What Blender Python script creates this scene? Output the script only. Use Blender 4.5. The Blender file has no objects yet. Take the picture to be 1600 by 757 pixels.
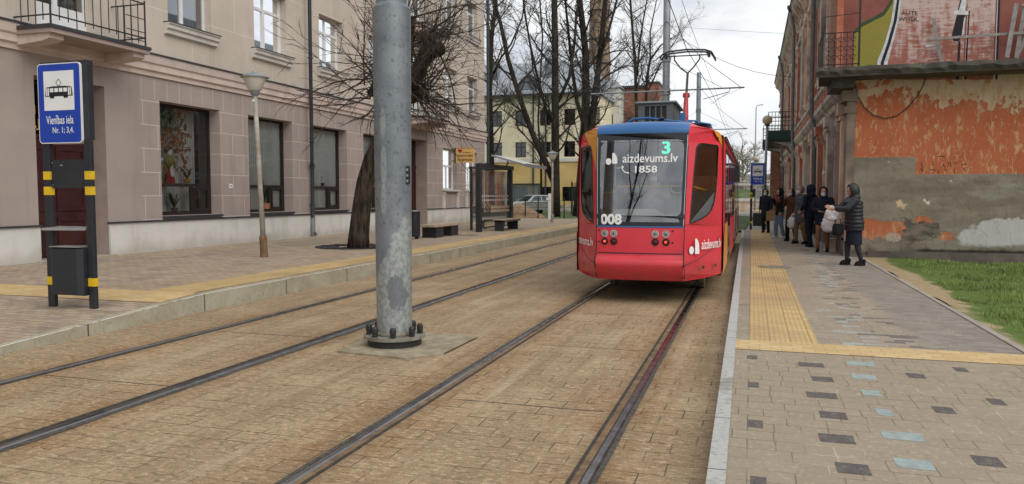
import bpy, bmesh, math, random
from mathutils import Vector, Matrix, geometry
random.seed(7)
R = math.radians
PI = math.pi
scene = bpy.context.scene
col = scene.collection

# ------------------------------------------------------------------ mesh helpers
class MB:
    """Collects shapes; build() links them as ONE mesh object."""
    def __init__(s):
        s.v = []; s.f = []; s.m = []; s.cm = 0
    def add(s, verts, faces, mi=None):
        o = len(s.v); s.v.extend([tuple(p) for p in verts])
        k = s.cm if mi is None else mi
        for f in faces:
            s.f.append([i + o for i in f]); s.m.append(k)
        return s
    def box(s, x0, x1, y0, y1, z0, z1, mi=None):
        if x1 < x0: x0, x1 = x1, x0
        if y1 < y0: y0, y1 = y1, y0
        if z1 < z0: z0, z1 = z1, z0
        v = [(x0,y0,z0),(x1,y0,z0),(x1,y1,z0),(x0,y1,z0),(x0,y0,z1),(x1,y0,z1),(x1,y1,z1),(x0,y1,z1)]
        return s.add(v, [(0,3,2,1),(4,5,6,7),(0,1,5,4),(1,2,6,5),(2,3,7,6),(3,0,4,7)], mi)
    def quad(s, a, b, c, d, mi=None):
        return s.add([a,b,c,d], [(0,1,2,3)], mi)
    def tube(s, pts, r, n=8, cap=True, mi=None):
        pts = [Vector(p) for p in pts]
        rs = r if isinstance(r, (list, tuple)) else [r]*len(pts)
        V = []; F = []; ref = None
        for i, p in enumerate(pts):
            if i == 0: d = pts[1]-p
            elif i == len(pts)-1: d = p-pts[i-1]
            else: d = pts[i+1]-pts[i-1]
            if d.length < 1e-9: d = Vector((0,0,1))
            d.normalize()
            if ref is None:
                ref = Vector((1,0,0)) if abs(d.x) < .8 else Vector((0,1,0))
            a = ref - d*ref.dot(d)
            if a.length < 1e-6: a = d.orthogonal()
            a.normalize(); b = d.cross(a); ref = a
            for k in range(n):
                t = 2*PI*k/n
                V.append(p + a*(math.cos(t)*rs[i]) + b*(math.sin(t)*rs[i]))
        for i in range(len(pts)-1):
            for k in range(n):
                k2 = (k+1) % n
                F.append((i*n+k, i*n+k2, (i+1)*n+k2, (i+1)*n+k))
        if cap:
            F.append(tuple(range(n-1,-1,-1))); F.append(tuple((len(pts)-1)*n+k for k in range(n)))
        return s.add(V, F, mi)
    def lathe(s, c, prof, n=16, axis='z', mi=None, sx=1, sy=1, cap=True):
        V = []; F = []
        for (r, h) in prof:
            for k in range(n):
                t = 2*PI*k/n; x = r*math.cos(t)*sx; y = r*math.sin(t)*sy
                if axis == 'z': q = (x, y, h)
                elif axis == 'y': q = (x, h, y)
                else: q = (h, x, y)
                V.append((c[0]+q[0], c[1]+q[1], c[2]+q[2]))
        m = len(prof)
        for i in range(m-1):
            for k in range(n):
                k2 = (k+1) % n
                F.append((i*n+k, i*n+k2, (i+1)*n+k2, (i+1)*n+k))
        if cap:
            F.append(tuple(range(n-1,-1,-1))); F.append(tuple((m-1)*n+k for k in range(n)))
        return s.add(V, F, mi)
    def loft(s, rings, mi=None, n=12):
        """rings: (centre, rx, ry) or (centre, a_vec, b_vec); closed surface"""
        V = []; F = []
        for c, a, b in rings:
            c = Vector(c)
            if not isinstance(a, Vector): a = Vector((a,0,0)); b = Vector((0,b,0))
            for k in range(n):
                t = 2*PI*k/n
                V.append(c + a*math.cos(t) + b*math.sin(t))
        for i in range(len(rings)-1):
            for k in range(n):
                k2 = (k+1) % n
                F.append((i*n+k, i*n+k2, (i+1)*n+k2, (i+1)*n+k))
        F.append(tuple(range(n-1,-1,-1))); F.append(tuple((len(rings)-1)*n+k for k in range(n)))
        return s.add(V, F, mi)
    def ball(s, c, rx, ry=None, rz=None, n=10, mi=None):
        ry = rx if ry is None else ry; rz = rx if rz is None else rz
        m = max(5, n//2+1)
        prof = []
        V = []; F = []
        for i in range(m+1):
            a = -PI/2 + PI*i/m
            for k in range(n):
                t = 2*PI*k/n
                V.append((c[0]+rx*math.cos(a)*math.cos(t), c[1]+ry*math.cos(a)*math.sin(t), c[2]+rz*math.sin(a)))
        for i in range(m):
            for k in range(n):
                k2 = (k+1) % n
                F.append((i*n+k, i*n+k2, (i+1)*n+k2, (i+1)*n+k))
        return s.add(V, F, mi)
    def poly(s, outer, holes, mp, mi=None, flip=False):
        """flat polygon with holes in 2-D, put in space by mp(u, v)"""
        loops = [[Vector((u, v, 0)) for u, v in outer]] + [[Vector((u, v, 0)) for u, v in h] for h in holes]
        tris = geometry.tessellate_polygon(loops)
        flat = [p for l in loops for p in l]
        F = []
        for t in tris:
            a, b, c = [flat[i] for i in t]
            if (b-a).cross(c-a).z < 0: t = (t[0], t[2], t[1])
            if flip: t = (t[0], t[2], t[1])
            F.append(tuple(t))
        return s.add([mp(p.x, p.y) for p in flat], F, mi)
    def holed(s, u0, u1, v0, v1, holes, mp, mi=None):
        """rectangle with rectangular holes (u0, u1, v0, v1), built as a grid of quads"""
        U = sorted({u0, u1, *[h[0] for h in holes], *[h[1] for h in holes]}); V = sorted({v0, v1, *[h[2] for h in holes], *[h[3] for h in holes]})
        U = [u for u in U if u0 <= u <= u1]; V = [v for v in V if v0 <= v <= v1]
        idx = {}; vs = []
        for j, v in enumerate(V):
            for i, u in enumerate(U): idx[i, j] = len(vs); vs.append(mp(u, v))
        F = []
        for j in range(len(V)-1):
            for i in range(len(U)-1):
                cu, cv = (U[i]+U[i+1])/2, (V[j]+V[j+1])/2
                if any(h[0] < cu < h[1] and h[2] < cv < h[3] for h in holes): continue
                F.append((idx[i,j], idx[i+1,j], idx[i+1,j+1], idx[i,j+1]))
        return s.add(vs, F, mi)
    def prism(s, outer, mp, d, mi=None):
        """2-D outline given thickness d; mp(u, v, w)"""
        n = len(outer)
        loops = [[Vector((u, v, 0)) for u, v in outer]]
        tris = geometry.tessellate_polygon(loops)
        V = [mp(u, v, 0) for u, v in outer] + [mp(u, v, d) for u, v in outer]
        F = [tuple(t) for t in tris] + [tuple(i+n for i in t) for t in tris]
        F += [(i, (i+1) % n, (i+1) % n + n, i+n) for i in range(n)]
        return s.add(V, F, mi)

OFF = {}
def mesh_of(name, mb, mats, off, smooth):
    me = bpy.data.meshes.new(name)
    me.from_pydata([(x-off[0], y-off[1], z-off[2]) for x, y, z in mb.v], [], mb.f)
    if not isinstance(mats, (list, tuple)): mats = [mats]
    for m in mats: me.materials.append(m)
    if len(mats) > 1:
        me.polygons.foreach_set('material_index', mb.m)
    bm = bmesh.new(); bm.from_mesh(me)
    bmesh.ops.recalc_face_normals(bm, faces=bm.faces)
    bm.to_mesh(me); bm.free()
    if smooth is True:
        me.polygons.foreach_set('use_smooth', [True]*len(me.polygons))
    elif smooth:
        me.polygons.foreach_set('use_smooth', [True]*len(me.polygons))
        try: me.set_sharp_from_angle(angle=R(smooth))
        except Exception: pass
    return me

def obj(name, mb, mats, parent=None, smooth=False, bevel=0, label=None):
    """link mb (world coordinates, or the thing's own) as one mesh object under parent"""
    off = OFF[parent.name] if parent else (0,0,0)
    o = bpy.data.objects.new(name, mesh_of(name, mb, mats, off, smooth)); col.objects.link(o)
    OFF[o.name] = off
    if parent: o.parent = parent
    if bevel:
        b = o.modifiers.new('Bevel', 'BEVEL'); b.width = bevel; b.segments = 2; b.limit_method = 'ANGLE'; b.angle_limit = R(40)
    if label: o['label'] = label
    return o

def tag(o, label, cat, group=None):
    o['label'] = label; o['category'] = cat
    if group: o['group'] = group
    return o

def thing(name, label, cat, loc=(0,0,0), group=None):
    o = bpy.data.objects.new(name, None); col.objects.link(o)
    o.empty_display_size = .2; o.location = loc; OFF[o.name] = tuple(loc)
    return tag(o, label, cat, group)

def single(name, mb, mats, label, cat, loc=None, group=None, smooth=False, bevel=0):
    """a thing that is one mesh, with its origin at loc"""
    if loc is None:
        xs = [p[0] for p in mb.v]; ys = [p[1] for p in mb.v]; zs = [p[2] for p in mb.v]
        loc = ((min(xs)+max(xs))/2, (min(ys)+max(ys))/2, min(zs))
    o = bpy.data.objects.new(name, mesh_of(name, mb, mats, loc, smooth)); col.objects.link(o)
    o.location = loc; OFF[o.name] = tuple(loc)
    if bevel:
        b = o.modifiers.new('Bevel', 'BEVEL'); b.width = bevel; b.segments = 2; b.limit_method = 'ANGLE'; b.angle_limit = R(40)
    return tag(o, label, cat, group)

def struct(name, mb, mats, smooth=False, kind='structure'):
    o = obj(name, mb, mats, None, smooth); o['kind'] = kind
    return o

def copy_tree(o, parent=None):
    c = o.copy(); col.objects.link(c)
    if parent: c.parent = parent
    OFF[c.name] = OFF.get(o.name, (0,0,0))
    for ch in list(o.children): copy_tree(ch, c)
    return c

_tc = {}
def text2d(body, size=1, align='CENTER', bold=0.0):
    """outline mesh of a text in its own plane: verts, faces, width"""
    key = (body, align, bold)
    if key not in _tc:
        cu = bpy.data.curves.new('lettering', 'FONT'); cu.body = body; cu.align_x = align; cu.align_y = 'CENTER'
        cu.resolution_u = 3; cu.offset = bold
        o = bpy.data.objects.new('lettering', cu); col.objects.link(o)
        dg = bpy.context.evaluated_depsgraph_get(); e = o.evaluated_get(dg); me = e.to_mesh()
        vs = [(v.co.x, v.co.y) for v in me.vertices]; fs = [tuple(p.vertices) for p in me.polygons]
        e.to_mesh_clear(); bpy.data.objects.remove(o); bpy.data.curves.remove(cu)
        _tc[key] = (vs, fs)
    vs, fs = _tc[key]
    return vs, fs
def put_text(mb, body, mp, u, v, h, w=None, align='CENTER', bold=0.0, mi=None):
    """letters with cap height about h, squeezed to width w, centre (or left edge) at (u, v)"""
    vs, fs = text2d(body, 1, align, bold)
    xs = [p[0] for p in vs]; ys = [p[1] for p in vs]
    wid = max(xs)-min(xs); hei = max(ys)-min(ys); cy = (max(ys)+min(ys))/2; cx = (max(xs)+min(xs))/2
    sy = h/hei; sx = (w/wid) if w else sy
    if align == 'LEFT': cx = min(xs)
    mb.add([mp(u+(x-cx)*sx, v+(y-cy)*sy) for x, y in vs], fs, mi)

def circle2(cx, cy, r, n=16, ry=None):
    ry = ry or r
    return [(cx+r*math.cos(2*PI*k/n), cy+ry*math.sin(2*PI*k/n)) for k in range(n)]
def rrect(x0, x1, y0, y1, r, n=4):
    P = []
    for cx, cy, a in ((x1-r, y1-r, 0), (x0+r, y1-r, 90), (x0+r, y0+r, 180), (x1-r, y0+r, 270)):
        for k in range(n+1):
            t = R(a+90*k/n); P.append((cx+r*math.cos(t), cy+r*math.sin(t)))
    return P
def lerp(a, b, t): return a+(b-a)*t
# ------------------------------------------------------------------ node helpers
class N:
    """a shader socket with arithmetic"""
    def __init__(s, nt, sock): s.nt = nt; s.s = sock
    def _m(s, op, *o):
        n = s.nt.nodes.new('ShaderNodeMath'); n.operation = op
        for i, x in enumerate((s,)+o):
            if isinstance(x, N): s.nt.links.new(x.s, n.inputs[i])
            else: n.inputs[i].default_value = x
        return N(s.nt, n.outputs[0])
    def __add__(s, o): return s._m('ADD', o)
    def __radd__(s, o): return s._m('ADD', o)
    def __sub__(s, o): return s._m('SUBTRACT', o)
    def __rsub__(s, o): return (s*-1)+o
    def __mul__(s, o): return s._m('MULTIPLY', o)
    def __rmul__(s, o): return s._m('MULTIPLY', o)
    def __truediv__(s, o): return s._m('DIVIDE', o)
    def gt(s, o): return s._m('GREATER_THAN', o)
    def lt(s, o): return s._m('LESS_THAN', o)
    def max(s, o): return s._m('MAXIMUM', o)
    def min(s, o): return s._m('MINIMUM', o)
    def abs(s): return s._m('ABSOLUTE')
    def pw(s, o): return s._m('POWER', o)
    def mod(s, o): return s._m('FLOORED_MODULO', o)
    def floor(s): return s._m('FLOOR')
    def step(s, a, b):
        n = s.nt.nodes.new('ShaderNodeMapRange'); n.interpolation_type = 'SMOOTHSTEP'
        s.nt.links.new(s.s, n.inputs['Value'])
        if b < a:
            n.inputs['From Min'].default_value = b; n.inputs['From Max'].default_value = a
            n.inputs['To Min'].default_value = 1; n.inputs['To Max'].default_value = 0
        else:
            n.inputs['From Min'].default_value = a; n.inputs['From Max'].default_value = b
        return N(s.nt, n.outputs['Result'])
    def near(s, c, w):
        """1 at c, falling to 0 at distance w"""
        return ((s-c).abs()).step(w, 0)

class Mat:
    def __init__(s, name, rough=.8, metal=0, spec=.5):
        s.m = bpy.data.materials.new(name); s.m.use_nodes = True; s.nt = s.m.node_tree
        s.b = s.nt.nodes['Principled BSDF']; s.b.inputs['Roughness'].default_value = rough
        s.b.inputs['Metallic'].default_value = metal
        s.b.inputs['Specular IOR Level'].default_value = spec
        g = s.nt.nodes.new('ShaderNodeNewGeometry'); s.P = g.outputs['Position']
        t = s.nt.nodes.new('ShaderNodeTexCoord'); s.O = t.outputs['Object']
        sp = s.nt.nodes.new('ShaderNodeSeparateXYZ'); s.nt.links.new(s.P, sp.inputs[0])
        s.x, s.y, s.z = [N(s.nt, sp.outputs[i]) for i in range(3)]
    def vec(s, a, b, c=0.0):
        n = s.nt.nodes.new('ShaderNodeCombineXYZ')
        for i, q in enumerate((a, b, c)):
            if isinstance(q, N): s.nt.links.new(q.s, n.inputs[i])
            else: n.inputs[i].default_value = q
        return n.outputs[0]
    def noise(s, scale, detail=3, vec=None, rough=.55, stretch=None):
        n = s.nt.nodes.new('ShaderNodeTexNoise'); n.inputs['Scale'].default_value = scale
        n.inputs['Detail'].default_value = detail; n.inputs['Roughness'].default_value = rough
        v = vec or s.P
        if stretch:
            mp = s.nt.nodes.new('ShaderNodeMapping'); mp.inputs['Scale'].default_value = stretch
            s.nt.links.new(v, mp.inputs[0]); v = mp.outputs[0]
        s.nt.links.new(v, n.inputs['Vector'])
        return N(s.nt, n.outputs['Fac'])
    def mix(s, f, a, b, mode='MIX'):
        n = s.nt.nodes.new('ShaderNodeMix'); n.data_type = 'RGBA'; n.blend_type = mode
        ins = [q for q in n.inputs if q.type == 'RGBA']; fi = [q for q in n.inputs if q.type == 'VALUE'][0]
        out = [q for q in n.outputs if q.type == 'RGBA'][0]
        if isinstance(f, N): s.nt.links.new(f.s, fi)
        else: fi.default_value = f
        for q, c in zip(ins, (a, b)):
            if isinstance(c, tuple): q.default_value = (c[0], c[1], c[2], 1)
            else: s.nt.links.new(c, q)
        return out
    def brick(s, vec, bw, bh, mortar=.01, offset=.5, freq=2, squash=1, sq_freq=2, smooth=.1):
        n = s.nt.nodes.new('ShaderNodeTexBrick')
        s.nt.links.new(vec, n.inputs['Vector'])
        n.inputs['Scale'].default_value = 1; n.inputs['Mortar Size'].default_value = mortar
        n.inputs['Mortar Smooth'].default_value = smooth
        n.inputs['Brick Width'].default_value = bw; n.inputs['Row Height'].default_value = bh
        n.inputs['Color1'].default_value = (0,0,0,1); n.inputs['Color2'].default_value = (1,1,1,1); n.inputs['Mortar'].default_value = (.5,.5,.5,1)
        n.offset = offset; n.offset_frequency = freq; n.squash = squash; n.squash_frequency = sq_freq
        sp = s.nt.nodes.new('ShaderNodeSeparateColor'); s.nt.links.new(n.outputs['Color'], sp.inputs[0])
        return N(s.nt, sp.outputs[0]), N(s.nt, n.outputs['Fac'])
    def color(s, c):
        i = s.b.inputs['Base Color']
        if isinstance(c, tuple): i.default_value = (c[0], c[1], c[2], 1)
        else: s.nt.links.new(c, i)
        return s
    def rough(s, n): s.nt.links.new(n.s, s.b.inputs['Roughness']); return s
    def bump(s, h, strength=.3, dist=.01):
        n = s.nt.nodes.new('ShaderNodeBump'); n.inputs['Strength'].default_value = strength; n.inputs['Distance'].default_value = dist
        s.nt.links.new(h.s, n.inputs['Height']); s.nt.links.new(n.outputs[0], s.b.inputs['Normal']); return s

def plain(name, c, rough=.7, var=.2, scale=4, metal=0, spec=.5, bump=0, dirt=None, dscale=1.5, emit=0):
    """one colour with gentle unevenness, some dirt"""
    a = Mat(name, rough, metal, spec)
    n = a.noise(scale, 5, vec=a.O)
    lo = tuple(q*(1-var) for q in c); hi = tuple(min(1, q*(1+var)) for q in c)
    k = a.mix(n.step(.25, .75), lo, hi)
    if dirt:
        k = a.mix(a.noise(dscale, 6).step(.45, .8), k, dirt)
    a.color(k)
    a.rough(n.step(0, 1)*.2+(rough-.1))
    if bump: a.bump(a.noise(scale*8, 4), bump)
    if emit:
        a.b.inputs['Emission Color'].default_value = (*c, 1); a.b.inputs['Emission Strength'].default_value = emit
    return a.m

def glass(name, tint=(.8,.85,.85), refl=.16, rough=.02, through=1.0):
    """window glass: part mirror, part clear, tinted"""
    m = bpy.data.materials.new(name); m.use_nodes = True; nt = m.node_tree; nt.nodes.clear()
    out = nt.nodes.new('ShaderNodeOutputMaterial'); mx = nt.nodes.new('ShaderNodeMixShader')
    tr = nt.nodes.new('ShaderNodeBsdfTransparent'); gl = nt.nodes.new('ShaderNodeBsdfGlossy')
    tr.inputs[0].default_value = (*tint, 1); gl.inputs['Roughness'].default_value = rough
    gl.inputs['Color'].default_value = (.95, .97, 1, 1)
    fr = nt.nodes.new('ShaderNodeLayerWeight'); fr.inputs['Blend'].default_value = .35
    ma = nt.nodes.new('ShaderNodeMath'); ma.operation = 'MULTIPLY_ADD'; ma.use_clamp = True
    nt.links.new(fr.outputs['Fresnel'], ma.inputs[0]); ma.inputs[1].default_value = .9; ma.inputs[2].default_value = refl
    nt.links.new(ma.outputs[0], mx.inputs[0]); nt.links.new(tr.outputs[0], mx.inputs[1]); nt.links.new(gl.outputs[0], mx.inputs[2])
    nt.links.new(mx.outputs[0], out.inputs[0])
    return m

M = {}
# rail positions (X); tram on the right track comes down between -2.53 and -0.87
RAILS = (-6.33, -4.69, -2.53, -0.89)

def m_track():
    a = Mat('track_paving', .85, spec=.35)
    wob = (a.noise(.35, 2)-.5)*.12
    v = a.vec(a.x + wob, a.y + (a.noise(.5, 2, stretch=(1,1,1))-.5)*.06)
    t, f = a.brick(v, .31, .205, .005, .5)
    d = None
    for r in RAILS:
        q = (a.x - r).abs(); d = q if d is None else d.min(q)
    n1 = a.noise(1.1, 6); n2 = a.noise(14, 5); n3 = a.noise(.45, 4); n4 = a.noise(70, 3)
    c = a.mix(t*.28+n2*.35+n4*.25, (.37,.268,.160), (.235,.163,.094))
    c = a.mix(n1.step(.42, .72)*.75, c, (.44,.33,.20))
    rust = ((d*-1.0+.60).max(0)*1.7)*(n3.step(.35, .6)*.7+.3)*(a.noise(4.5,6,rough=.7).step(.38,.62)*1.1+.12)*(n2.step(.35,.65)*.7+.5)
    c = a.mix(rust.min(.85), c, (.27,.135,.046))
    c = a.mix(a.noise(31, 5, stretch=(.55,1,1), rough=.65).step(.50, .64)*.62, c, (.58,.44,.27))
    c = a.mix(a.noise(23, 5, stretch=(.5,1.1,1), rough=.65).step(.52, .66)*.62, c, (.115,.072,.038))
    c = a.mix(n4.step(.50, .68)*.5, c, (.13,.085,.048))
    c = a.mix((n2.step(.55, .7)*n1.step(.5, .65))*.6, c, (.52,.43,.32))
    # joints: mostly dirt-filled, some open and dark, a few pale with sand
    jn = a.noise(2.3, 3, vec=v)
    c = a.mix(f*(jn.step(.38, .60)*.75+.12), c, (.075,.05,.028))
    c = a.mix(f*jn.step(.42, .30)*.5, c, (.5,.42,.32))
    # saw-cut expansion joints across each track
    for (x0, x1, ph) in ((-6.2,-4.8,.6),(-2.25,-1.05,0.25)):
        jy = ((a.y + ph + (a.noise(1.5, 3)-.5)*.05).mod(2.4)-1.2).abs()
        inx = a.x.gt(x0)*a.x.lt(x1)
        c = a.mix(jy.lt(.011)*inx*.9, c, (.035,.028,.022))
    # long pale edge lines of the rail panels
    for r in RAILS:
        for o in (.23, .31, -.27):
            c = a.mix(((a.x+wob*.3-(r+o)).abs().lt(.006))*a.noise(3, 2).step(.45,.65)*.22, c, (.46,.38,.27) if o != -.27 else (.07,.05,.03))
    # long streaks worn along the line, dark grease close to each rail
    ls = a.noise(2.2, 5, stretch=(2.4,.10,1)); c = a.mix(ls.step(.50,.68)*.42, c, (.20,.13,.07)); c = a.mix(a.noise(1.7, 5, stretch=(2.0,.12,1)).step(.54,.70)*.32, c, (.50,.40,.27))
    c = a.mix((d*-1.0+.24).max(0)*2.6*(a.noise(5,5,stretch=(1,.4,1)).step(.3,.6)*.7+.3), c, (.12,.07,.032))
    a.color(c); a.bump(n2*.6+n4*.5-f*1.3, .55, .014)
    return a.m
M['track'] = m_track()

def m_pave_left():
    a = Mat('left_pavement_bricks', .8, spec=.4)
    v = a.vec(a.x + (a.noise(.4,2)-.5)*.06, a.y)
    t, f = a.brick(v, .24, .12, .006, .5)
    n1 = a.noise(.7, 5); n2 = a.noise(12, 4)
    c = a.mix(t, (.31,.235,.165), (.43,.345,.255))
    c = a.mix(t.gt(.86)*.55, c, (.17,.15,.14))
    c = a.mix(t.lt(.08)*.5, c, (.52,.45,.37))
    c = a.mix(n1.step(.4, .7)*.6, c, (.36,.26,.165))
    c = a.mix(n2.step(.55, .8)*.4, c, (.15,.11,.08))
    c = a.mix(a.noise(26,5,stretch=(.5,1,1)).step(.52,.66)*.5, c, (.50,.41,.31))
    c = a.mix(a.noise(1.6,5,stretch=(1,2.2,1)).step(.54,.66)*.45, c, (.16,.125,.10))
    c = a.mix(f*.7, c, (.08,.06,.045))
    wet = a.noise(.25, 3).step(.45, .6)*(a.x.step(-11, -13.5))
    c = a.mix(wet*.35, c, (.2,.18,.165))
    a.color(c); a.rough(.82-wet*.45+n2*.1); a.bump(n2*.4-f, .3, .008)
    return a.m
M['pave_left'] = m_pave_left()

def m_pave_right():
    a = Mat('right_platform_pavers', .8, spec=.4)
    v = a.vec(a.x, a.y, 0)
    t, f = a.brick(v, .245, .178, .0042, .37, 3, .66, 2)
    t2, f2 = a.brick(a.vec(a.x+5.3, a.y+1.7), .43, .152, .0045, .27, 2, .55, 3)
    n1 = a.noise(.9, 5); n2 = a.noise(16, 4); n4 = a.noise(90, 2)
    far = a.y.gt(8.06)
    fr_ = a.y.step(8.0,8.2)
    c = a.mix(t*.4+n2*.35, (.285,.228,.162), (.345,.285,.21))
    tf, ff = a.brick(v, .2, .1, .004, .5)
    c = a.mix(fr_, c, a.mix(tf*.6+n2*.3, (.265,.215,.16), (.35,.295,.23)))
    t = t*(1-fr_)+tf*fr_; f = f*(1-fr_)+ff*fr_
    c = a.mix(a.noise(30,5).step(.52,.68)*.45, c, (.46,.39,.29))
    # light blue-grey and charcoal pavers scattered, denser beyond the yellow line
    bx = (a.x-(a.y*.052+.55)).near(0, .42)
    blue = t.gt(.955 - bx*.15) * far
    darkz = a.x.step(.3,.7)*.05
    dark = t.lt(a.x.step(.95, 1.5)*.20 + 0.012) * far
    c = a.mix(blue*bx*.9, c, (.33,.39,.385))
    c = a.mix(dark*.88, c, a.mix(n4.step(.4,.6), (.075,.067,.066), (.17,.155,.15)))
    # purple-grey bricks near the lawn
    edge = (a.x+(a.noise(1.5,3)-.5)*.3).step(1.55, 1.75)*far
    tt, ff = a.brick(v, .16, .08, .004, .5)
    ec = a.mix(tt, (.20,.172,.145), (.285,.255,.22))
    c = a.mix(edge, c, ec)
    c = a.mix(n1.step(.5,.8)*.35, c, (.27,.205,.14))
    c = a.mix(n4.step(.52,.75)*.45, c, (.19,.145,.10))
    c = a.mix((n2.step(.56,.72)*n1.step(.52,.66))*.5, c, (.56,.5,.42))
    jn = a.noise(2, 3)
    c = a.mix(f*(1-edge)*(jn.step(.4,.6)*.7+.1), c, (.12,.09,.06))
    c = a.mix(f*jn.step(.45,.35)*.6, c, (.55,.47,.36))
    a.color(c); a.bump(n2*.4+n4*.5-f*1.1, .4, .008)
    return a.m
M['pave_right'] = m_pave_right()

def m_tactile(name, along):
    a = Mat(name, .75)
    u, w = (a.x, a.y) if along else (a.y, a.x)
    t, f = a.brick(a.vec(u, w), .2, .2, .005, 0)
    n1 = a.noise(1.2, 5); n2 = a.noise(15, 4)
    c = a.mix(t, (.50,.34,.135), (.62,.44,.20))
    c = a.mix(n1.step(.45,.75)*.6, c, (.40,.28,.14))
    st = ((u/.05).mod(1)-.5).abs().step(.18, .32)
    c = a.mix(st*.35, c, (.33,.235,.115))
    gap = (w.mod(.1)-.05).abs().gt(.043)
    c = a.mix(gap*t.step(.3,.8)*n1.step(.4,.6)*.7, c, (.24,.165,.08))
    c = a.mix(n2.step(.55,.8)*.4, c, (.3,.2,.1))
    c = a.mix(f*.7, c, (.25,.17,.08))
    c = a.mix(a.noise(.55,6).step(.46,.68)*.5, c, (.30,.215,.12)); c = a.mix(a.noise(40,4).step(.54,.7)*.45, c, (.26,.18,.09))
    a.color(c); a.bump(st*-1.0+n2*.3-f, .4, .006)
    return a.m
M['tact_long'] = m_tactile('yellow_ribbed_paving', True)
def m_ycross():
    a = Mat('yellow_crossing_paving', .78)
    t, f = a.brick(a.vec(a.x, a.y), .2, .1, .005, .5)
    n1 = a.noise(1.4, 5); n2 = a.noise(15, 4)
    c = a.mix(t, (.52,.36,.155), (.63,.46,.235))
    c = a.mix(n1.step(.4,.75)*.6, c, (.42,.3,.16)); c = a.mix(n2.step(.55,.8)*.4, c, (.33,.23,.12))
    c = a.mix(f*.6, c, (.28,.2,.1))
    a.color(c); a.bump(n2*.5-f, .3, .006); return a.m
M['ycross'] = m_ycross()

def m_kerb(name, base, light, along_y=2.0):
    a = Mat(name, .85)
    n1 = a.noise(2, 6); n2 = a.noise(20, 5); ns = a.noise(3, 4, stretch=(1, .6, 6))
    c = a.mix(n1.step(.3,.7), base, light)
    c = a.mix(n2.step(.5,.75)*.5, c, tuple(q*.55 for q in base))
    c = a.mix(a.noise(.8,5).step(.55,.7)*.5, c, (.30,.24,.14))
    j = ((a.y).mod(along_y)-along_y/2).abs().lt(.012)
    c = a.mix(j*.85, c, (.05,.045,.035))
    a.color(c); a.bump(n2-j, .4, .01); return a.m
M['kerb_left'] = m_kerb('left_kerb_concrete', (.33,.30,.215), (.42,.395,.30), 2.02)
def m_kerbr():
    a = Mat('painted_kerb_edge', .85)
    n1 = a.noise(2.3, 6); n2 = a.noise(42, 4, stretch=(.6,1,1)); n3 = a.noise(9, 5)
    paint = (n1*.55+n3*.3+a.y*.004).step(.30,.42)
    far = a.y.step(7.5, 9.5)
    worn = (n2.step(.50,.68)*(1-far*.7)*.75).max(n1.step(.45,.3)*.6*(1-far))
    c = a.mix(paint.max(far), (.24,.225,.185), (.42,.42,.40))
    c = a.mix(worn*.85, c, (.20,.185,.15))
    j = ((a.y+.3).mod(1.0)-.5).abs().lt(.008)
    c = a.mix(j*.8, c, (.08,.07,.05))
    a.color(c); a.bump(n3-j, .4, .01); return a.m
M['kerb_right'] = m_kerbr()

def m_lawn():
    a = Mat('lawn_soil', .95, spec=.2)
    n1 = a.noise(.9, 5); n2 = a.noise(9, 5)
    bare = (a.x.step(3.3, 2.6) * a.y.step(11, 14)*.9 + n1*.75 + (a.x.near(2.62,.35))*.5 + a.y.step(18.7,19.9)*.2 + a.noise(2.6,4).step(.45,.65)*.35).step(.72,1.05)
    c = a.mix(n2, (.06,.10,.022), (.13,.185,.045))
    c = a.mix(bare, c, a.mix(n2, (.24,.18,.10), (.42,.33,.20)))
    a.color(c); a.bump(n2, .8, .03); return a.m
M['lawn'] = m_lawn()
M['grass_blade'] = plain('grass_blades', (.165,.225,.052), .6, .55, 1.4)
M['ground'] = plain('ground_earth', (.16,.14,.09), .95, .4, .5, dirt=(.07,.1,.03), dscale=.15)
M['path'] = plain('pale_path', (.34,.31,.27), .9, .2, 1.5, dirt=(.25,.2,.14))
M['lawn_far'] = plain('verge_grass', (.06,.10,.022), .95, .5, 3, dirt=(.16,.13,.07), dscale=.5)

# ------------------------------------------------------------------ building materials
def m_facade(name, c0, bw, bh, joint, vous=False, clean_y=None):
    a = Mat(name, .88, spec=.25)
    n1 = a.noise(.6, 5); n2 = a.noise(25, 4); ns = a.noise(1.6, 4, stretch=(1,1,.25)); rs = a.noise(3.2, 5, stretch=(1,1,.09)); pa = a.noise(.9, 6)
    t, f = a.brick(a.vec(a.y+.62, a.z+.13), bw, bh, .009, .5)
    c = a.mix(n1.step(.25,.75), tuple(q*.90 for q in c0), tuple(q*1.08 for q in c0))
    c = a.mix(n2*.25, c, tuple(q*.78 for q in c0))
    c = a.mix(ns.step(.5,.75)*.35, c, tuple(q*.72 for q in c0))
    c = a.mix((t-.5).abs()*.22, c, tuple(q*1.15 for q in c0))
    c = a.mix(rs.step(.54,.70)*.30, c, tuple(q*.66 for q in c0)); c = a.mix(pa.step(.56,.60)*.16, c, tuple(q*1.22 for q in c0))
    if clean_y: f = f*a.y.gt(clean_y)
    if vous:
        hi = a.z.gt(4.06); vj = ((a.y+.1).mod(.44)-.22).abs().lt(.006)
        f = (f*(1-hi)).max(vj*hi*a.y.gt(clean_y or -99))
    c = a.mix(f*.75, c, joint)
    a.color(c); a.bump(n2*.5-f*.8, .3, .006); return a.m
M['fac_lo'] = m_facade('mauve_plaster_blocks', (.375,.312,.282), .98, .59, (.68,.60,.55), True, 15.45)
M['fac_up'] = m_facade('beige_plaster', (.56,.488,.415), 3.6, 1.62, (.76,.69,.60))
M['string'] = plain('string_course_plaster', (.60,.49,.44), .85, .1, 1.5, dirt=(.42,.35,.31))
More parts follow.
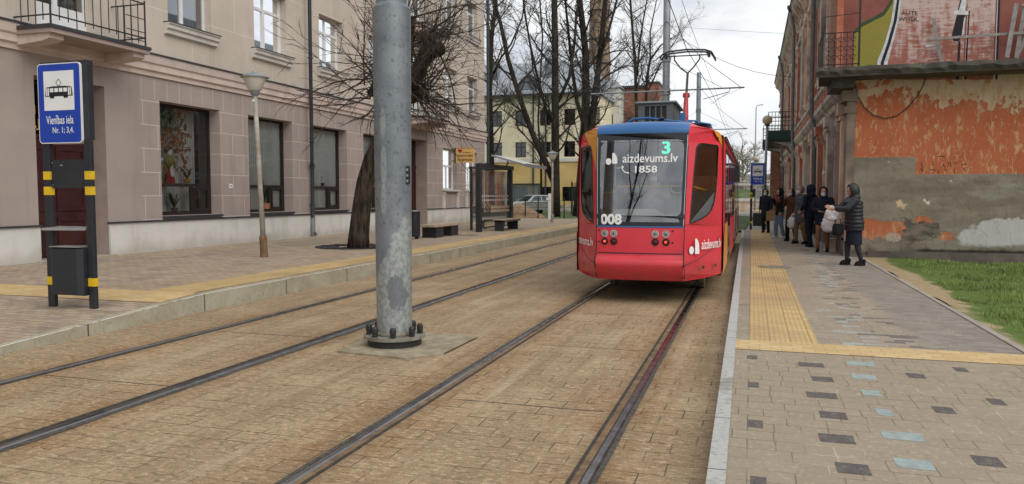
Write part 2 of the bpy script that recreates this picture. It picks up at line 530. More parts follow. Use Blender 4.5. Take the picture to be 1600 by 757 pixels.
def m_plinth():
    a = Mat('pale_plinth_render', .88, spec=.25); n = a.noise(2,5); n2 = a.noise(1.1,6); st = a.noise(2.6,5,stretch=(1,1,.2)); n3 = a.noise(30,3)
    c = a.mix(n, (.60,.59,.56), (.68,.67,.64)); c = a.mix(n2.step(.48,.72)*.6, c, (.50,.485,.44)); c = a.mix(st.step(.55,.72)*.35, c, (.42,.40,.36))
    c = a.mix((.62-a.z+(n2-.5)*.5+(st-.5)*.4).step(0,.42)*.6, c, (.36,.32,.26)); a.color(c); a.bump(n3*.5+n2, .25, .006); return a.m
M['plinth'] = m_plinth()
M['sill'] = plain('white_sill', (.60,.57,.53), .8, .1, 3, dirt=(.42,.39,.35))
M['slate'] = plain('dark_sheet_metal', (.035,.038,.045), .5, .2, 3, spec=.5)
M['white_frame'] = plain('white_window_frame', (.72,.72,.71), .5, .05, 3)
M['brown_frame'] = plain('dark_brown_frame', (.018,.012,.010), .45, .2, 3)
M['door_red'] = plain('dark_red_door', (.045,.010,.010), .5, .25, 3)
M['niche'] = plain('niche_plaster', (.36,.28,.25), .85, .12, 2)
def m_blind():
    a = Mat('vertical_blind', .9, spec=.2)
    s = ((a.y/.095).mod(1)-.5).abs()
    c = a.mix(s*2, (.50,.56,.54), (.80,.85,.83)); a.color(c); return a.m
M['blind'] = m_blind()
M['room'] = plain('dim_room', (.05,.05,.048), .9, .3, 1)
M['shop_glass'] = glass('shop_glass', (.95,.97,.96), .08)
M['up_glass'] = glass('upper_window_glass', (.45,.5,.5), .32)
M['dark_glass'] = glass('dark_window_glass', (.2,.22,.22), .05)
M['roof_grey'] = None

def m_roofmetal():
    a = Mat('grey_standing_seam_roof', .45, spec=.5)
    s = ((a.x/.55).mod(1)-.5).abs().gt(.44); n = a.noise(.8, 5)
    c = a.mix(n, (.22,.245,.27), (.36,.385,.41)); c = a.mix(s*.6, c, (.12,.13,.14)); a.color(c); return a.m
M['roof_grey'] = m_roofmetal()
M['yellow_up'] = plain('cream_yellow_render', (.74,.68,.49), .9, .06, .8, dirt=(.66,.58,.38), dscale=.5)
M['yellow_lo'] = plain('ochre_render', (.62,.45,.185), .9, .1, .8, dirt=(.45,.3,.08), dscale=.5)
M['white_band'] = plain('white_band', (.62,.6,.55), .85, .08, 1)
M['white_side'] = plain('whitewashed_side', (.66,.65,.58), .9, .12, .8, dirt=(.48,.46,.38))
def m_brick(name, c1, c2, mort, wet=(.1,.08,.07)):
    a = Mat(name, .9, spec=.25)
    t, f = a.brick(a.vec(a.x+a.y, a.z), .26, .08, .01, .5)
    n1 = a.noise(.7, 5)
    c = a.mix(t, c1, c2); c = a.mix(f*.6, c, mort); c = a.mix(n1.step(.45,.7)*.55, c, wet)
    a.color(c); a.bump(f*-1.0+a.noise(30,3)*.4, .3, .01); return a.m
M['brick_red'] = m_brick('red_brick', (.22,.075,.04), (.34,.14,.08), (.3,.26,.22))
M['brick_chim'] = m_brick('chimney_brick', (.20,.14,.095), (.29,.20,.13), (.26,.23,.19), (.13,.10,.075))

def m_endwall():
    a = Mat('peeling_end_wall', .92, spec=.2)
    x = a.x; z = a.z
    w1 = a.noise(1.3, 6); w2 = a.noise(5, 6); w3 = a.noise(22, 4); w4 = a.noise(70,3)
    warp = (w1-.5)*.25 + (w2-.5)*.16
    xs = x+warp; zs = z+warp
    # orange wash with pale flecks running down
    fl = a.noise(3.2, 7, stretch=(1.9,1,.75), rough=.68)
    org = a.mix(w1.step(.3,.7), (.43,.115,.052), (.50,.165,.078))
    org = a.mix(w2.step(.5,.75)*.5, org, (.47,.125,.055))
    org = a.mix((fl+ (w3-.5)*.12).step(.525,.60)*.85, org, (.60,.33,.17))
    org = a.mix((a.noise(7,6,stretch=(2.2,1,.6),rough=.7)-(z-3.0)*.012).step(.565,.62)*.7, org, (.63,.42,.25))
    org = a.mix(w4.step(.58,.8)*.35, org, (.38,.115,.06))
    # cream undercoat where the wash has peeled near the top
    pt = (z-3.92 + (a.noise(.8,7,rough=.65)-.5)*2.0 + (w2-.5)*.9 + (fl-.5)*1.3 + x.near(4.6,1.5)*.28)
    crm = a.mix(w2, (.56,.40,.25), (.66,.51,.36)); crm = a.mix((fl.step(.5,.62)*.6).max(w3.step(.5,.75)*.5), crm, (.56,.27,.13))
    org = a.mix(pt.step(.0,.05), org, crm)
    org = a.mix((z-4.16+(w1-.5)*.5).step(0,.06)*a.noise(1.6,4).step(.52,.56), org, (.50,.16,.075))
    # grey cement repair
    lim = x.gt(3.64)*-.41+2.56
    grey = (lim-z+(w3-.5)*.05+(w2-.5)*.05).step(0,.02)
    sw = a.noise(1.5, 7, stretch=(.7,1,2.0), rough=.6)
    gc = a.mix(sw.step(.3,.7), (.185,.160,.120), (.275,.245,.19)); gc = a.mix(w2.step(.5,.8)*.5, gc, (.185,.155,.12))
    gc = a.mix((x.step(3.9,4.6)*z.near(1.75,.6))*sw.step(.45,.7)*.6, gc, (.36,.34,.29))
    gc = a.mix(w4.step(.55,.8)*.3, gc, (.16,.14,.11))
    c = a.mix(grey, org, gc)
    # orange showing again at the bottom, broken dark render beside it
    om = (xs.step(3.52,3.40)*zs.near(.85,.33)*1.6 + xs.near(3.85,.5)*zs.near(1.08,.2)*.62 + xs.near(4.25,.55)*zs.near(.66,.2)*.60 + (a.noise(3.4,6,rough=.65)-.5)*2.4 + (w3-.5)*.9).step(.35,.5)*zs.near(.86,.5).step(0,.25)*(xs-4.75).step(.1,-.1)
    c = a.mix(om, c, a.mix(fl.step(.45,.65), (.43,.135,.06), (.54,.28,.15)))
    dk = (xs.near(3.78,.62)*zs.near(.80,.38)*1.5+(w2-.5)*2.6+(w1-.5)*1.2+(w3-.5)*1.0).step(.38,.62)*(a.noise(2.5,6,stretch=(.6,1,1.6)).step(.35,.6)*.5+.5)*zs.near(.8,.6).step(0,.2)*xs.near(3.8,.9).step(0,.2)
    c = a.mix(dk, c, a.mix(a.noise(4,6,stretch=(.7,1,1.4)).step(.35,.62), (.07,.058,.048), (.20,.17,.135)))
    wt = (xs.near(3.22,.3)*zs.near(.66,.2)*1.5).step(.5,.6)
    c = a.mix(wt*w3.step(.3,.55), c, (.42,.37,.29))
    wp = ((x-4.45)*.55+(w2-.5)*.5+.5-(z-.52)*.9).step(.30,.42)*(z+(w2-.5)*.2).step(.44,.54)*((x+(w2-.5)*1.2)).step(4.45,4.75)*(1.13-z+(w2-.5)*.3+(w3-.5)*.1).step(0,.05)
    c = a.mix(wp, c, a.mix(a.noise(2,6,stretch=(2,1,.5)), (.40,.39,.37), (.56,.555,.53)))
    # small chips
    for cx, cz, r in ((3.32,1.46,.085),(3.42,1.41,.07),(3.86,1.54,.055),(3.92,1.48,.05),(4.38,1.98,.03),(3.05,2.45,.02)):
        ch = ((x-cx)*(x-cx)+(z-cz)*(z-cz))._m('SQRT') + (w3-.5)*.16+(w2-.5)*.12
        c = a.mix(ch.step(r, r-.03), c, (.62,.45,.28) if cx < 3.5 else (.68,.6,.45))
    # graffiti strokes on the plaster edge are mesh; damp dark base
    db = (.46-z+(w1-.5)*.5+(w2-.5)*.35).step(0,.2)
    c = a.mix(db*.8, c, a.mix(w3, (.045,.036,.025), (.13,.105,.075)))
    c = a.mix((.42-z+(w2-.5)*.1).step(0,.05)*x.step(3.5,3.9)*.8, c, (.022,.018,.013))
    a.color(c); a.bump(w2*.5+w3*.5+w4*.2+grey*.8-fl.step(.525,.60)*.5-pt.step(0,.05)*.7-om*.5-dk*.9+wp*.5, .6, .022); return a.m
M['endwall'] = m_endwall()

def m_oldfac():
    a = Mat('weathered_painted_brick', .92, spec=.2)
    n1 = a.noise(.5, 5); n2 = a.noise(3, 6); n3 = a.noise(18,4)
    st = a.noise(1.4, 6, stretch=(1,1,.3))
    c = a.mix(n2.step(.35,.65), (.40,.125,.07), (.50,.20,.12))
    c = a.mix(st.step(.48,.66)*.75, c, (.40,.32,.26))
    c = a.mix(n1.step(.5,.7)*.6, c, (.25,.19,.155))
    c = a.mix(n3.step(.5,.75)*.5, c, (.12,.075,.055)); a.color(c); a.bump(n3+n2, .5, .02); return a.m
M['old_red'] = m_oldfac()
M['old_grey'] = plain('weathered_grey_stucco', (.44,.40,.355), .92, .3, 1.5, bump=.3, dirt=(.13,.11,.09), dscale=1.2)
M['pipe_grey'] = plain('dull_zinc_pipe', (.13,.135,.14), .6, .25, 4)
M['old_cream'] = plain('weathered_cream_stucco', (.62,.50,.39), .92, .25, 1.5, bump=.3, dirt=(.27,.14,.09), dscale=1.0)
M['old_brown'] = plain('weathered_brown_stucco', (.24,.18,.14), .92, .3, 2, bump=.3, dirt=(.11,.085,.07), dscale=1.5)
M['old_plinth'] = plain('dirty_plinth', (.13,.11,.09), .95, .3, 2, bump=.3, dirt=(.06,.05,.04))
M['ledge'] = plain('mossy_concrete_ledge', (.075,.066,.056), .95, .35, 3, bump=.5, dirt=(.14,.125,.1), dscale=2)
def m_mural():
    a = Mat('mural_red_wall', .9, spec=.2)
    n1 = a.noise(1.2, 6); n2 = a.noise(16, 4)
    c = a.mix(n1.step(.3,.7), (.22,.075,.062), (.29,.11,.09)); c = a.mix(n2.step(.6,.75)*.4, c, (.3,.2,.17))
    a.color(c); a.bump(n2, .3, .01); return a.m
M['mural'] = m_mural()
def m_muralpink():
    a = Mat('mural_pale_brushed', .9, spec=.2)
    n = a.noise(2.2, 7, stretch=(1.5,1,8), rough=.75); n2 = a.noise(3,5,stretch=(2.5,1,.5))
    c = a.mix((n+(n2-.5)*.7 - (a.z-5.25)*.13).step(.36,.60), (.54,.42,.39), (.33,.125,.09)); a.color(c); return a.m
M['mural_pink'] = m_muralpink()
def m_muralgreen():
    a = Mat('mural_yellow_green', .9, spec=.2)
    n = a.noise(2, 5); n2 = a.noise(40, 2)
    c = a.mix(n, (.36,.27,.05), (.20,.21,.055)); c = a.mix(n2.step(.64,.7)*.7, c, (.5,.5,.2)); a.color(c); return a.m
M['mural_green'] = m_muralgreen()
M['mural_edge'] = plain('mural_dark_green', (.04,.075,.03), .9, .3, 6)
M['mural_black'] = plain('mural_black', (.012,.012,.016), .85, .3, 6)
M['mural_white'] = plain('mural_white', (.58,.58,.60), .85, .2, 8)
M['soot'] = plain('smeared_spray_paint', (.09,.045,.035), .9, .4, 30)

# ------------------------------------------------------------------ metal, paint, etc.
def m_galv():
    a = Mat('galvanised_steel', .5, .45, .5)
    n1 = a.noise(4, 5, vec=a.O); n2 = a.noise(26, 5, vec=a.O, stretch=(1,1,.7)); n3 = a.noise(90, 2, vec=a.O)
    x, z = a.x, a.z
    c = a.mix(n1.step(.3,.7), (.155,.178,.20), (.225,.25,.272))
    old = a.mix(n2.step(.4,.62), (.26,.29,.29), (.38,.405,.395))
    low = (1.02-z+(n1-.5)*.5+(x+3.73)*1.9).step(-.04,.04)
    c = a.mix(low, c, old)
    # dark runs and spots on the sound coat
    sp = (n2.step(.58,.63)*(a.noise(1.4,3,vec=a.O)).step(.42,.56)); c = a.mix(sp*.65*(1-low), c, (.09,.10,.115))
    dk = (((x+3.62)/.10).abs().pw(2)+((z-.62)/.22).abs().pw(2)+(n1-.5)*2.2+(n2-.5)*1.2).step(1.0,.6)
    c = a.mix(dk*.75, c, (.13,.15,.165))
    for cx, cz, rx, rz in ((-3.75,2.42,.035,.17),(-3.745,1.95,.035,.24),(-3.75,1.62,.04,.2)):
        e = (((x-cx)/rx).abs().pw(2)+((z-cz)/rz).abs().pw(2)+(n1-.5)*1.6+(n2-.5)*1.2).step(1.15,.6)
        c = a.mix(e*.55*n2.step(.3,.5), c, (.40,.43,.41))
    c = a.mix(n3.step(.62,.7)*.3, c, (.5,.53,.53))
    a.color(c); a.rough(n1*.25+.38); a.bump(n3*.3+n2*.4, .15, .003); return a.m
M['galv'] = m_galv()
M['galv_far'] = plain('galvanised_far', (.27,.30,.33), .5, .2, 3, metal=.4)
M['bolt'] = plain('black_bolt', (.018,.018,.02), .55, .3, 8)
M['rusty'] = plain('rusty_flange', (.21,.195,.16), .75, .3, 12, dirt=(.09,.05,.025), dscale=6)
M['concrete'] = plain('concrete_footing', (.30,.255,.175), .9, .25, 8, bump=.3, dirt=(.19,.14,.08), dscale=3)
M['rail'] = plain('polished_rail_steel', (.24,.24,.245), .25, .3, 5, metal=.95)
M['groove'] = plain('rail_groove_dirt', (.165,.105,.055), .9, .4, 9)
M['groove_dark'] = plain('tarred_groove', (.04,.034,.028), .85, .5, 9, bump=.5)
M['rubber'] = plain('rail_rubber_filler', (.075,.066,.056), .8, .5, 26, bump=.5, dirt=(.032,.028,.024), dscale=9)
M['graphite'] = plain('graphite_powder_coat', (.019,.022,.028), .45, .15, 5, spec=.5)
M['yellow_tape'] = plain('yellow_tape', (.72,.47,.015), .45, .1, 6)
M['sign_blue'] = plain('sign_blue', (.008,.05,.40), .35, .06, 3)
M['sign_white'] = plain('sign_white', (.78,.79,.79), .4, .04, 3)
M['black'] = plain('black_paint', (.012,.012,.013), .4, .2, 5)
M['steel'] = plain('brushed_steel', (.42,.42,.42), .4, .15, 6, metal=.7)
M['lamp_glass'] = plain('frosted_lamp_shade', (.62,.60,.53), .4, .08, 3)
M['lamp_post'] = plain('weathered_lamp_post', (.34,.32,.28), .7, .25, 5, dirt=(.19,.13,.075), dscale=2)
M['rust_post'] = plain('rusted_post_base', (.17,.10,.05), .85, .35, 8)
M['globe'] = plain('yellowed_globe', (.47,.40,.27), .35, .12, 3)
M['wood'] = plain('pale_timber_slats', (.44,.34,.25), .7, .2, 6)
M['board_grey'] = plain('weathered_board', (.27,.25,.23), .85, .3, 7, bump=.2)
M['orange_sign'] = plain('orange_sign_board', (.70,.46,.16), .55, .06, 2)
M['dark_red'] = plain('dark_red_lettering', (.16,.012,.02), .5, .1, 3)
M['heart'] = plain('red_heart', (.42,.012,.03), .45, .1, 3)
M['bal_green'] = plain('balcony_green', (.012,.05,.038), .7, .3, 3, dirt=(.04,.04,.03))
M['iron'] = plain('wrought_iron', (.022,.02,.02), .7, .3, 6)
M['car_silver'] = plain('silver_car_paint', (.50,.52,.54), .3, .06, 2, metal=.5)
M['tyre'] = plain('tyre_rubber', (.02,.02,.02), .85, .2, 6)
M['sand'] = plain('sand_heap', (.26,.175,.10), .95, .25, 4, bump=.6)
M['fence_grey'] = plain('grey_sheet_fence', (.16,.19,.205), .6, .12, 2)
M['fence_green'] = plain('green_mesh_fence', (.012,.04,.03), .7, .2, 4)
M['wire'] = plain('contact_wire', (.05,.05,.055), .5, .2, 3)
def m_bark(name, c1, c2):
    a = Mat(name, .95, spec=.15)
    n = a.noise(9, 6, stretch=(1.6,1.6,.28)); n2 = a.noise(2, 4)
    c = a.mix(n.step(.35,.65), c1, c2); c = a.mix(n2.step(.5,.75)*.5, c, tuple(q*.6 for q in c1)); a.color(c); a.bump(n, .9, .03); return a.m
M['bark'] = m_bark('furrowed_bark', (.022,.017,.013), (.072,.055,.042))
M['bark_twig'] = plain('twig_bark', (.042,.032,.025), .9, .3, 3)
M['bark_far'] = m_bark('dark_bark', (.022,.018,.015), (.06,.05,.04))
M['twig_far'] = plain('dark_twigs', (.04,.033,.028), .9, .3, 1)
M['twig_pale'] = plain('pale_budding_twigs', (.30,.27,.20), .9, .3, 1)
# tram
def m_tramred():
    a = Mat('red_tram_paint', .3, spec=.5); n = a.noise(1.4,5); n2 = a.noise(5,6); n3 = a.noise(3,5,stretch=(2,2,.4))
    c = a.mix(n.step(.3,.7), (.60,.028,.046), (.66,.040,.060))
    c = a.mix(((.95-a.z)*.9+(n2-.5)*.9).step(.05,.7)*.42, c, (.22,.075,.06)); c = a.mix(n3.step(.56,.72)*.22, c, (.36,.05,.055))
    a.color(c); a.rough(n2*.3+.18); return a.m
M['tram_red'] = m_tramred()
M['tram_blue'] = plain('blue_tram_paint', (.028,.125,.33), .35, .1, 2)
M['tram_orange'] = plain('orange_tram_paint', (.66,.28,.03), .35, .06, 2)
M['tram_dark'] = plain('tram_dark_mask', (.013,.016,.02), .22, .1, 2)
M['tram_under'] = plain('tram_underframe', (.012,.012,.012), .9, .2, 3)
M['tram_glass'] = glass('tram_windscreen_glass', (.74,.77,.80), .17)
M['tram_sideglass'] = glass('tram_side_glass', (.82,.74,.68), .05)
M['tram_int'] = plain('tram_interior_panel', (.09,.095,.10), .7, .1, 2)
M['tram_seat'] = plain('brown_partition_cover', (.42,.30,.20), .85, .35, 3)
M['tram_cream'] = plain('cream_ledge', (.84,.82,.70), .5, .05, 3)
M['pole_yellow'] = plain('yellow_grab_rail', (.80,.50,.03), .35, .05, 3)
M['decal'] = plain('white_lettering', (.80,.80,.80), .5, .03, 3)
M['led'] = plain('green_led', (.03,.75,.45), .5, .02, 3, emit=1.2)
M['tail'] = plain('lit_tail_lamp', (.9,.05,.02), .3, .02, 3, emit=2.0)
M['lamp_lens'] = plain('clear_lamp_lens', (.30,.31,.31), .15, .3, 30)
M['red_lens'] = plain('dark_red_lens', (.12,.01,.01), .2, .1, 5)
M['chrome'] = plain('chrome_ring', (.6,.6,.6), .2, .1, 5, metal=.9)
M['panto_red'] = plain('pantograph_red', (.40,.03,.035), .5, .2, 4)
# ================================================================== ground, tracks, pavements
FRONT_END = 150
g = MB(); g.box(-420, 420, -60, 900, -1.2, -.16); struct('ground', g, M['ground'])
t = MB(); t.box(-7.42, -.14, -8, FRONT_END, -.3, 0); struct('tram_track_bed', t, M['track'])

def zl(y):   # left pavement height: it ramps down towards the camera
    return .24 if y > 9.1 else max(.0, .24-(9.1-y)*.053)
lp = MB(); ys = [-8, 0, 4.6, 5.5, 6.5, 7.3, 8.2, 9.1, 45, FRONT_END]
for a, b in zip(ys[:-1], ys[1:]):
    za, zb = zl(a), zl(b)
    v = [(-34,a,-.3),(-7.58,a,-.3),(-7.58,b,-.3),(-34,b,-.3),(-34,a,za),(-7.58,a,za),(-7.58,b,zb),(-34,b,zb)]
    if b <= 45: lp.add(v, [(4,5,6,7)])
    else: lp.add([(-10.2,a,za),(-7.58,a,za),(-7.58,b,zb),(-10.2,b,zb)], [(0,1,2,3)])
struct('left_pavement', lp, M['pave_left'])
ve = MB(); ve.quad((-34,45,.2),(-10.2,45,.2),(-10.2,150,.2),(-34,150,.2)); struct('left_verge', ve, M['lawn_far'])
k = MB()
for a, b in zip(ys[:-1], ys[1:]):
    za, zb = max(.02, zl(a)+.004), max(.02, zl(b)+.004)
    k.add([(-7.58,a,-.3),(-7.42,a,-.3),(-7.42,b,-.3),(-7.58,b,-.3),(-7.58,a,za),(-7.43,a,za),(-7.43,b,zb),(-7.58,b,zb)],
          [(4,5,6,7),(1,2,6,5),(0,4,7,3)])
    k.quad((-7.475,a,za+.003),(-7.434,a,za+.003),(-7.434,b,zb+.003),(-7.475,b,zb+.003), 1)
def m_kpaint():
    a = Mat('worn_white_kerb_paint', .85); n = a.noise(7, 5); n2 = a.noise(1.3, 4)
    c = a.mix((n*.6+n2*.4).step(.42,.52), (.27,.24,.18), (.62,.60,.52)); a.color(c); return a.m
struct('left_kerb', k, [M['kerb_left'], m_kpaint()])
yl = MB(); yl.quad((-8.5,9.2,.246),(-7.72,9.2,.246),(-7.72,60,.246),(-8.5,60,.246)); struct('left_tactile_strip', yl, M['tact_long'])
yc = MB()
for a, b in ((-14.3,-11),(-11,-7.6)):
    pass
for a, b in ((8.42,9.1),(9.1,9.2)):
    yc.quad((-13.9,a,zl(a)+.006),(-7.6,a,zl(a)+.006),(-7.6,b,zl(b)+.006),(-13.9,b,zl(b)+.006))
struct('left_yellow_crossing', yc, M['ycross'])

P0 = .18
KI = lambda y: -.078-.0060*y          # inner edge of the kerb, very slightly out of line with the rails
rp = MB(); rp.add([(KI(-8),-8,P0),(2.46,-8,P0),(2.46,34,P0),(KI(34),34,P0),(KI(34),34,-.3),(2.46,34,-.3)], [(0,1,2,3),(3,2,5,4)])
M['paver_dark'] = plain('charcoal_paver', (.105,.093,.088), .85, .45, 60, bump=.5, dirt=(.2,.17,.14), dscale=25)
M['paver_blue'] = plain('blue_grey_paver', (.30,.36,.35), .8, .15, 30, bump=.3, dirt=(.24,.26,.24), dscale=12)
for mi_, L_ in ((1, ((.03,7.28,.09,.17),(.52,7.1,.21,.172),(.04,6.21,.08,.172),(.57,6.57,.16,.172),(.52,6.03,.21,.172),(.55,5.5,.17,.172),(.05,5.14,.09,.17),(.52,4.97,.2,.172),(.55,4.44,.17,.172),(.06,4.08,.08,.17),(1.72,7.28,.1,.17),(1.31,6.92,.13,.172),(1.7,6.21,.1,.172),(1.29,5.86,.13,.172),(1.28,4.79,.14,.172),(1.71,5.14,.1,.17),(1.7,4.08,.1,.17),(.52,3.9,.2,.172),(1.3,3.72,.13,.172))),
                 (2, ((.94,7.28,.22,.172),(.9,6.75,.18,.172),(.88,6.21,.13,.172),(.89,5.68,.1,.172),(.91,5.14,.23,.172),(.88,4.62,.19,.172),(.9,4.08,.15,.172)))):
    for cx, cy, w_, h_ in L_: rp.quad((cx-w_/2,cy-h_/2,P0+.0015),(cx+w_/2,cy-h_/2,P0+.0015),(cx+w_/2,cy+h_/2,P0+.0015),(cx-w_/2,cy+h_/2,P0+.0015), mi_)
struct('right_platform', rp, [M['pave_right'],M['paver_dark'],M['paver_blue']])
kr = MB(); kz = P0+.006
kr.add([(KI(-8)-.097,-8,kz),(KI(-8),-8,kz),(KI(34),34,kz),(KI(34)-.097,34,kz),(KI(-8)-.10,-8,-.3),(KI(34)-.10,34,-.3),(KI(34),34,-.3)], [(0,1,2,3),(4,0,3,5),(3,2,6,5)]); struct('right_kerb', kr, M['kerb_right'])
ty = MB(); ty.quad((.0,8.12,P0+.004),(.66,8.12,P0+.004),(.66,34,P0+.004),(.0,34,P0+.004)); struct('right_tactile_strip', ty, M['tact_long'])
tc = MB(); tc.quad((KI(7.6),7.62,P0+.005),(2.45,7.62,P0+.005),(2.45,8.12,P0+.005),(KI(8.1),8.12,P0+.005)); struct('right_yellow_crossing', tc, M['ycross'])
lk = MB(); lk.box(2.46, 2.53, -8, 20, -.3, P0+.012); struct('lawn_edging', lk, M['path'])
# path beyond the platform, verge between path and track
pp = MB(); pp.quad((-.3,34,.06),(2.4,34,.06),(2.6,60,.04),(.2,60,.04)); pp.quad((.2,60,.04),(2.6,60,.04),(-3,88,.03),(-9,84,.03))
pp.quad((-.17,33.99,.06),(2.46,33.99,.06),(2.46,36,.061),(-.17,36,.061))
struct('path', pp, M['path'])
vg = MB(); vg.quad((-1.2,35.5,.05),(-.32,35.5,.07),(.15,59,.07),(-1.2,62,.05)); struct('grass_verge', vg, M['lawn_far'])
bk = MB()
bk.add([(-60,98,0),(60,98,0),(60,112,2.4),(-60,112,2.4),(60,140,2.5),(-60,140,2.5)], [(0,1,2,3),(3,2,4,5)])
struct('embankment', bk, M['lawn_far'])
# lawn on the right, with blades
lw = MB()
nx, ny = 30, 36
for j in range(ny+1):
    for i in range(nx+1):
        x = 2.53+i*(14/nx); y = -2+j*(22/ny)
        h = .13+.05*math.sin(x*1.7+y*.6)*math.sin(y*.9)+.02*random.random()+ (0 if i else .02)
        lw.v.append((x, y, h))
for j in range(ny):
    for i in range(nx):
        a = j*(nx+1)+i; lw.f.append((a, a+1, a+nx+2, a+nx+1)); lw.m.append(0)
struct('lawn', lw, M['lawn'], smooth=True)
gb = MB(); rg = random.Random(3)
from mathutils import noise as mnoise
def bare(x, y):
    f = mnoise.noise(Vector((x*1.1,y*.9,3)))+.6*mnoise.noise(Vector((x*3.1,y*2.7,1)))
    return max(0,1-(x-2.5)/.55)*1.3+(.9 if (x < 3.3+.5*f and y > 12.5) else 0)+max(0,f*1.1+.18)
n = 0
while n < 52000:
    y = 8.2+11.7*rg.random()**1.25; x = 2.5+ rg.random()*(1.2+y*.30)
    if rg.random() < bare(x, y): n += 1; continue
    h = (.03+.06*rg.random())*(1.0+.7*mnoise.noise(Vector((x*1.7,y*1.5,9))))
    a = rg.random()*6.28; w = .005+.007*rg.random(); dx = math.cos(a)*w; dy = math.sin(a)*w
    z = .12+.05*math.sin(x*1.7+y*.6)*math.sin(y*.9)
    lx = (rg.random()-.5)*.07; ly = (rg.random()-.5)*.07
    gb.add([(x-dx,y-dy,z),(x+dx,y+dy,z),(x+lx,y+ly,z+h)], [(0,1,2)]); n += 1
struct('grass', gb, M['grass_blade'], kind='stuff')

# ------------------------------------------------------------------ rails: head, groove, filler strips
def rail(xc, filler_side, label):
    root = thing('tram_rail', label, 'rail', (xc, 6, 0), 'grooved rails of the two tracks')
    y0, y1 = -8, FRONT_END-4
    h = MB()
    h.add([(xc-.034,y0,.001),(xc-.020,y0,.008),(xc+.020,y0,.008),(xc+.034,y0,.001),(xc-.034,y1,.001),(xc-.020,y1,.008),(xc+.020,y1,.008),(xc+.034,y1,.001)],
          [(0,1,5,4),(1,2,6,5),(2,3,7,6)])
    obj('rail_head', h, M['rail'], root)
    s = filler_side
    gv = MB(); gv.quad((xc-s*.034,y0,.003),(xc-s*.082,y0,.003),(xc-s*.082,y1,.003),(xc-s*.034,y1,.003)); obj('groove', gv, M['groove'] if xc > -3 else M['groove_dark'], root)
    lip = MB(); lip.box(min(xc-s*.082,xc-s*.105), max(xc-s*.082,xc-s*.105), y0, y1, .0, .006); obj('guard_lip', lip, M['groove_dark'], root)
    wf = .045 if xc < -6 else .10 if xc < -4 else .066
    f = MB(); n_ = 150; e_ = [s*(wf+random.uniform(-.012,.012)*(1.5 if -5 < xc < -4 else .3)) for _ in range(n_+1)]
    for i in range(n_):
        a_ = y0+(24-y0)*i/n_; b_ = y0+(24-y0)*(i+1)/n_
        f.quad((xc+s*.034,a_,.0035),(xc+e_[i],a_,.0035),(xc+e_[i+1],b_,.0035),(xc+s*.034,b_,.0035))
    f.quad((xc+s*.034,24,.0035),(xc+s*wf,24,.0035),(xc+s*wf,y1,.0035),(xc+s*.034,y1,.0035)); obj('rubber_filler', f, M['rubber'], root)
rail(-6.33, -1, 'steel rail of the far track, lying nearest the left concrete kerb')
rail(-4.69, 1, 'dark steel rail running just left of the big grey pole')
rail(-2.53, -1, 'shiny steel rail under the left wheels of the red tram')
rail(-.89, 1, 'steel rail closest to the right platform with grey rubber beside it')

# ------------------------------------------------------------------ manhole, tree grate
mh = MB(); mh.lathe((.46,16.6,P0+.005), [(0,0),(.30,0),(.33,.004)], 24, cap=False); single('manhole_cover', mh, M['rusty'], 'round iron manhole cover set in the yellow ribbed strip', 'manhole cover')
gr = MB()
for i in range(3):
    r = .55+.19*i; gr.lathe((-10.35,18.75,.245), [(r,0),(r,.016),(r+.13,.016),(r+.13,0)], 28, cap=False)
for kx in range(12):
    a = kx*PI/6; gr.tube([(-10.35+.5*math.cos(a),18.75+.5*math.sin(a),.256),(-10.35+1.05*math.cos(a),18.75+1.05*math.sin(a),.256)], .02, 4)
single('tree_grate', gr, M['bolt'], 'round iron grate around the foot of the leaning tree', 'tree grate', smooth=False)
lt = MB(); lt.box(-4.42,-4.40,7.0,7.03,.004,.009); 
# ================================================================== left apartment building
FX = -14.4; B0, B1 = -6.0, 41.0; TOP = 14.6
lb = thing('apartment_building', 'mauve and beige plastered apartment building with shop windows at street level', 'building', (FX, 18, .24))
WY = [(16.12,18.42),(19.72,22.02),(23.27,25.57),(26.85,29.15)]            # shop windows
SW = [(34.88,36.72),(38.05,39.75)]                                         # small ground-floor windows
N1 = (12.54,14.38); N2 = (31.0,32.95)
def inx(x): return lambda u, v: (x, u, v)
def reveal(mb, y0, y1, z0, z1, x0, x1, mi=0):
    mb.quad((x0,y0,z0),(x1,y0,z0),(x1,y0,z1),(x0,y0,z1),mi); mb.quad((x0,y1,z0),(x1,y1,z0),(x1,y1,z1),(x0,y1,z1),mi)
    mb.quad((x0,y0,z1),(x1,y0,z1),(x1,y1,z1),(x0,y1,z1),mi); mb.quad((x0,y0,z0),(x1,y0,z0),(x1,y1,z0),(x0,y1,z0),mi)
def rect(y0, y1, z0, z1): return [(y0,z0),(y1,z0),(y1,z1),(y0,z1)]
# mirrored bays to the left (outside the frame) keep the block plausible from the side
XW = [(3.2,5.5),(6.8,9.1)]
lo_holes = [rect(a,b,1.12,4.05) for a, b in WY+XW] + [rect(a,b,1.92,3.95) for a, b in SW]
w = MB()
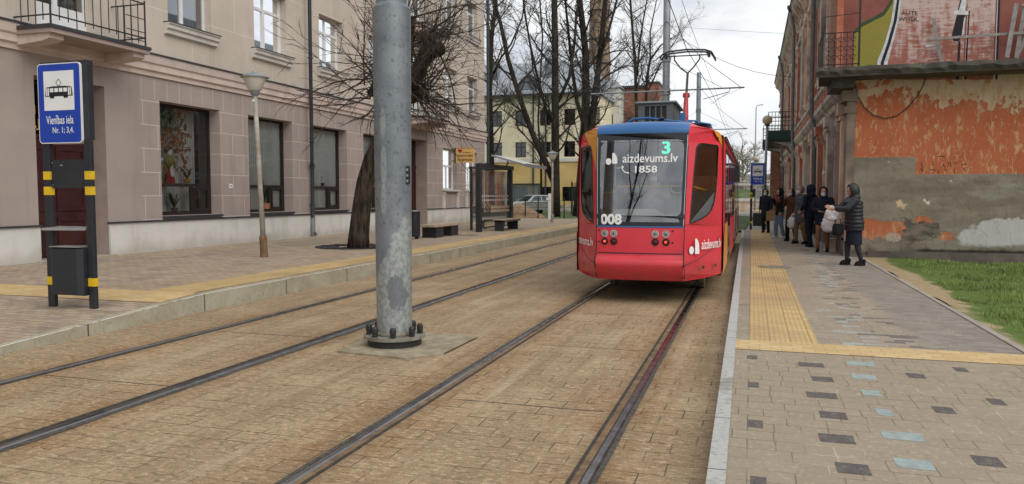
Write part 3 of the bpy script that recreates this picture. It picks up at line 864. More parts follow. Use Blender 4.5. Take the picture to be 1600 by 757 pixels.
# lower wall in strips between the two doorways so the doorways reach the ground
def lower(y0, y1):
    hs = [h for h in lo_holes if h[0][0] > y0 and h[1][0] < y1]
    w.holed(y0,y1,.97,4.66, [(q[0][0],q[1][0],q[0][1],q[2][1]) for q in hs], inx(FX))
lower(B0,N1[0]); lower(N1[1],N2[0]); lower(N2[1],B1)
for a, b in (N1,N2): w.quad((FX,a,4.17),(FX,b,4.17),(FX,b,4.66),(FX,a,4.66))
for a, b in WY+XW: reveal(w, a, b, 1.12, 4.05, FX, FX-.40)
for a, b in SW: reveal(w, a, b, 1.92, 3.95, FX, FX-.32)
obj('lower_wall', w, M['fac_lo'], lb)
for a, b in (N1,N2):
    nm = MB(); reveal(nm, a, b, .2, 4.17, FX, FX-.62); obj('doorway_lining', nm, M['niche'], lb)
pl = MB()
for a, b in ((B0,N1[0]),(N1[1],N2[0]),(N2[1],B1)):
    pl.box(FX-.3, FX+.045, a+.004, b-.004, -.3, .985)
obj('plinth', pl, M['plinth'], lb)
ca = MB()
for a, b in ((B0,N1[0]),(N1[1],N2[0]),(N2[1],B1)): ca.box(FX-.02, FX+.085, a-.02, b+.02, .988, 1.025)
obj('plinth_cap', ca, M['slate'], lb)
sc = MB()
sc.add([], [])
prof = [(0,4.62),(.05,4.62),(.05,4.72),(.11,4.76),(.11,4.90),(.15,4.94),(.17,5.10),(.17,5.13),(0,5.16)]
for i in range(len(prof)-1):
    (a, za), (b, zb) = prof[i], prof[i+1]
    sc.quad((FX+a,B0,za),(FX+a,B1+.1,za),(FX+b,B1+.1,zb),(FX+b,B0,zb))
sc.poly([(p[0],p[1]) for p in prof], [], lambda u, v: (FX+u, B1+.1, v))
obj('string_course', sc, M['string'], lb)
sf = MB(); sf.box(FX, FX+.20, B0, B1+.12, 5.132, 5.172); obj('string_flashing', sf, M['slate'], lb)
UY = [(4.2,5.85),(8.0,9.65),(16.5,18.16),(20.1,21.79),(23.76,25.36),(27.4,29.0),(35.27,36.8),(38.28,39.86)]
BD = [(12.65,14.15),(31.2,32.7)]
uh = []
for f, (z0, z1) in enumerate(((6.06,7.93),(10.02,11.88))):
    uh += [rect(a,b,z0,z1) for a, b in UY]
    uh += [rect(a,b,z0-.82,z1) for a, b in BD]
u = MB(); u.holed(B0,B1,5.16,TOP, [(q[0][0],q[1][0],q[0][1],q[2][1]) for q in uh], inx(FX))
for (a,z0),(b,_),(_,z1),_ in [(h[0],h[1],h[2],h[3]) for h in uh]: reveal(u, a, b, z0, z1, FX, FX-.32)
u.quad((FX,B1,-.2),(FX-11.5,B1,-.2),(FX-11.5,B1,TOP),(FX,B1,TOP)); u.quad((FX-11.5,B0,-.2),(FX-11.5,B1,-.2),(FX-11.5,B1,TOP),(FX-11.5,B0,TOP)); u.quad((FX,B0,-.2),(FX-11.5,B0,-.2),(FX-11.5,B0,TOP),(FX,B0,TOP))
obj('upper_wall', u, M['fac_up'], lb)
rf = MB(); rf.box(FX-12, FX+.45, B0-.3, B1+.3, TOP, TOP+.35); rf.add([(FX+.4,B0,TOP+.35),(FX+.4,B1,TOP+.35),(FX-6,B1-3,TOP+3),(FX-6,B0+3,TOP+3),(FX-12,B0,TOP+.35),(FX-12,B1,TOP+.35)], [(0,1,2,3),(3,2,5,4),(0,3,4),(1,5,2)])
obj('roof', rf, M['slate'], lb)
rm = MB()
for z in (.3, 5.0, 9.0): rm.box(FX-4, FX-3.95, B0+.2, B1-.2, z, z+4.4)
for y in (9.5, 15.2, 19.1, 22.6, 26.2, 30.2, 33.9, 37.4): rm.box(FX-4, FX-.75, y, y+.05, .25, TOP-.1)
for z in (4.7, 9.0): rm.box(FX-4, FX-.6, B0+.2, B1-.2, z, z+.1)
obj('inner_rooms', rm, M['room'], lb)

def frame_rect(mb, y0, y1, z0, z1, x, t, d=.06):
    mb.box(x-d, x, y0, y0+t, z0, z1); mb.box(x-d, x, y1-t, y1, z0, z1)
    mb.box(x-d, x, y0+t, y1-t, z0, z0+t); mb.box(x-d, x, y0+t, y1-t, z1-t, z1)
def shop_window(y0, y1, k):
    f = MB(); x = FX-.34
    frame_rect(f, y0, y1, 1.12, 4.05, x, .075)
    f.box(x-.06, x+.01, y0+.075, y1-.075, 1.88, 1.97)
    ym = lerp(y0, y1, .66); f.box(x-.058, x+.004, ym-.05, ym+.05, 1.195, 1.88)
    frame_rect(f, ym+.06, y1-.08, 1.21, 1.87, x+.012, .07, .05)
    fo = obj('window', f, M['brown_frame'], lb)
    p = MB(); p.quad((x-.03,y0+.07,1.19),(x-.03,y1-.07,1.19),(x-.03,y1-.07,3.98),(x-.03,y0+.07,3.98)); obj('pane', p, M['shop_glass'], fo)
    s = MB(); s.box(x-.02, FX+.075, y0+.002, y1-.002, 1.06, 1.117); obj('sill', s, M['slate'], fo)
    b = MB()
    if k == 0: b.box(FX-.86, FX-.84, lerp(y0,y1,.02), y1-.05, 1.2, 4.02)
    else: b.box(FX-.47, FX-.45, y0+.06, y1-.06, 1.2, 4.02)
    obj('blind', b, M['blind'] , fo)
for k, (a, b) in enumerate(WY+XW): shop_window(a, b, k)

def white_window(y0, y1, z0, z1, sill=True, door=False):
    f = MB(); x = FX-.22
    frame_rect(f, y0, y1, z0, z1, x, .07)
    zt = lerp(z0, z1, .70 if not door else .78)
    if z1-z0 > 1.5: f.box(x-.06, x+.008, y0+.07, y1-.07, zt-.04, zt+.04)
    ym = lerp(y0, y1, .45); f.box(x-.058, x+.012, ym-.055, ym+.055, z0+.07, zt-.04)
    f.box(x-.058, x+.004, ym-.03, ym+.03, zt+.04, z1-.07)
    if door: f.box(x-.05, x+.004, y0+.07, y1-.07, z0+.07, z0+.55)
    fo = obj('window' if not door else 'balcony_door', f, M['white_frame'], lb)
    p = MB(); p.quad((x-.03,y0+.06,z0+.06),(x-.03,y1-.06,z0+.06),(x-.03,y1-.06,z1-.06),(x-.03,y0+.06,z1-.06)); obj('pane', p, M['up_glass'], fo)
    c = MB(); c.box(x-.32, x-.30, lerp(y0,y1,.62), y1-.04, z0+.05, z1-.05); obj('curtain', c, M['blind'], fo)
    if sill:
        s = MB(); pr = [(0,-.30),(.10,-.27),(.10,-.18),(.16,-.14),(.16,-.05),(.20,-.03),(.20,.0),(-.2,.03)]
        a, b = y0-.16, y1+.30*0+.16
        for i in range(len(pr)-1):
            (xa, za), (xb, zb) = pr[i], pr[i+1]
            s.quad((FX+xa,a,z0+za),(FX+xa,b,z0+za),(FX+xb,b,z0+zb),(FX+xb,a,z0+zb))
        for y in (a, b): s.poly(pr[:-1]+[(0,0)], [], lambda uu, vv, y=y: (FX+uu, y, z0+vv))
        obj('sill', s, M['sill'], fo)
        cp = MB(); cp.box(FX-.2, FX+.22, a-.01, b+.01, z0+.004, z0+.022); obj('sill_flashing', cp, M['slate'], fo)
for z0, z1 in ((6.06,7.93),(10.02,11.88)):
    for a, b in UY: white_window(a, b, z0, z1)
    for a, b in BD: white_window(a, b, z0-.82, z1, False, True)
for a, b in SW:
    f = MB(); x = FX-.2; frame_rect(f, a, b, 1.92, 3.95, x, .08); f.box(x-.06,x+.005,a+.08,b-.08,3.05,3.15); ym=lerp(a,b,.5); f.box(x-.06,x+.004,ym-.04,ym+.04,2.0,3.05)
    fo = obj('window', f, M['white_frame'], lb)
    p = MB(); p.quad((x-.03,a+.07,1.98),(x-.03,b-.07,1.98),(x-.03,b-.07,3.88),(x-.03,a+.07,3.88)); obj('pane', p, M['shop_glass'], fo)
    p = MB(); p.box(x-.22,x-.2,a+.02,b-.02,1.95,3.9); obj('curtain', p, M['blind'], fo)
    s = MB(); s.box(FX-.18, FX+.16, a-.18, b+.18, 1.84, 1.92)
    for y in (a-.12, b-.10): s.box(FX-.01, FX+.09, y, y+.22, 1.0, 1.835); s.box(FX-.01, FX+.12, y-.03, y+.25, 1.68, 1.80)
    obj('apron', s, M['sill'], fo)
# doors in the two doorways
for a, b in (N1, N2):
    d = MB(); x = FX-.56; ym = (a+b)/2
    d.box(x-.06, x, a, b, .24, 2.95); 
    for y0, y1 in ((a+.08,ym-.04),(ym+.04,b-.08)):
        for z0, z1 in ((.42,1.15),(1.3,2.75)): frame_rect(d, y0, y1, z0, z1, x+.025, .09, .03)
    do = obj('door', d, M['door_red'], lb)
    tr = MB(); tr.box(x-.05, x-.01, a, b, 2.95, 4.17); obj('transom_window', tr, M['dark_glass'], do)
    fr = MB(); fr.box(x-.05, x+.03, a, b, 2.91, 2.99); fr.box(x-.03, x+.01, a, a+.06, 2.99, 4.17); obj('transom_bar', fr, M['door_red'], do)
    if a < 20:
        tx = MB(); put_text(tx, 'ali', lambda q, v: (x+.004, q, v), a+.40, 3.52, .20, .46); put_text(tx, '\u201eJ', lambda q, v: (x+.004, q, v), a+.48, 3.20, .24, .24)
        obj('gilt_lettering', tx, M['orange_sign'], do)
    hb = MB(); hb.box(x, x+.05, ym-.12, ym-.09, 1.15, 1.45); obj('handle', hb, M['steel'], do)
    st = MB(); st.box(FX-.5, FX+.12, a-.12, b+.12, .2, .262); obj('doorstep', st, M['kerb_left'], lb)
def balcony(y0, y1, zt, xf=-13.38):
    s = MB(); s.box(FX, xf, y0, y1, zt-.16, zt-.065)
    so = obj('balcony', s, M['niche'], lb)
    e = MB(); e.box(FX, xf+.03, y0-.03, y1+.03, zt-.07, zt); obj('slab_edge', e, M['slate'], so)
    for y in (y0+.05, y1-.40):
        b = MB(); b.prism([(0,-.16),(.92,-.16),(.92,-.26),(.75,-.31),(.06,-.36),(0,-.36)], lambda uu, v, q, y=y: (FX+uu, y+q, zt+v), .34); obj('bracket', b, M['string'], so)
    r = MB(); xs = xf-.06
    for z in (zt+.20, zt+.98):
        r.tube([(FX,y0+.06,z),(xs,y0+.06,z),(xs,y1-.06,z),(FX,y1-.06,z)], .017, 6)
    n = int((y1-y0)/.22)
    for i in range(n+1):
        y = lerp(y0+.06, y1-.06, i/n); r.tube([(xs,y,zt if i%3 == 0 else zt+.12),(xs,y,zt+1.0)], .011, 5)
    for i in range(1, 5):
        for y in (y0+.06, y1-.06):
            x = lerp(FX, xs, i/5); r.tube([(x,y,zt+ (.0 if i%2 else .1)),(x,y,zt+1.0)], .011, 5)
    for (x, y) in ((xs,y0+.06),(xs,y1-.06)): r.tube([(x,y,zt),(x,y,zt+1.05)], .02, 6)
    # ornamental cross bars on the near corner panel
    for zz in (.12,.32,.62):
        r.tube([(xs+.004,y1-.62,zt+zz),(xs+.004,y1-.1,zt+zz)], .012, 5)
    obj('railing', r, M['iron'], so)
balcony(12.08, 14.72, 5.07); balcony(30.6, 33.3, 5.07); balcony(30.6, 33.3, 9.03)
def downpipe(y, jog):
    p = MB()
    if jog:
        p.tube([(FX+.24,y,TOP),(FX+.24,y,2.92),(FX+.17,y+.10,2.74),(FX+.12,y+.2,2.6),(FX+.12,y+.2,.42),(FX+.22,y+.2,.30)], .062, 10)
        p.lathe((FX+.12,y+.2,0), [(.07,2.55),(.085,2.6),(.085,2.72)], 10)
    else: p.tube([(FX+.16,y,TOP),(FX+.16,y,.5)], .085, 10)
    po = obj('drainpipe', p, M['slate'], lb, smooth=40)
    c = MB()
    for z in (1.3, 3.4, 6.2, 8.4, 10.5): c.lathe((FX+(.24 if jog and z > 2.7 else .12 if jog else .16), y+(.2 if jog and z < 2.7 else 0), z), [(.066,0),(.085,.005),(.085,.05),(.066,.055)], 10)
    c.box(FX, FX+.2, y+(.19 if jog else -.01), y+(.21 if jog else .01), 1.31, 1.34)
    obj('pipe_clamp', c, M['slate'], po)
    if jog:
        q = MB(); q.tube([(FX+.12,y+.2,.88),(FX+.12,y+.2,.30)], .075, 10); obj('cast_foot', q, M['galv_far'], po)
downpipe(22.80, True); downpipe(41.15, False)
nb = MB(); nb.box(FX, FX+.012, 18.78, 18.92, 1.86, 1.98); nbo = obj('number_plate', nb, M['sign_white'], lb)
nt_ = MB(); nt_.box(FX+.012, FX+.014, 18.82, 18.84, 1.89, 1.95); nt_.box(FX+.012, FX+.014, 18.86, 18.89, 1.90, 1.94); obj('plate_mark', nt_, M['mural_black'], nbo)

# ------------------------------------------------------------------ orange sign on the wall
sg = thing('shop_sign', 'orange board with red heart and dark red lettering, hung off the mauve wall', 'sign', (-13.7, 36.0, 3.3))
SY = 36.0
s = MB(); s.box(-14.16,-13.18,SY,SY+.07,3.26,4.02); obj('board', s, M['orange_sign'], sg)
s = MB(); s.tube([(-14.4,SY+.03,3.92),(-14.12,SY+.03,3.92)], .02, 6); s.tube([(-14.4,SY+.03,3.36),(-14.12,SY+.03,3.36)], .02, 6); s.box(-14.24,-14.18,SY,SY+.07,3.25,4.0); obj('bracket', s, M['iron'], sg)
mp = lambda q, v: (q, SY-.004, v)
s = MB(); hp = []
for i in range(28):
    t_ = 2*PI*i/28; hp.append((-13.93+.0075*16*math.sin(t_)**3, 3.85+.0075*(13*math.cos(t_)-5*math.cos(2*t_)-2*math.cos(3*t_)-math.cos(4*t_))))
s.poly(hp, [], mp); obj('heart', s, M['heart'], sg)
s = MB(); put_text(s, 'KARDIOLO\u0122IJAS', mp, -13.68, 3.60, .15, .84, bold=.03); put_text(s, 'PRIV\u0100TPRAKSE', mp, -13.68, 3.415, .15, .78, bold=.03)
for x0, x1 in ((-13.80,-13.70),(-13.66,-13.36)): s.quad((x0,SY-.004,3.755),(x1,SY-.004,3.755),(x1,SY-.004,3.785),(x0,SY-.004,3.785))
obj('lettering', s, M['dark_red'], sg)

# ------------------------------------------------------------------ display in the first shop window
DX = FX-.56
def doll(y, h, cl, wool, label, apron):
    z0 = 1.98
    d = thing('doll', label, 'doll', (DX, y, z0), None)
    a = MB(); a.lathe((DX,y,z0), [(.13*h,0),(.12*h,.1*h),(.06*h,.42*h),(.02,.46*h)], 14); obj('skirt', a, cl, d, smooth=40)
    a = MB(); a.lathe((DX,y,z0+.4*h), [(.05*h,0),(.095*h,.1*h),(.10*h,.2*h),(.04*h,.28*h)], 12)
    for s_ in (-1,1): a.tube([(DX+.02,y+s_*.09*h,z0+.62*h),(DX+.06,y+s_*.15*h,z0+.48*h),(DX+.1,y+s_*.09*h,z0+.38*h)], .032*h, 7)
    obj('bodice', a, M['mural_green'], d, smooth=True)
    a = MB(); a.ball((DX,y,z0+.78*h), .085*h, .085*h, .1*h, 12); obj('head', a, M['sign_white'], d, smooth=True)
    a = MB(); a.ball((DX-.025*h,y,z0+.81*h), .1*h, .11*h, .11*h, 12)
    if not apron:
        for s_ in (-1,1): a.tube([(DX,y+s_*.05*h,z0+.86*h),(DX+.02,y+s_*.12*h,z0+.8*h),(DX+.03,y+s_*.14*h,z0+.62*h)], [.025*h,.04*h,.03*h], 7)
    obj('hair' if apron else 'ears', a, wool, d, smooth=True)
    if apron:
        a = MB(); a.lathe((DX+.02,y+.0,z0), [(.115*h,.16*h),(.075*h,.42*h)], 14, cap=False, sx=1.0, sy=.62); obj('apron', a, M['decal'], d, smooth=True)
M['wool_red'] = plain('red_cloth', (.42,.045,.03), .9, .2, 8); M['wool_green'] = plain('green_cloth', (.06,.11,.035), .9, .3, 8); M['wool_grey'] = plain('grey_plush', (.25,.25,.21), .95, .2, 8)
doll(17.05, 1.08, M['wool_red'], M['black'], 'doll in red skirt and white apron inside the first shop window', True)
doll(16.74, .80, M['wool_green'], M['wool_grey'], 'grey rabbit doll in green standing beside the red skirted doll', False)
M['leaf_g'] = plain('plastic_leaves', (.03,.12,.06), .6, .5, 6); M['leaf_o'] = plain('dry_leaves', (.32,.13,.045), .8, .5, 6); M['leaf_d'] = plain('houseplant_leaves', (.03,.075,.022), .5, .4, 6)
M['pot_y'] = plain('yellow_pot', (.5,.30,.04), .5, .15, 6); M['pot_t'] = plain('terracotta_trough', (.30,.12,.06), .8, .15, 6)
def garland(y0, y1, z0, z1, n, sz, m, label):
    a = MB(); r = random.Random(int(z0*100))
    for i in range(n):
        x = FX-.44-.2*r.random(); y = lerp(y0,y1,r.random()); z = lerp(z0,z1,r.random())
        t_ = r.random()*6.28; q = sz*(.6+.8*r.random())
        a.add([(x,y-q*math.cos(t_),z),(x+q*.5,y,z+q*.4),(x,y+q*math.cos(t_),z+q*math.sin(t_)),(x-.01,y,z-q*1.6)], [(0,1,2,3)])
    a.tube([(FX-.5,y0,z1+.03),(FX-.5,(y0+y1)/2,z1),(FX-.5,y1,z1+.03)], .012, 5)
    single('leaf_garland', a, m, label, 'garland')
garland(16.2, 17.6, 3.42, 3.92, 110, .07, M['leaf_g'], 'green leaf garland hanging at the top of the first shop window')
garland(16.2, 17.8, 2.92, 3.42, 190, .055, M['leaf_o'], 'rust coloured leaf garland hanging above the two dolls')
garland(17.2, 17.8, 2.3, 2.95, 50, .05, M['leaf_o'], 'thin rust and gold leaf spray beside the red skirted doll')
def potplant(y, z0, h, r0, pot, m, label, n=16, fan=.5, x=DX):
    p = thing('potted_plant', label, 'potted plant', (x, y, z0), 'potted plants in the shop windows')
    a = MB(); a.lathe((x,y,z0), [(r0*.7,0),(r0,.02),(r0*1.1,r0*1.3),(r0*.95,r0*1.32)], 12); obj('pot', a, pot, p, smooth=40)
    a = MB(); r = random.Random(int(y*1000))
    for i in range(n):
        t_ = r.random()*6.28; f = fan*(.4+.6*r.random()); hh = h*(.5+.5*r.random())
        b = Vector((x,y,z0+r0)); tip = Vector((x+f*.5*math.cos(t_), y+f*math.sin(t_), z0+r0+hh)); mid = b.lerp(tip,.55)+Vector((0,0,hh*.22)); wv = Vector((math.sin(t_)*.02,math.cos(t_)*.03,0))
        a.add([b-wv*.4,b+wv*.4,mid+wv,mid-wv,tip], [(0,1,2,3),(3,2,4)])
    obj('leaves', a, m, p)
potplant(17.72, 1.99, .42, .09, M['pot_y'], M['leaf_d'], 'spiky plant in a yellow pot to the right of the dolls', 14, .28)
potplant(16.45, 1.99, .22, .08, M['pot_y'], M['leaf_d'], 'small yellow pot in the left corner beside the rabbit doll', 8, .1)
potplant(17.2, 1.2, .5, .09, M['bolt'], M['leaf_d'], 'dark leafy plant behind the low pane under the dolls', 22, .35)
potplant(16.5, 1.2, .12, .13, M['pot_y'], M['leaf_o'], 'squat yellow bowl behind the low pane under the rabbit doll', 10, .1)
potplant(20.1, 1.2, 1.4, .17, M['pot_t'], M['leaf_g'], 'tall bushy green plant in the second shop window behind the street lamp', 46, .26, FX-.45)
potplant(21.1, 1.2, .9, .15, M['pot_t'], M['leaf_d'], 'thin stemmed plant in terracotta at the right of the second shop window', 14, .25, FX-.45)
potplant(23.75, 1.99, .62, .07, M['bolt'], M['decal'], 'taller white orchid on the transom of the third shop window', 12, .22, FX-.44)
potplant(24.55, 1.99, .34, .08, M['bolt'], M['decal'], 'short white flowering pot plant on the right of the taller white orchid', 10, .14, FX-.44)
# ================================================================== tram stop totem (both platforms)
def tram_picto(mb_w, mb_b, mp, cx, cz, w):
    """old tram side view: black body, white windows, diamond current collector"""
    s = w/.46
    B = lambda x0, x1, z0, z1: mb_b.quad(mp(cx+x0*s,cz+z0*s), mp(cx+x1*s,cz+z0*s), mp(cx+x1*s,cz+z1*s), mp(cx+x0*s,cz+z1*s))
    Wq = lambda x0, x1, z0, z1: mb_w.quad(mp(cx+x0*s,cz+z0*s,1), mp(cx+x1*s,cz+z0*s,1), mp(cx+x1*s,cz+z1*s,1), mp(cx+x0*s,cz+z1*s,1))
    mb_b.poly([(-.23,-.055),(.23,-.055),(.215,.06),(.19,.065),(.1,.075),(-.1,.075),(-.19,.065),(-.215,.06)], [], lambda u, v: mp(cx+u*s, cz+v*s))
    for k in range(4): Wq(-.145+.075*k, -.085+.075*k, .0, .05)
    for x in (-.21, .155): Wq(x, x+.022, -.045, .052); Wq(x+.03, x+.05, -.045, .052)
    for x in (-.13,-.095,.095,.13): mb_b.poly(circle2(x,-.062,.02,10), [], lambda u, v: mp(cx+u*s, cz+v*s))
    P = [(-.045,.115),(0,.165),(.045,.115),(.01,.08),(-.01,.08)]
    for (a, b) in zip(P, P[1:]+P[:1]):
        d = Vector((b[0]-a[0], b[1]-a[1])).normalized(); n = Vector((-d.y, d.x))*.0035
        mb_b.quad(mp(cx+(a[0]+n.x)*s,cz+(a[1]+n.y)*s), mp(cx+(b[0]+n.x)*s,cz+(b[1]+n.y)*s), mp(cx+(b[0]-n.x)*s,cz+(b[1]-n.y)*s), mp(cx+(a[0]-n.x)*s,cz+(a[1]-n.y)*s))
def totem(x0, y0, z0, label, k=1.0, kz=1.0, pap=False):
    t = thing('tram_stop_sign', label, 'stop sign', (x0, y0, z0), 'tram stop signs on the two platforms')
    X = lambda u: x0+u*k; Z = lambda v: z0+v*kz
    def bx(mb, a, b, c, d, e, f, mi=None): mb.box(X(a), X(b), y0+c, y0+d, Z(e), Z(f), mi)
    for a, b in ((-.42,-.305),(.27,.375)):
        m = MB(); bx(m, a, b, 0, .055, 0, 2.2); lo = obj('post', m, M['graphite'], t, bevel=.006)
        for z in (.30, 1.49, 1.69):
            q = MB(); bx(q, a-.002, b+.002, -.002, .057, z, z+.108); obj('yellow_band', q, M['yellow_tape'], lo)
    m = MB(); bx(m, -.42, .36, .0, .10, 2.2, 3.22); obj('head_box', m, M['graphite'], t, bevel=.008)
    for yy, dy in ((-.032,-.028),(.105,.133)):
        m = MB(); m.prism([(X(u),Z(v)) for u, v in rrect(-.425,.285,2.16,3.19,.05)], lambda u, v, w: (u, y0+yy+w, v), .027)
        bo = obj('sign_board', m, M['sign_white'], t)
        m = MB(); f = y0+yy-.0025 if yy < 0 else y0+yy+.0295
        sg_ = 1 if yy < 0 else -1
        mp = lambda u, v, l=0: (u, f-sg_*.002*(1+l), v)
        m.poly([(X(u),Z(v)) for u, v in rrect(-.413,.273,2.172,3.178,.042)], [], lambda u, v: (u, f, v)); obj('blue_field', m, M['sign_blue'], bo)
        m = MB(); m.poly([(X(-.32),Z(2.585)),(X(.18),Z(2.585)),(X(.18),Z(3.09)),(X(-.32),Z(3.09))], [], mp)
        if yy < 0:
            put_text(m, 'Vien\u012bbas iela', mp, X(-.07), Z(2.465), .115*kz, .45*k, bold=.012); put_text(m, 'Nr. 1; 3,4.', mp, X(-.02), Z(2.325), .09*kz, .35*k, bold=.012)
        b = MB(); mp2 = lambda u, v, l=0: mp(u, v, 1+l); tram_picto(m, b, mp2, X(-.07), Z(2.82), .46*k)
        obj('white_panel', m, M['sign_white'], bo); obj('pictogram', b, M['mural_black'], bo)
    m = MB(); bx(m, -.305, .27, .02, .05, 1.58, 1.95); po = obj('info_plate', m, M['graphite'], t)
    m = MB()
    for v in (1.62, 1.91): m.lathe((X(-.285), y0+.02, Z(v)), [(.008,-.004),(.008,0)], 8, axis='y')
    bx(m, -.15, -.11, .016, .02, 1.87, 1.885); obj('screw', m, M['steel'], po)
    if pap:
        m = MB(); bx(m, -.16, .16, .008, .018, 1.45, 1.98); 
        pa = obj('timetable', m, M['sign_white'], po); m = MB()
        for i in range(5): bx(m, -.12, .12, .004, .008, 1.52+.08*i, 1.55+.08*i)
        obj('print_line', m, M['old_grey'], pa)
    m = MB(); m.add([(X(-.33),y0-.14,Z(1.03)),(X(.265),y0-.02,Z(1.03)),(X(.265),y0+.13,Z(1.045)),(X(-.33),y0+.13,Z(1.045)),(X(-.33),y0-.14,Z(1.06)),(X(.265),y0-.02,Z(1.06)),(X(.265),y0+.13,Z(1.075)),(X(-.33),y0+.13,Z(1.075))], [(0,1,2,3),(4,5,6,7),(0,1,5,4),(1,2,6,5),(2,3,7,6),(3,0,4,7)])
    obj('lean_shelf', m, M['steel'], t)
    m = MB(); m.box(X(-.272), X(.262), y0-.06, y0+.15, Z(.18), Z(.80)); m.prism([(X(-.272),y0-.06),(X(.262),y0-.06),(X(.2),y0-.11),(X(-.21),y0-.11)], lambda u, v, w: (u, v, Z(.19)+w), .60*kz)
    bo = obj('bin', m, M['graphite'], t, bevel=.005)
    m = MB(); m.box(X(-.262), X(.252), y0-.1, y0+.145, Z(.81), Z(.822)); obj('bin_rim', m, M['steel'], bo)
    return t
totem(-8.51, 7.87, .17, 'graphite stop sign with big blue tram board and bin on the left pavement')
totem(.30, 36.2, .10, 'far tram stop sign behind the person in navy on the right platform', .88, .93, True)

# ------------------------------------------------------------------ street lamps of the left pavement
def cone_lamp(x, y, z, h, lean, label, rusty):
    t = thing('street_lamp', label, 'street lamp', (x, y, z), 'cone shade lamps on the left pavement')
    tip = Vector((x+lean, y, z+h)); b = Vector((x, y, z))
    m = MB(); m.tube([b.lerp(tip,.1), b.lerp(tip,.5), tip], [.062,.055,.05], 12); obj('post', m, M['lamp_post'], t, smooth=True)
    m = MB(); m.tube([b, b.lerp(tip,.115)], [.085,.085], 12); m.tube([b.lerp(tip,.115), b.lerp(tip,.135)], [.092,.075], 12); obj('post_base', m, M['rust_post'] if rusty else M['lamp_post'], t, smooth=40)
    c = tip
    m = MB(); m.lathe(c, [(.055,-.02),(.10,.02),(.11,.07),(.09,.085)], 16); obj('collar', m, M['galv_far'], t, smooth=40)
    m = MB(); m.lathe(c, [(.10,.085),(.15,.12),(.255,.37),(.26,.385)], 24); obj('shade', m, M['lamp_glass'], t, smooth=40)
    m = MB(); m.lathe(c, [(.31,.385),(.315,.40),(.19,.47),(.06,.505),(.05,.53),(.02,.54)], 24); obj('cap', m, M['galv_far'], t, smooth=40)
    if rusty:
        m = MB(); m.box(c.x-.03, c.x+.03, c.y-.06, c.y-.053, c.z-.16, c.z-.1); obj('number_tag', m, M['sign_white'], t)
cone_lamp(-10.64, 15.06, .24, 3.68, -.16, 'leaning street lamp with rusty foot in front of the shop windows', True)
cone_lamp(-9.82, 38.5, .24, 3.15, 0, 'upright street lamp standing before the dark trees past the shelter', False)
def globe_lamp(x, y, h, lean, label):
    t = thing('street_lamp', label, 'street lamp', (x, y, .05), 'globe lamps beyond the right platform')
    m = MB(); m.tube([(x-lean,y,.05),(x,y,h)], [.09,.06], 10); obj('post', m, M['galv_far'], t, smooth=True)
    m = MB(); m.lathe((x,y,h-.02), [(.06,0),(.12,.02),(.13,.1)], 12); obj('collar', m, M['bolt'], t)
    m = MB(); m.ball((x,y,h+.29), .255, n=18); obj('globe', m, M['globe'], t, smooth=True)
globe_lamp(.71, 43, 5.31, .12, 'nearer globe lamp rising in front of the green balcony')
globe_lamp(.32, 85, 5.2, 0, 'far globe lamp just above the far blue stop board')
tl = thing('street_lamp', 'tall thin street light reaching into the sky far down the street', 'street lamp', (.3,110,0))
m = MB(); m.tube([(.3,110,0),(.35,110,13.5)], [.11,.06], 8); obj('post', m, M['galv_far'], tl)
m = MB(); m.tube([(.35,110,13.5),(.5,110,13.75),(.9,110,13.8)], .05, 6); m.box(.8,1.25,109.9,110.1,13.76,13.86); obj('lamp_head', m, M['galv_far'], tl)

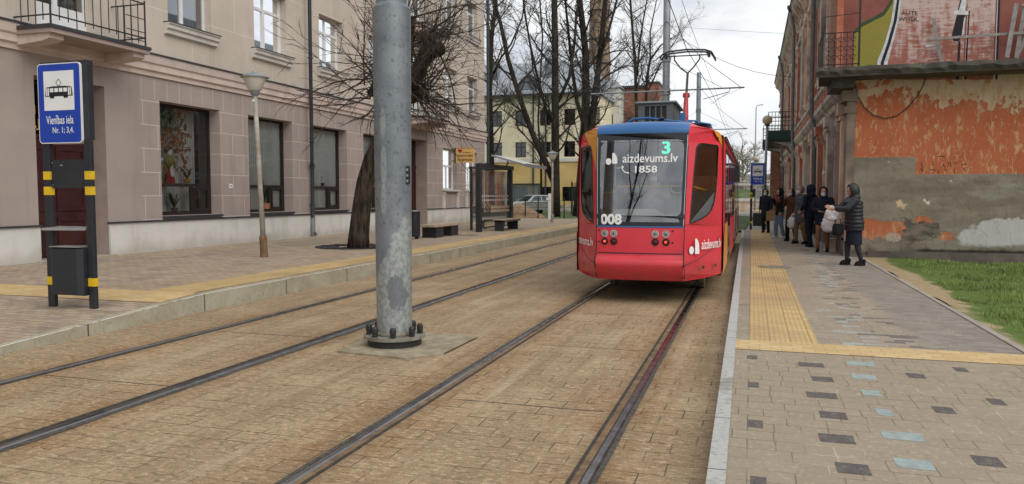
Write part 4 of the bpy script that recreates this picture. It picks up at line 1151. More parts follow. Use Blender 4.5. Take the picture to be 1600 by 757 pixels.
# ------------------------------------------------------------------ overhead line poles
TC = -1.62
def line_pole(y, label, near):
    x = -3.73
    g_ = M['galv'] if near else M['galv_far']
    t = thing('overhead_line_pole', label, 'pole', (x, y, 0), 'steel poles carrying the overhead line')
    m = MB()
    prof = [(.192,.13),(.205,3.62),(.203,3.65),(.165,3.70),(.155,10.3),(.15,10.32),(.0,10.34)]
    m.lathe((x,y,0), prof, 40 if near else 14, cap=False); obj('shaft', m, g_, t, smooth=30)
    if near:
        m = MB(); m.lathe((x,y,0), [(.19,.10),(.335,.10),(.335,.135),(.19,.137)], 40, cap=False); fo = obj('base_flange', m, M['rusty'], t, smooth=30)
        m = MB(); m.lathe((x,y,0), [(.29,.02),(.29,.10)], 32); obj('levelling_ring', m, M['bolt'], t)
        m = MB(); m.lathe((x,y,0), [(.192,.137),(.222,.137),(.205,.16),(.197,.18)], 40, cap=False); obj('weld_collar', m, M['rusty'], t, smooth=True)
        for k in range(8):
            a = PI/8+k*PI/4; c = (x+.278*math.cos(a), y+.278*math.sin(a), 0)
            m = MB(); m.lathe(c, [(.034,.137),(.034,.18)], 6); m.lathe(c, [(.036,.182),(.034,.225),(.022,.245),(.0,.247)], 10, cap=False); m.tube([(c[0],c[1],.0),(c[0],c[1],.1)], .017, 8)
            obj('anchor_bolt', m, M['bolt'], t)
        m = MB(); m.box(x+.175,x+.212,y-.07,y-.02,1.78,1.97); po = obj('number_plate', m, M['bolt'], t)
        m = MB()
        for z in (1.81,1.87,1.93): m.box(x+.19,x+.2125,y-.073,y-.0705,z-.012,z+.012)
        obj('plate_number', m, M['steel'], po)
    z = 6.22
    m = MB(); m.tube([(x-3.35,y-.17,z+.03),(x+3.35,y-.17,z+.06)], .035, 8); obj('bracket_arm', m, M['galv_far'], t)
    m = MB(); m.lathe((x,y,0), [(.17,z-.12),(.20,z-.12),(.20,z+.16),(.17,z+.16)], 16, cap=False); m.lathe((x,y,0), [(.165,7.55),(.19,7.55),(.19,7.75),(.165,7.75)], 16, cap=False); obj('arm_clamp', m, M['galv_far'], t)
    for s in (-1, 1):
        m = MB(); m.tube([(x,y-.17,9.3),(x+s*1.6,y-.17,7.55),(x+s*3.2,y-.17,z+.07)], .012, 4); m.tube([(x,y-.17,7.6),(x+s*2.4,y-.17,z+.1)], .009, 4); obj('stay_wire', m, M['wire'], t)
        m = MB(); m.tube([(x+s*2.75,y-.17,z+.04),(x+s*2.72,y-.17,z-.1),(x+s*1.62,y-.15,z-.38)], .018, 5); m.tube([(x+s*2.72,y-.17,z-.1),(x+s*1.95,y-.16,z-.62)], .008, 4); m.tube([(x+s*3.25,y-.17,z+.04),(x+s*2.11,y-.16,z-.44)], .007, 4); obj('registration_arm', m, M['galv_far'], t)
line_pole(7.62, 'big grey galvanised pole with black anchor bolts between the two tracks', True)
line_pole(35.0, 'tall steel pole with crossing bracket arm rising behind the red tram', False)
line_pole(56.5, 'more distant steel pole showing beside the red pantograph arm', False)
m = MB(); m.poly([(-4.15,7.10),(-3.28,6.98),(-3.02,7.32),(-3.0,8.35),(-4.2,8.4)], [], lambda u, v: (u, v, .022)); 
m.add([(-4.15,7.10,0),(-3.28,6.98,0),(-3.02,7.32,0),(-4.15,7.10,.022),(-3.28,6.98,.022),(-3.02,7.32,.022)], [(0,1,4,3),(1,2,5,4)])
single('concrete_footing', m, M['concrete'], 'rough square concrete footing under the big grey pole', 'footing', (-3.7,7.6,0))
for xx, lab in ((TC, 'overhead contact wire above the track of the red tram'), (-5.51, 'overhead contact wire above the empty left track')):
    m = MB(); m.tube([(xx,-6,5.9),(xx,7.4,5.80),(xx,14,5.5),(xx,19.9,5.30) if xx == TC else (xx,20,5.72),(xx,27,5.6),(xx,34.8,5.84),(xx,45,5.74),(xx,56.3,5.84),(xx,100,5.6),(xx-1,140,5.6)], .009, 5)
    m.tube([(xx,-6,6.6),(xx,7.4,6.28),(xx,21,6.1),(xx,34.8,6.28),(xx,45,6.1),(xx,56.3,6.28),(xx,120,6.1)], .006, 4)
    single('contact_wire', m, M['wire'], lab, 'overhead wire', (xx,20,5.8))
for (p, q, lab) in (((-3.7,35,8.9),(2.2,46,8.2),'thin span wire running from the far steel pole to the old facade'),
                    ((-24,95,24),(24,70,13.2),'faint cable crossing the pale sky above the pantograph')):
    m = MB(); P_ = Vector(p); Q_ = Vector(q)
    m.tube([P_.lerp(Q_, k/8)+Vector((0,0,-.5*math.sin(PI*k/8))) for k in range(9)], .012, 4); single('span_wire', m, M['wire'], lab, 'wire')

# ------------------------------------------------------------------ bench, bin, shelter
b = thing('bench', 'low timber bench on dark block feet beside the litter bin', 'bench', (-10.2,24.4,.24))
for i in range(9):
    m = MB(); x = -10.52+i*.072; m.box(x, x+.055, 23.25, 25.75, .60, .67); obj('slat', m, M['wood'], b)
for y0, y1 in ((23.5,24.15),(24.85,25.5)):
    m = MB(); m.box(-10.46,-9.95,y0,y1,.24,.598); obj('foot', m, M['graphite'], b, bevel=.006)
b = thing('litter_bin', 'dark round litter bin with pale rim beside the timber bench', 'bin', (-10.35,22.7,.24))
m = MB(); m.lathe((-10.35,22.7,0), [(.02,.30),(.15,.32),(.165,.40),(.165,1.12),(.15,1.13)], 20); obj('body', m, M['graphite'], b, smooth=40)
m = MB(); m.lathe((-10.35,22.7,0), [(.15,1.132),(.17,1.132),(.17,1.16),(.14,1.165),(.135,1.14)], 20, cap=False); obj('rim', m, M['steel'], b, smooth=40)
m = MB(); m.box(-10.4,-10.3,22.8,22.88,.24,1.0); obj('post', m, M['graphite'], b)

s = thing('tram_shelter', 'glass tram stop shelter with dark posts and tilted pale canopy', 'shelter', (-9.7,29.4,.24))
for (x, y, w) in ((-9.98,27.75,.20),(-9.74,31.0,.18),(-10.75,29.0,.09),(-10.72,30.6,.09)):
    m = MB(); m.box(x-w/2, x+w/2, y-w/2, y+w/2, .24, 2.70); obj('post', m, M['graphite'], s, bevel=.006)
m = MB(); m.box(-10.08,-9.88,27.65,27.85,2.702,2.87); m.add([(-10.08,27.85,2.702),(-9.88,27.85,2.702),(-9.64,31.2,2.702),(-9.84,31.2,2.702),(-10.08,27.85,2.868),(-9.88,27.85,2.868),(-9.64,31.2,2.868),(-9.84,31.2,2.868)], [(0,1,2,3),(4,5,6,7),(0,1,5,4),(1,2,6,5),(2,3,7,6),(3,0,4,7)])
obj('beam', m, M['graphite'], s)
m = MB(); m.box(-10.82,-10.68,28.9,31.1,2.702,2.8); m.box(-10.75,-9.8,30.95,31.05,2.702,2.79); obj('rear_beam', m, M['graphite'], s)
M['shelter_glass'] = glass('shelter_glass', (.86,.90,.88), .0)
P1, P2 = Vector((-9.96,27.86,0)), Vector((-9.76,30.9,0))
m = MB(); m.quad((P1.x,P1.y,.42),(P2.x,P2.y,.42),(P2.x,P2.y,2.62),(P1.x,P1.y,2.62)); g1 = obj('side_pane', m, M['shelter_glass'], s)
m = MB()
for r in range(2):
    for k in range(13):
        c = P1.lerp(P2, (k+.7)/13.5); z = 1.46+r*.16
        m.poly([(0,-.045),(.075,0),(0,.045),(-.075,0)], [], lambda u, v: (c.x+.012, c.y+u, z+v))
obj('safety_mark', m, M['decal'], g1)
m = MB(); m.quad((-10.75,29.0,.42),(-10.72,30.6,.42),(-10.72,30.6,2.66),(-10.75,29.0,2.66)); obj('rear_pane', m, M['shelter_glass'], s)
m = MB(); m.tube([(P1.x,P1.y,.40),(P2.x,P2.y,.40)], .03, 6); obj('lower_rail', m, M['graphite'], s)
m = MB(); d = .05
m.add([(-9.75,28.6,3.24),(-8.38,28.6,2.84),(-8.38,31.6,2.84),(-9.75,31.6,3.24),(-9.75,28.6,3.20),(-8.38,28.6,2.80),(-8.38,31.6,2.80),(-9.75,31.6,3.20)], [(0,1,2,3),(4,5,6,7),(0,1,5,4),(1,2,6,5),(2,3,7,6),(3,0,4,7)])
co = obj('canopy', m, M['lamp_glass'], s)
m = MB(); m.box(-8.37,-8.32,28.58,31.62,2.74,2.87); m.add([(-9.75,28.56,3.17),(-8.38,28.56,2.77),(-8.38,28.595,2.77),(-9.75,28.595,3.17),(-9.75,28.56,3.245),(-8.38,28.56,2.845),(-8.38,28.595,2.845),(-9.75,28.595,3.245)], [(0,1,2,3),(4,5,6,7),(0,1,5,4),(1,2,6,5),(2,3,7,6),(3,0,4,7)]); obj('canopy_trim', m, M['galv_far'], co)
m = MB()
for y in (28.8, 30.9): m.tube([(-9.9,y,2.86),(-9.8,y,3.0),(-9.86,y,3.2)], .03, 6)
obj('canopy_bracket', m, M['graphite'], co)
m = MB(); 
for i in range(4): m.box(-9.72+i*.13,-9.61+i*.13,28.6,30.85,.66,.70)
se = obj('seat', m, M['wood'], s)
m = MB()
for z in (.98,1.12): m.box(-9.78,-9.74,28.6,30.85,z,z+.1)
obj('backrest', m, M['wood'], s)
m = MB(); m.box(-9.66,-9.3,28.7,28.8,.24,.658); m.box(-9.66,-9.3,30.6,30.7,.24,.658); m.box(-9.7,-9.2,28.7,30.7,.60,.657); obj('seat_frame', m, M['graphite'], s)
m = MB(); m.lathe((-9.6,24.6+.9,.2435), [(0,0),(.42,.0),(.43,.003)], 20, cap=False); single('manhole_cover', m, M['rusty'], 'dark manhole cover in the left pavement before the glass shelter', 'manhole cover')

# ------------------------------------------------------------------ the pollarded tree
rt = random.Random(11)
tr = thing('pollarded_tree', 'leaning pollarded tree with dark trunk and a mop of thin bare branches', 'tree', (-10.03,18.35,.24))
def bend(p, d, L, n, droop, wig, r):
    pts = [p.copy()]; d = d.normalized()
    for i in range(n):
        d = (d + Vector(((r.random()-.5)*wig, (r.random()-.5)*wig, (r.random()-.5)*wig+droop))).normalized()
        p = p + d*(L/n); pts.append(p.copy())
    return pts, d
m = MB()
tp = [(-10.03,18.35,.2),(-10.01,18.36,.6),(-9.93,18.37,1.3),(-9.80,18.37,2.0),(-9.60,18.38,2.6),(-9.32,18.38,3.1),(-9.02,18.38,3.6),(-8.72,18.38,4.05)]
m.tube(tp, [.31,.27,.245,.235,.225,.22,.235,.29], 14)
hc_ = (-8.72,18.38,4.05)
limbs = [(hc_,(.62,-.1,.8),1.7,.20),(hc_,(-.25,.2,1),1.5,.14),(hc_,(-.9,-.3,.35),.9,.13),(hc_,(.3,-.8,.4),.8,.13),(hc_,(.1,.8,.5),.8,.12),(hc_,(.9,-.1,.15),.8,.14),(hc_,(.25,-.1,1),2.2,.12),(hc_,(-.5,-.5,.9),1.1,.11)]
heads = []
for p, d, L, r in limbs:
    pts, dd = bend(Vector(p), Vector(d), L, 4, .03, .18, rt); m.tube(pts, [r, r*.92, r*.88, r*.9, r*1.08], 10); heads += [pts[-1], pts[-1], pts[-2], pts[2]]
m.ball((-7.72,18.3,5.35), .26, .24, .2, 10)
obj('trunk', m, M['bark'], tr, smooth=True)
m = MB()
for i in range(165):
    p = rt.choice(heads) + Vector((rt.gauss(0,.10), rt.gauss(0,.10), rt.gauss(0,.12)))
    az = rt.random()*6.28; el = rt.choice((-.6,-.4,-.2,0,.2,.4,.7,1.0,1.2)); el += rt.gauss(0,.2)
    d = Vector((math.cos(az)*math.cos(el)*1.15, math.sin(az)*math.cos(el)*.9, math.sin(el)))
    L = rt.uniform(1.5,3.0)*(1 if el > -.2 else .85); r0 = rt.uniform(.012,.030)
    pts, dd = bend(p, d, L, 8, rt.choice((-.06,-.03,.05,.09)) if el < .5 else .03, .42, rt)
    if any(q.x < -13.9 for q in pts): continue
    m.tube(pts, [r0*(1-.82*k/8) for k in range(9)], 5, cap=False)
    for j in range(rt.randint(5,9)):
        k = rt.randint(2,8); q = pts[k]; dv = (pts[k]-pts[k-1]).normalized()
        dv = dv + Vector((rt.gauss(0,.55), rt.gauss(0,.55), rt.gauss(0,.45)))
        tw, _ = bend(q, dv, rt.uniform(.25,.85), 4, -.03, .4, rt)
        if any(v.x < -14.0 for v in tw): continue
        m.tube(tw, [.009,.0075,.006,.005,.0035], 3, cap=False)
        if rt.random() < .5:
            t2, _ = bend(tw[2], dv+Vector((rt.gauss(0,.8),rt.gauss(0,.8),rt.gauss(0,.6))), rt.uniform(.15,.4), 3, 0, .4, rt); m.tube(t2, [.006,.005,.004,.003], 3, cap=False)
obj('crown', m, M['bark_twig'], tr)
# ================================================================== the red tram
TY = 11.7; TEND = 27.6
def itp(tab, z):
    for (a, va), (b, vb) in zip(tab[:-1], tab[1:]):
        if z <= b: return va+(vb-va)*max(0,(z-a))/(b-a)
    return tab[-1][1]
LEAN = [(.36,.07),(.50,-.05),(.60,-.09),(.66,-.08),(.74,.02),(1.17,.03),(1.3,.035),(1.9,.10),(2.58,.20),(2.66,.24),(2.72,.30),(2.80,.5)]
lean = lambda z: itp(LEAN, z)
hb = lambda z: itp([(.36,.655),(.74,.66),(1.19,.66),(2.58,.695),(2.8,.70)], z)
def front(s, z, out=0.0): return (TC+s*hb(z), TY+lean(z)-.045*(1-s*s)-out, z)
def corner(sg, t, z, out=0.0):
    h = hb(z); b = Vector((h, lean(z))); zz = max(0, z-2.5)
    cx = 1.17-.25*zz; c = Vector((cx, 1.05+lean(z)*.4))
    n = Vector((c.y-b.y, -(c.x-b.x))).normalized()
    p = b.lerp(c, t) + n*(.06*math.sin(PI*min(1,max(0,t)))+out)
    return (TC+sg*p.x, TY+p.y, z)
def side(sg, y, z, out=0.0):
    x = 1.205-.02*max(0,(.7-z)) - .30*max(0,z-2.5)
    return (TC+sg*(x+out), y, z)
def densify(P, st):
    Q = []
    for a, b in zip(P, P[1:]+P[:1]):
        n = max(1, int(math.hypot(b[0]-a[0], b[1]-a[1])/st))
        Q += [lerp2(a, b, i/n) for i in range(n)]
    return Q
def lerp2(a, b, t): return (a[0]+(b[0]-a[0])*t, a[1]+(b[1]-a[1])*t)
def gridmb(f, us, vs, mb=None):
    mb = mb or MB(); n = len(us)
    V = [f(u, v) for v in vs for u in us]
    mb.add(V, [(j*n+i, j*n+i+1, (j+1)*n+i+1, (j+1)*n+i) for j in range(len(vs)-1) for i in range(n-1)])
    return mb
tm = thing('tram', 'red tram with blue roof cap standing on the right track, tail towards us', 'tram', (TC, 19, 0))
S9 = [-1+.25*i for i in range(9)]
m = gridmb(front, S9, [.36,.42,.50,.56,.60,.63,.66,.70,.74,.78,.95,1.10,1.165]); front_o = obj('front_panel', m, M['tram_red'], tm, smooth=50)
m = MB()
for sgn in (-1,1):
    m.tube([front(sgn*.995, z, .004) for z in (.40,.6,.70)], .006, 4)
m.tube([front(s, .775, .004) for s in [-.96+.12*i for i in range(17)]], .007, 4)
obj('panel_seam', m, M['black'], front_o)
# dark windscreen surround with a glazed opening
hole = [(s, z) for s, z in densify(rrect(-.925,.925,1.345,2.47,.10), .12)]
outer = densify([(-1,1.17),(1,1.17),(1,2.60),(-1,2.60)], .12)
m = MB(); m.poly(outer, [hole], lambda s, z: front(s, z, .002)); ws = obj('windscreen', m, M['tram_dark'], tm)
m = gridmb(lambda s, z: front(s, z, -.006), [-.96+.24*i for i in range(9)], [1.25,1.5,1.75,2.0,2.25,2.5]); obj('pane', m, M['tram_glass'], ws, smooth=True)
m = MB(); 
for a, b in ((-.99,-.985),(.985,.99)): gridmb(lambda s, z: front(s, z, .006), [a-.003,b+.003], [1.2,1.6,2.0,2.4,2.56], m)
obj('trim_line', m, M['chrome'], ws)
m = gridmb(lambda s, z: front(s, z, .005), S9, [1.168,1.19]); obj('blue_line', m, M['tram_blue'], ws)
# lettering on the glass
spx = lambda px: (px-1000.5)/67.0
zpx = lambda py: 1.66+(304.5-py)/100.0
m = MB(); mp = lambda s, z: front(s, z, .008)
put_text(m, 'aizdevums.lv', mp, spx(1013.5), zpx(248.5), .135, 81/67, bold=.012)
put_text(m, '1858', mp, spx(1008.5), zpx(265.5), .105, 33/67, bold=.015)
put_text(m, '008', mp, spx(956.5), zpx(341.5), .165, 34/67, bold=.042)
m.poly(circle2(spx(951.5), zpx(253), .068, 18, .05), [], mp)
lf = lambda cx, cz, w, h: [(cx-w,cz-h),(cx-w,cz+h*.9),(cx-w*.55,cz+h),(cx+w*.2,cz+h*.75),(cx+w*.8,cz+h*.25),(cx+w,cz-h*.35),(cx+w,cz-h)]
m.poly(lf(spx(961.2), zpx(248), .058, .085), [], mp)
pc = (spx(978), zpx(265.5))
for q0, q1 in (((-.085,.050),(-.055,.022)),((.030,-.050),(.075,-.058))): m.tube([front(pc[0]+q0[0],pc[1]+q0[1],.009),front(pc[0]+q1[0],pc[1]+q1[1],.009)], .012, 6)
m.tube([front(pc[0]+u_, pc[1]+v_, .009) for u_, v_ in ((-.085,.05),(-.085,.02),(-.06,-.015),(-.02,-.042),(.03,-.056),(.075,-.058))], .007, 5)
obj('lettering', m, M['decal'], ws)
# blue roof cap
def cap(s, k):
    tab = [(2.60,0,1.0),(2.64,.0,1.0),(2.685,.03,1.0),(2.73,.10,1.0),(2.765,.25,1.0),(2.79,.55,1.12),(2.80,1.2,1.5)]
    z, dy, w = tab[k]
    cr = .035*(1-s*s) if k > 2 else .025*(1-s*s)*k/2
    return (TC+s*.705*w, TY+.235+dy-.045*(1-s*s), z+cr)
m = gridmb(lambda s, k: cap(s, k), S9, list(range(7))); obj('roof_cap', m, M['tram_blue'], tm, smooth=True)
WIN = [(.10,1.22),(.22,1.245),(.36,1.285),(.50,1.34),(.62,1.42),(.70,1.54),(.75,1.72),(.785,2.0),(.80,2.38),(.79,2.425),(.75,2.445),(.30,2.455),(.22,2.44),(.17,2.38),(.14,2.0)]
for sg in (-1, 1):
    outer = densify([(0,.36),(1,.40),(1,2.55),(.97,2.62),(.90,2.655),(.5,2.69),(.1,2.705),(0,2.69)], .12)
    m = MB(); m.poly(outer, [WIN], lambda t, z: corner(sg, t, z)); 
    cp = obj('corner_panel', m, M['tram_red'], tm, smooth=40)
    fr = [(lerp(.45,t,.93), lerp(1.9,z,.965)) for t, z in WIN]
    m = MB(); m.poly(WIN, [fr], lambda t, z: corner(sg, t, z, .003)); wo = obj('side_window', m, M['black'], tm)
    m = MB(); m.poly(fr, [], lambda t, z: corner(sg, t, z, -.006)); obj('pane', m, M['tram_sideglass'], wo)
    m = MB()
    m.tube([corner(sg, t, z, .003) for t, z in ((.0,.60),(.3,.68),(.6,.80),(1,.93))], .006, 4)
    m.tube([corner(sg, t, z, .003) for t, z in ((.02,.40),(.02,.62),(.0,.9),(0,1.6),(0,2.4))], .007, 4); obj('panel_seam', m, M['black'], cp)
    m = MB()
    for t in (.42,.78): q = densify([(t-.03,.535),(t+.03,.535),(t+.03,.58),(t-.03,.58)], 1); m.poly(q, [], lambda a, z: corner(sg, a, z, .004))
    m.poly(circle2(.9,.98,.03,8,.012), [], lambda a, z: corner(sg, a, z, .004)); m.poly(circle2(.8,2.56,.015,8,.02), [], lambda a, z: corner(sg, a, z, .006)); obj('socket', m, M['black'], cp)
    m = MB(); mp = (lambda t, z: corner(1, t, z, .006)) if sg > 0 else (lambda t, z: corner(-1, 1-t, z, .006))
    if sg > 0:
        put_text(m, 'aizdevums.lv', mp, .665, .905, .155, .60, bold=.01); m.poly(circle2(.15,.825,.048,14,.06), [], mp); m.poly(lf(.268,.885,.045,.12), [], mp)
    else: put_text(m, 'aizdevums.lv', mp, .5, .93, .14, .8, bold=.01)
    obj('lettering', m, M['decal'], cp)
    m = MB()
    if sg > 0: m.poly(densify([(.66,2.674),(.9,2.655),(.97,2.62),(1,2.55),(1,2.34),(.93,2.44),(.82,2.52)],.2), [], lambda t, z: corner(sg, t, z, .003))
    else: m.poly(densify([(0,2.69),(.1,2.703),(.62,2.68),(.40,2.56),(.2,2.38),(.06,2.15),(0,1.98)],.1), [], lambda t, z: corner(sg, t, z, .003))
    obj('orange_flash', m, M['tram_orange'], cp)
    # roof filler between cap and corner
    m = MB()
    top = [corner(sg, t, itp([(0,2.69),(.1,2.705),(.5,2.69),(.9,2.655),(.97,2.62),(1,2.55)], t)) for t in (0,.1,.3,.5,.7,.9,.97,1)]
    m.add(top+[(TC+sg*.72,TY+1.0,2.78),(TC+sg*.95,TY+1.45,2.76),(TC+sg*1.13,TY+1.4,2.60),cap(sg,4)], [(0,1,11),(1,2,11),(2,3,8,11),(3,4,8),(4,5,9,8),(5,6,9),(6,7,10,9)])
    obj('roof_corner', m, M['tram_red'], tm, smooth=True)
    # side wall with windows and doors
    y0 = TY+1.06; ywins = [(y0+.35+1.72*k, y0+.35+1.72*k+1.5) for k in range(8)]
    outer = [(y0,.38),(TEND,.38),(TEND,2.60),(y0,2.60)]
    hl = [rrect(a,b,(1.22 if k not in (1,4,6) else .46),2.40,.06,3) for k, (a,b) in enumerate(ywins)]
    m = MB(); m.poly(outer, hl, lambda y, z: side(sg, y, z)); 
    so = obj('side_wall', m, M['tram_red'], tm)
    for k, (a,b) in enumerate(ywins):
        isd = k in (1,4,6)
        m = MB(); z0 = .46 if isd else 1.22
        mm = rrect(a-.03,b+.03,z0-.03,2.43,.07,3); mi_ = rrect(a+.05,b-.05,z0+.05,2.35,.05,3)
        m.poly(mm, [mi_], lambda y, z: side(sg, y, z, .006))
        if isd: m.poly([((a+b)/2-.03,z0),((a+b)/2+.03,z0),((a+b)/2+.03,2.4),((a+b)/2-.03,2.4)], [], lambda y, z: side(sg, y, z, .008))
        wo = obj('door' if isd else 'window', m, M['black'], tm)
        m = MB(); m.poly(mi_, [], lambda y, z: side(sg, y, z, .001)); obj('pane', m, M['tram_sideglass'], wo)
    m = MB(); m.poly([(y0+.0,.38),(y0+.34,.38),(y0+2.2,.46),(y0+1.7,1.18),(y0+.3,1.18),(y0+.0,1.0)], [], lambda y, z: side(sg, y, z, .003)); 
    obj('orange_flash', m, M['tram_orange'], so)
    m = MB(); m.add([side(sg,y0,2.60),side(sg,TEND,2.60),(TC+sg*.9,TEND,2.80),(TC+sg*.95,y0+.65,2.76)], [(0,1,2,3)]); m.tube([side(sg,y0+.1,2.57,.02),side(sg,TEND,2.57,.02)], .03, 6); obj('gutter', m, M['tram_dark'], so)
m = MB(); m.box(TC-.95, TC+.95, TY+1.2, TEND, 2.70, 2.80); m.box(TC-1.19,TC+1.19,TEND-.02,TEND,.4,2.6); obj('roof', m, M['tram_dark'], tm)
m = MB(); m.box(TC-1.16, TC+1.16, TY+1.1, TEND, .36, .40); m.prism([(-.62,.15),(.62,.15),(1.1,1.1),(-1.1,1.1)], lambda x, y, w: (TC+x, TY+y, .37+w), .03); m.box(TC-.7,TC+.7,TY+1.6,TEND-.3,.20,.34); obj('underframe', m, M['tram_under'], tm)
for y in (TY+2.4, TY+4.2, TY+11.2, TY+13.0):
    for sg in (-1,1):
        m = MB(); m.lathe((TC+sg*.79,y,.34), [(0,-.05),(.31,-.05),(.34,-.03),(.34,.05),(.31,.05),(.0,.06)], 22, axis='x', cap=False); obj('wheel', m, M['rusty'], tm)
# lamps
for i, px in enumerate((946.5, 961, 1025, 1041)):
    for j, py in enumerate((363.2, 375.6)):
        s_, z_ = spx(px), zpx(py)
        c = front(s_, z_, 0); lit = (j == 1 and i in (0,3))
        m = MB(); m.lathe(c, [(.040,.01),(.040,-.012),(.055,-.012),(.058,.0),(.058,.02)], 20, axis='y', cap=False); lo = obj('rear_lamp', m, M['chrome'] if j == 0 else M['tram_dark'], tm, smooth=40)
        m = MB(); m.lathe(c, [(0,-.010),(.025,-.009),(.04,-.004),(.041,.01)], 18, axis='y', cap=False)
        obj('lens', m, M['lamp_lens'] if j == 0 else M['red_lens'], lo, smooth=True)
        m = MB(); m.ball((c[0]-.003,c[1]-.011,c[2]), .018 if lit else .014, n=8); obj('bulb', m, M['tail'] if lit else M['black'], lo)
for px in (937.5, 1051):
    for py in (358.5, 376):
        m = MB(); c = front(spx(px), zpx(py)); m.lathe(c, [(0,-.012),(.014,-.01),(.016,.01)], 8, axis='y', cap=False); obj('reflector', m, M['black'], tm)
# wiper
m = MB(); m.tube([front(-.90,1.22,.03),front(-.9,1.45,.03)], .008, 5); obj('wiper', m, M['black'], tm)
# interior
m = MB()
m.prism([(-.62,.2),(.62,.2),(1.12,1.15),(1.12,15.6),(-1.12,15.6),(-1.12,1.15)], lambda x, y, w: (TC+x, TY+y, .42+w), .04)
m.prism([(-.62,.35),(.62,.35),(1.08,1.2),(1.08,12),(-1.08,12),(-1.08,1.2)], lambda x, y, w: (TC+x, TY+y, 2.53+w), .03)
m.box(TC-1.08,TC+1.08,TY+5.2,TY+5.25,.46,2.5)
obj('interior_lining', m, M['tram_int'], tm)
m = MB(); m.box(TC+.45,TC+1.06,TY+1.5,TY+1.62,.5,1.98); m.box(TC+.45,TC+1.06,TY+1.15,TY+1.6,.5,1.2); obj('seat', m, M['tram_seat'], tm, bevel=.05)
m = MB(); m.box(TC-1.06,TC-.6,TY+1.5,TY+1.62,.5,1.80); m.box(TC-1.06,TC-.6,TY+1.15,TY+1.6,.5,1.2); obj('seat', m, M['tram_seat'], tm, bevel=.05)
m = MB(); m.prism([(-.46,1.36),(.34,1.36),(.27,1.435),(.22,1.445),(-.32,1.445),(-.37,1.435)], lambda s, z, w: (TC+s, TY+.075+w, z), .2); m.box(TC-.6,TC+.56,TY+.07,TY+.12,1.345,1.362); obj('rear_ledge', m, M['tram_cream'], tm)
m = MB(); m.box(TC-.62,TC+.62,TY+.10,TY+.45,.8,1.344); obj('rear_console', m, M['black'], tm)
m = MB(); f = lambda px, py, d=.35: (TC+spx(px)*.70, TY+d, zpx(py)-.015)
m.tube([f(940,300),f(955,299.5),f(960,296),f(962.5,290.5),f(972,289.5),f(1056,289.5)], .014, 8); m.tube([f(1041,290),f(1042,296),f(1047,299.5),f(1056,300)], .014, 8)
m.tube([(TC+.70,TY+.55,1.80),(TC+1.06,TY+1.2,1.70)], .014, 8)
obj('grab_rail', m, M['pole_yellow'], tm, smooth=True)
bx0, bx1 = TC+spx(1024)*.69, TC+spx(1062)*.69
m = MB(); m.box(bx0,bx1,TY+.27,TY+.42,2.24,2.50); do = obj('display', m, M['tram_dark'], tm)
m = MB(); put_text(m, '3', lambda u, v: (u, TY+.267, v), TC+spx(1034.3)*.71, 2.385, .20, .13, bold=.03); obj('route_number', m, M['led'], do)
# roof equipment
m = MB(); y0 = 15.0; xa, xb = -2.12, -1.46
m.box(xa,xb,y0+.02,y0+1.6,2.8,3.05)
for x0, x1 in ((xa,xa+.10),(xb-.10,xb)): m.box(x0,x1,y0,y0+.1,2.8,3.42)
for k in range(5): x = lerp(xa+.10,xb-.125,k/4); m.box(x,x+.025,y0,y0+.03,3.05,3.36)
m.box(xa+.1,xb-.1,y0,y0+.05,3.36,3.42); m.box(xa,xb,y0+.12,y0+1.6,3.05,3.42)
M['roof_box'] = plain('dark_roof_box', (.10,.115,.125), .6, .25, 4)
ro = obj('roof_unit', m, M['roof_box'], tm)
m = MB(); m.box(xa+.1,xb-.1,y0+.06,y0+.119,3.05,3.36); obj('grille', m, M['black'], ro)
m = MB(); m.box(xa-.06,xb+.06,y0-.05,y0+1.7,3.421,3.45); obj('cover', m, M['galv_far'], ro)
m = MB(); m.box(xb+.12,xb+.22,15.0,15.2,2.8,3.22); obj('junction_box', m, M['tram_blue'], tm, bevel=.01)
m = MB()
m.tube([(-2.25,13.6,2.84),(-2.0,13.6,2.99),(-1.75,13.6,3.0),(-1.3,13.6,2.93),(-1.0,13.6,2.9)], .022, 6)
m.tube([(-1.22,14.2,2.8),(-1.1,14.2,2.99),(-.95,14.2,2.98),(-.85,14.2,2.78)], .02, 6); m.tube([(-1.22,14.6,2.8),(-1.0,14.6,3.0),(-.75,14.6,2.95),(-.68,14.6,2.75)], .02, 6)
obj('roof_hose', m, M['tram_blue'], tm, smooth=True)
m = MB(); m.lathe((-1.42,12.75,0), [(.05,2.82),(.05,2.86),(.03,2.87),(.06,2.90),(.02,2.93)], 10); obj('roof_aerial', m, M['black'], tm)
py = 20.0
m = MB(); m.tube([(TC+.08,py-1.3,2.85),(TC+.08,py-1.2,3.5),(TC+.06,py-.8,4.12)], [.06,.07,.045], 8); m.box(TC-.02,TC+.14,py-.84,py-.76,4.02,4.12); pa = obj('pantograph_base', m, M['panto_red'], tm)
m = MB(); m.tube([(TC+.06,py-.8,4.1),(TC+.02,py,4.72)], .03, 7); 
for s_ in (-1,1): m.tube([(TC+.02,py,4.72),(TC+.16*s_,py,4.86),(TC+.31*s_,py,5.06),(TC+.31*s_,py,5.18)], .018, 6)
pb = obj('pantograph_arm', m, M['black'], tm)
for dy in (-.15,.15):
    m = MB(); m.tube([(TC-.66,py+dy,5.10),(TC-.60,py+dy,5.19),(TC-.45,py+dy,5.255),(TC,py+dy,5.285),(TC+.45,py+dy,5.255),(TC+.60,py+dy,5.2),(TC+.70,py+dy,5.02)], .022, 6); obj('collector_strip', m, M['black'], pb)
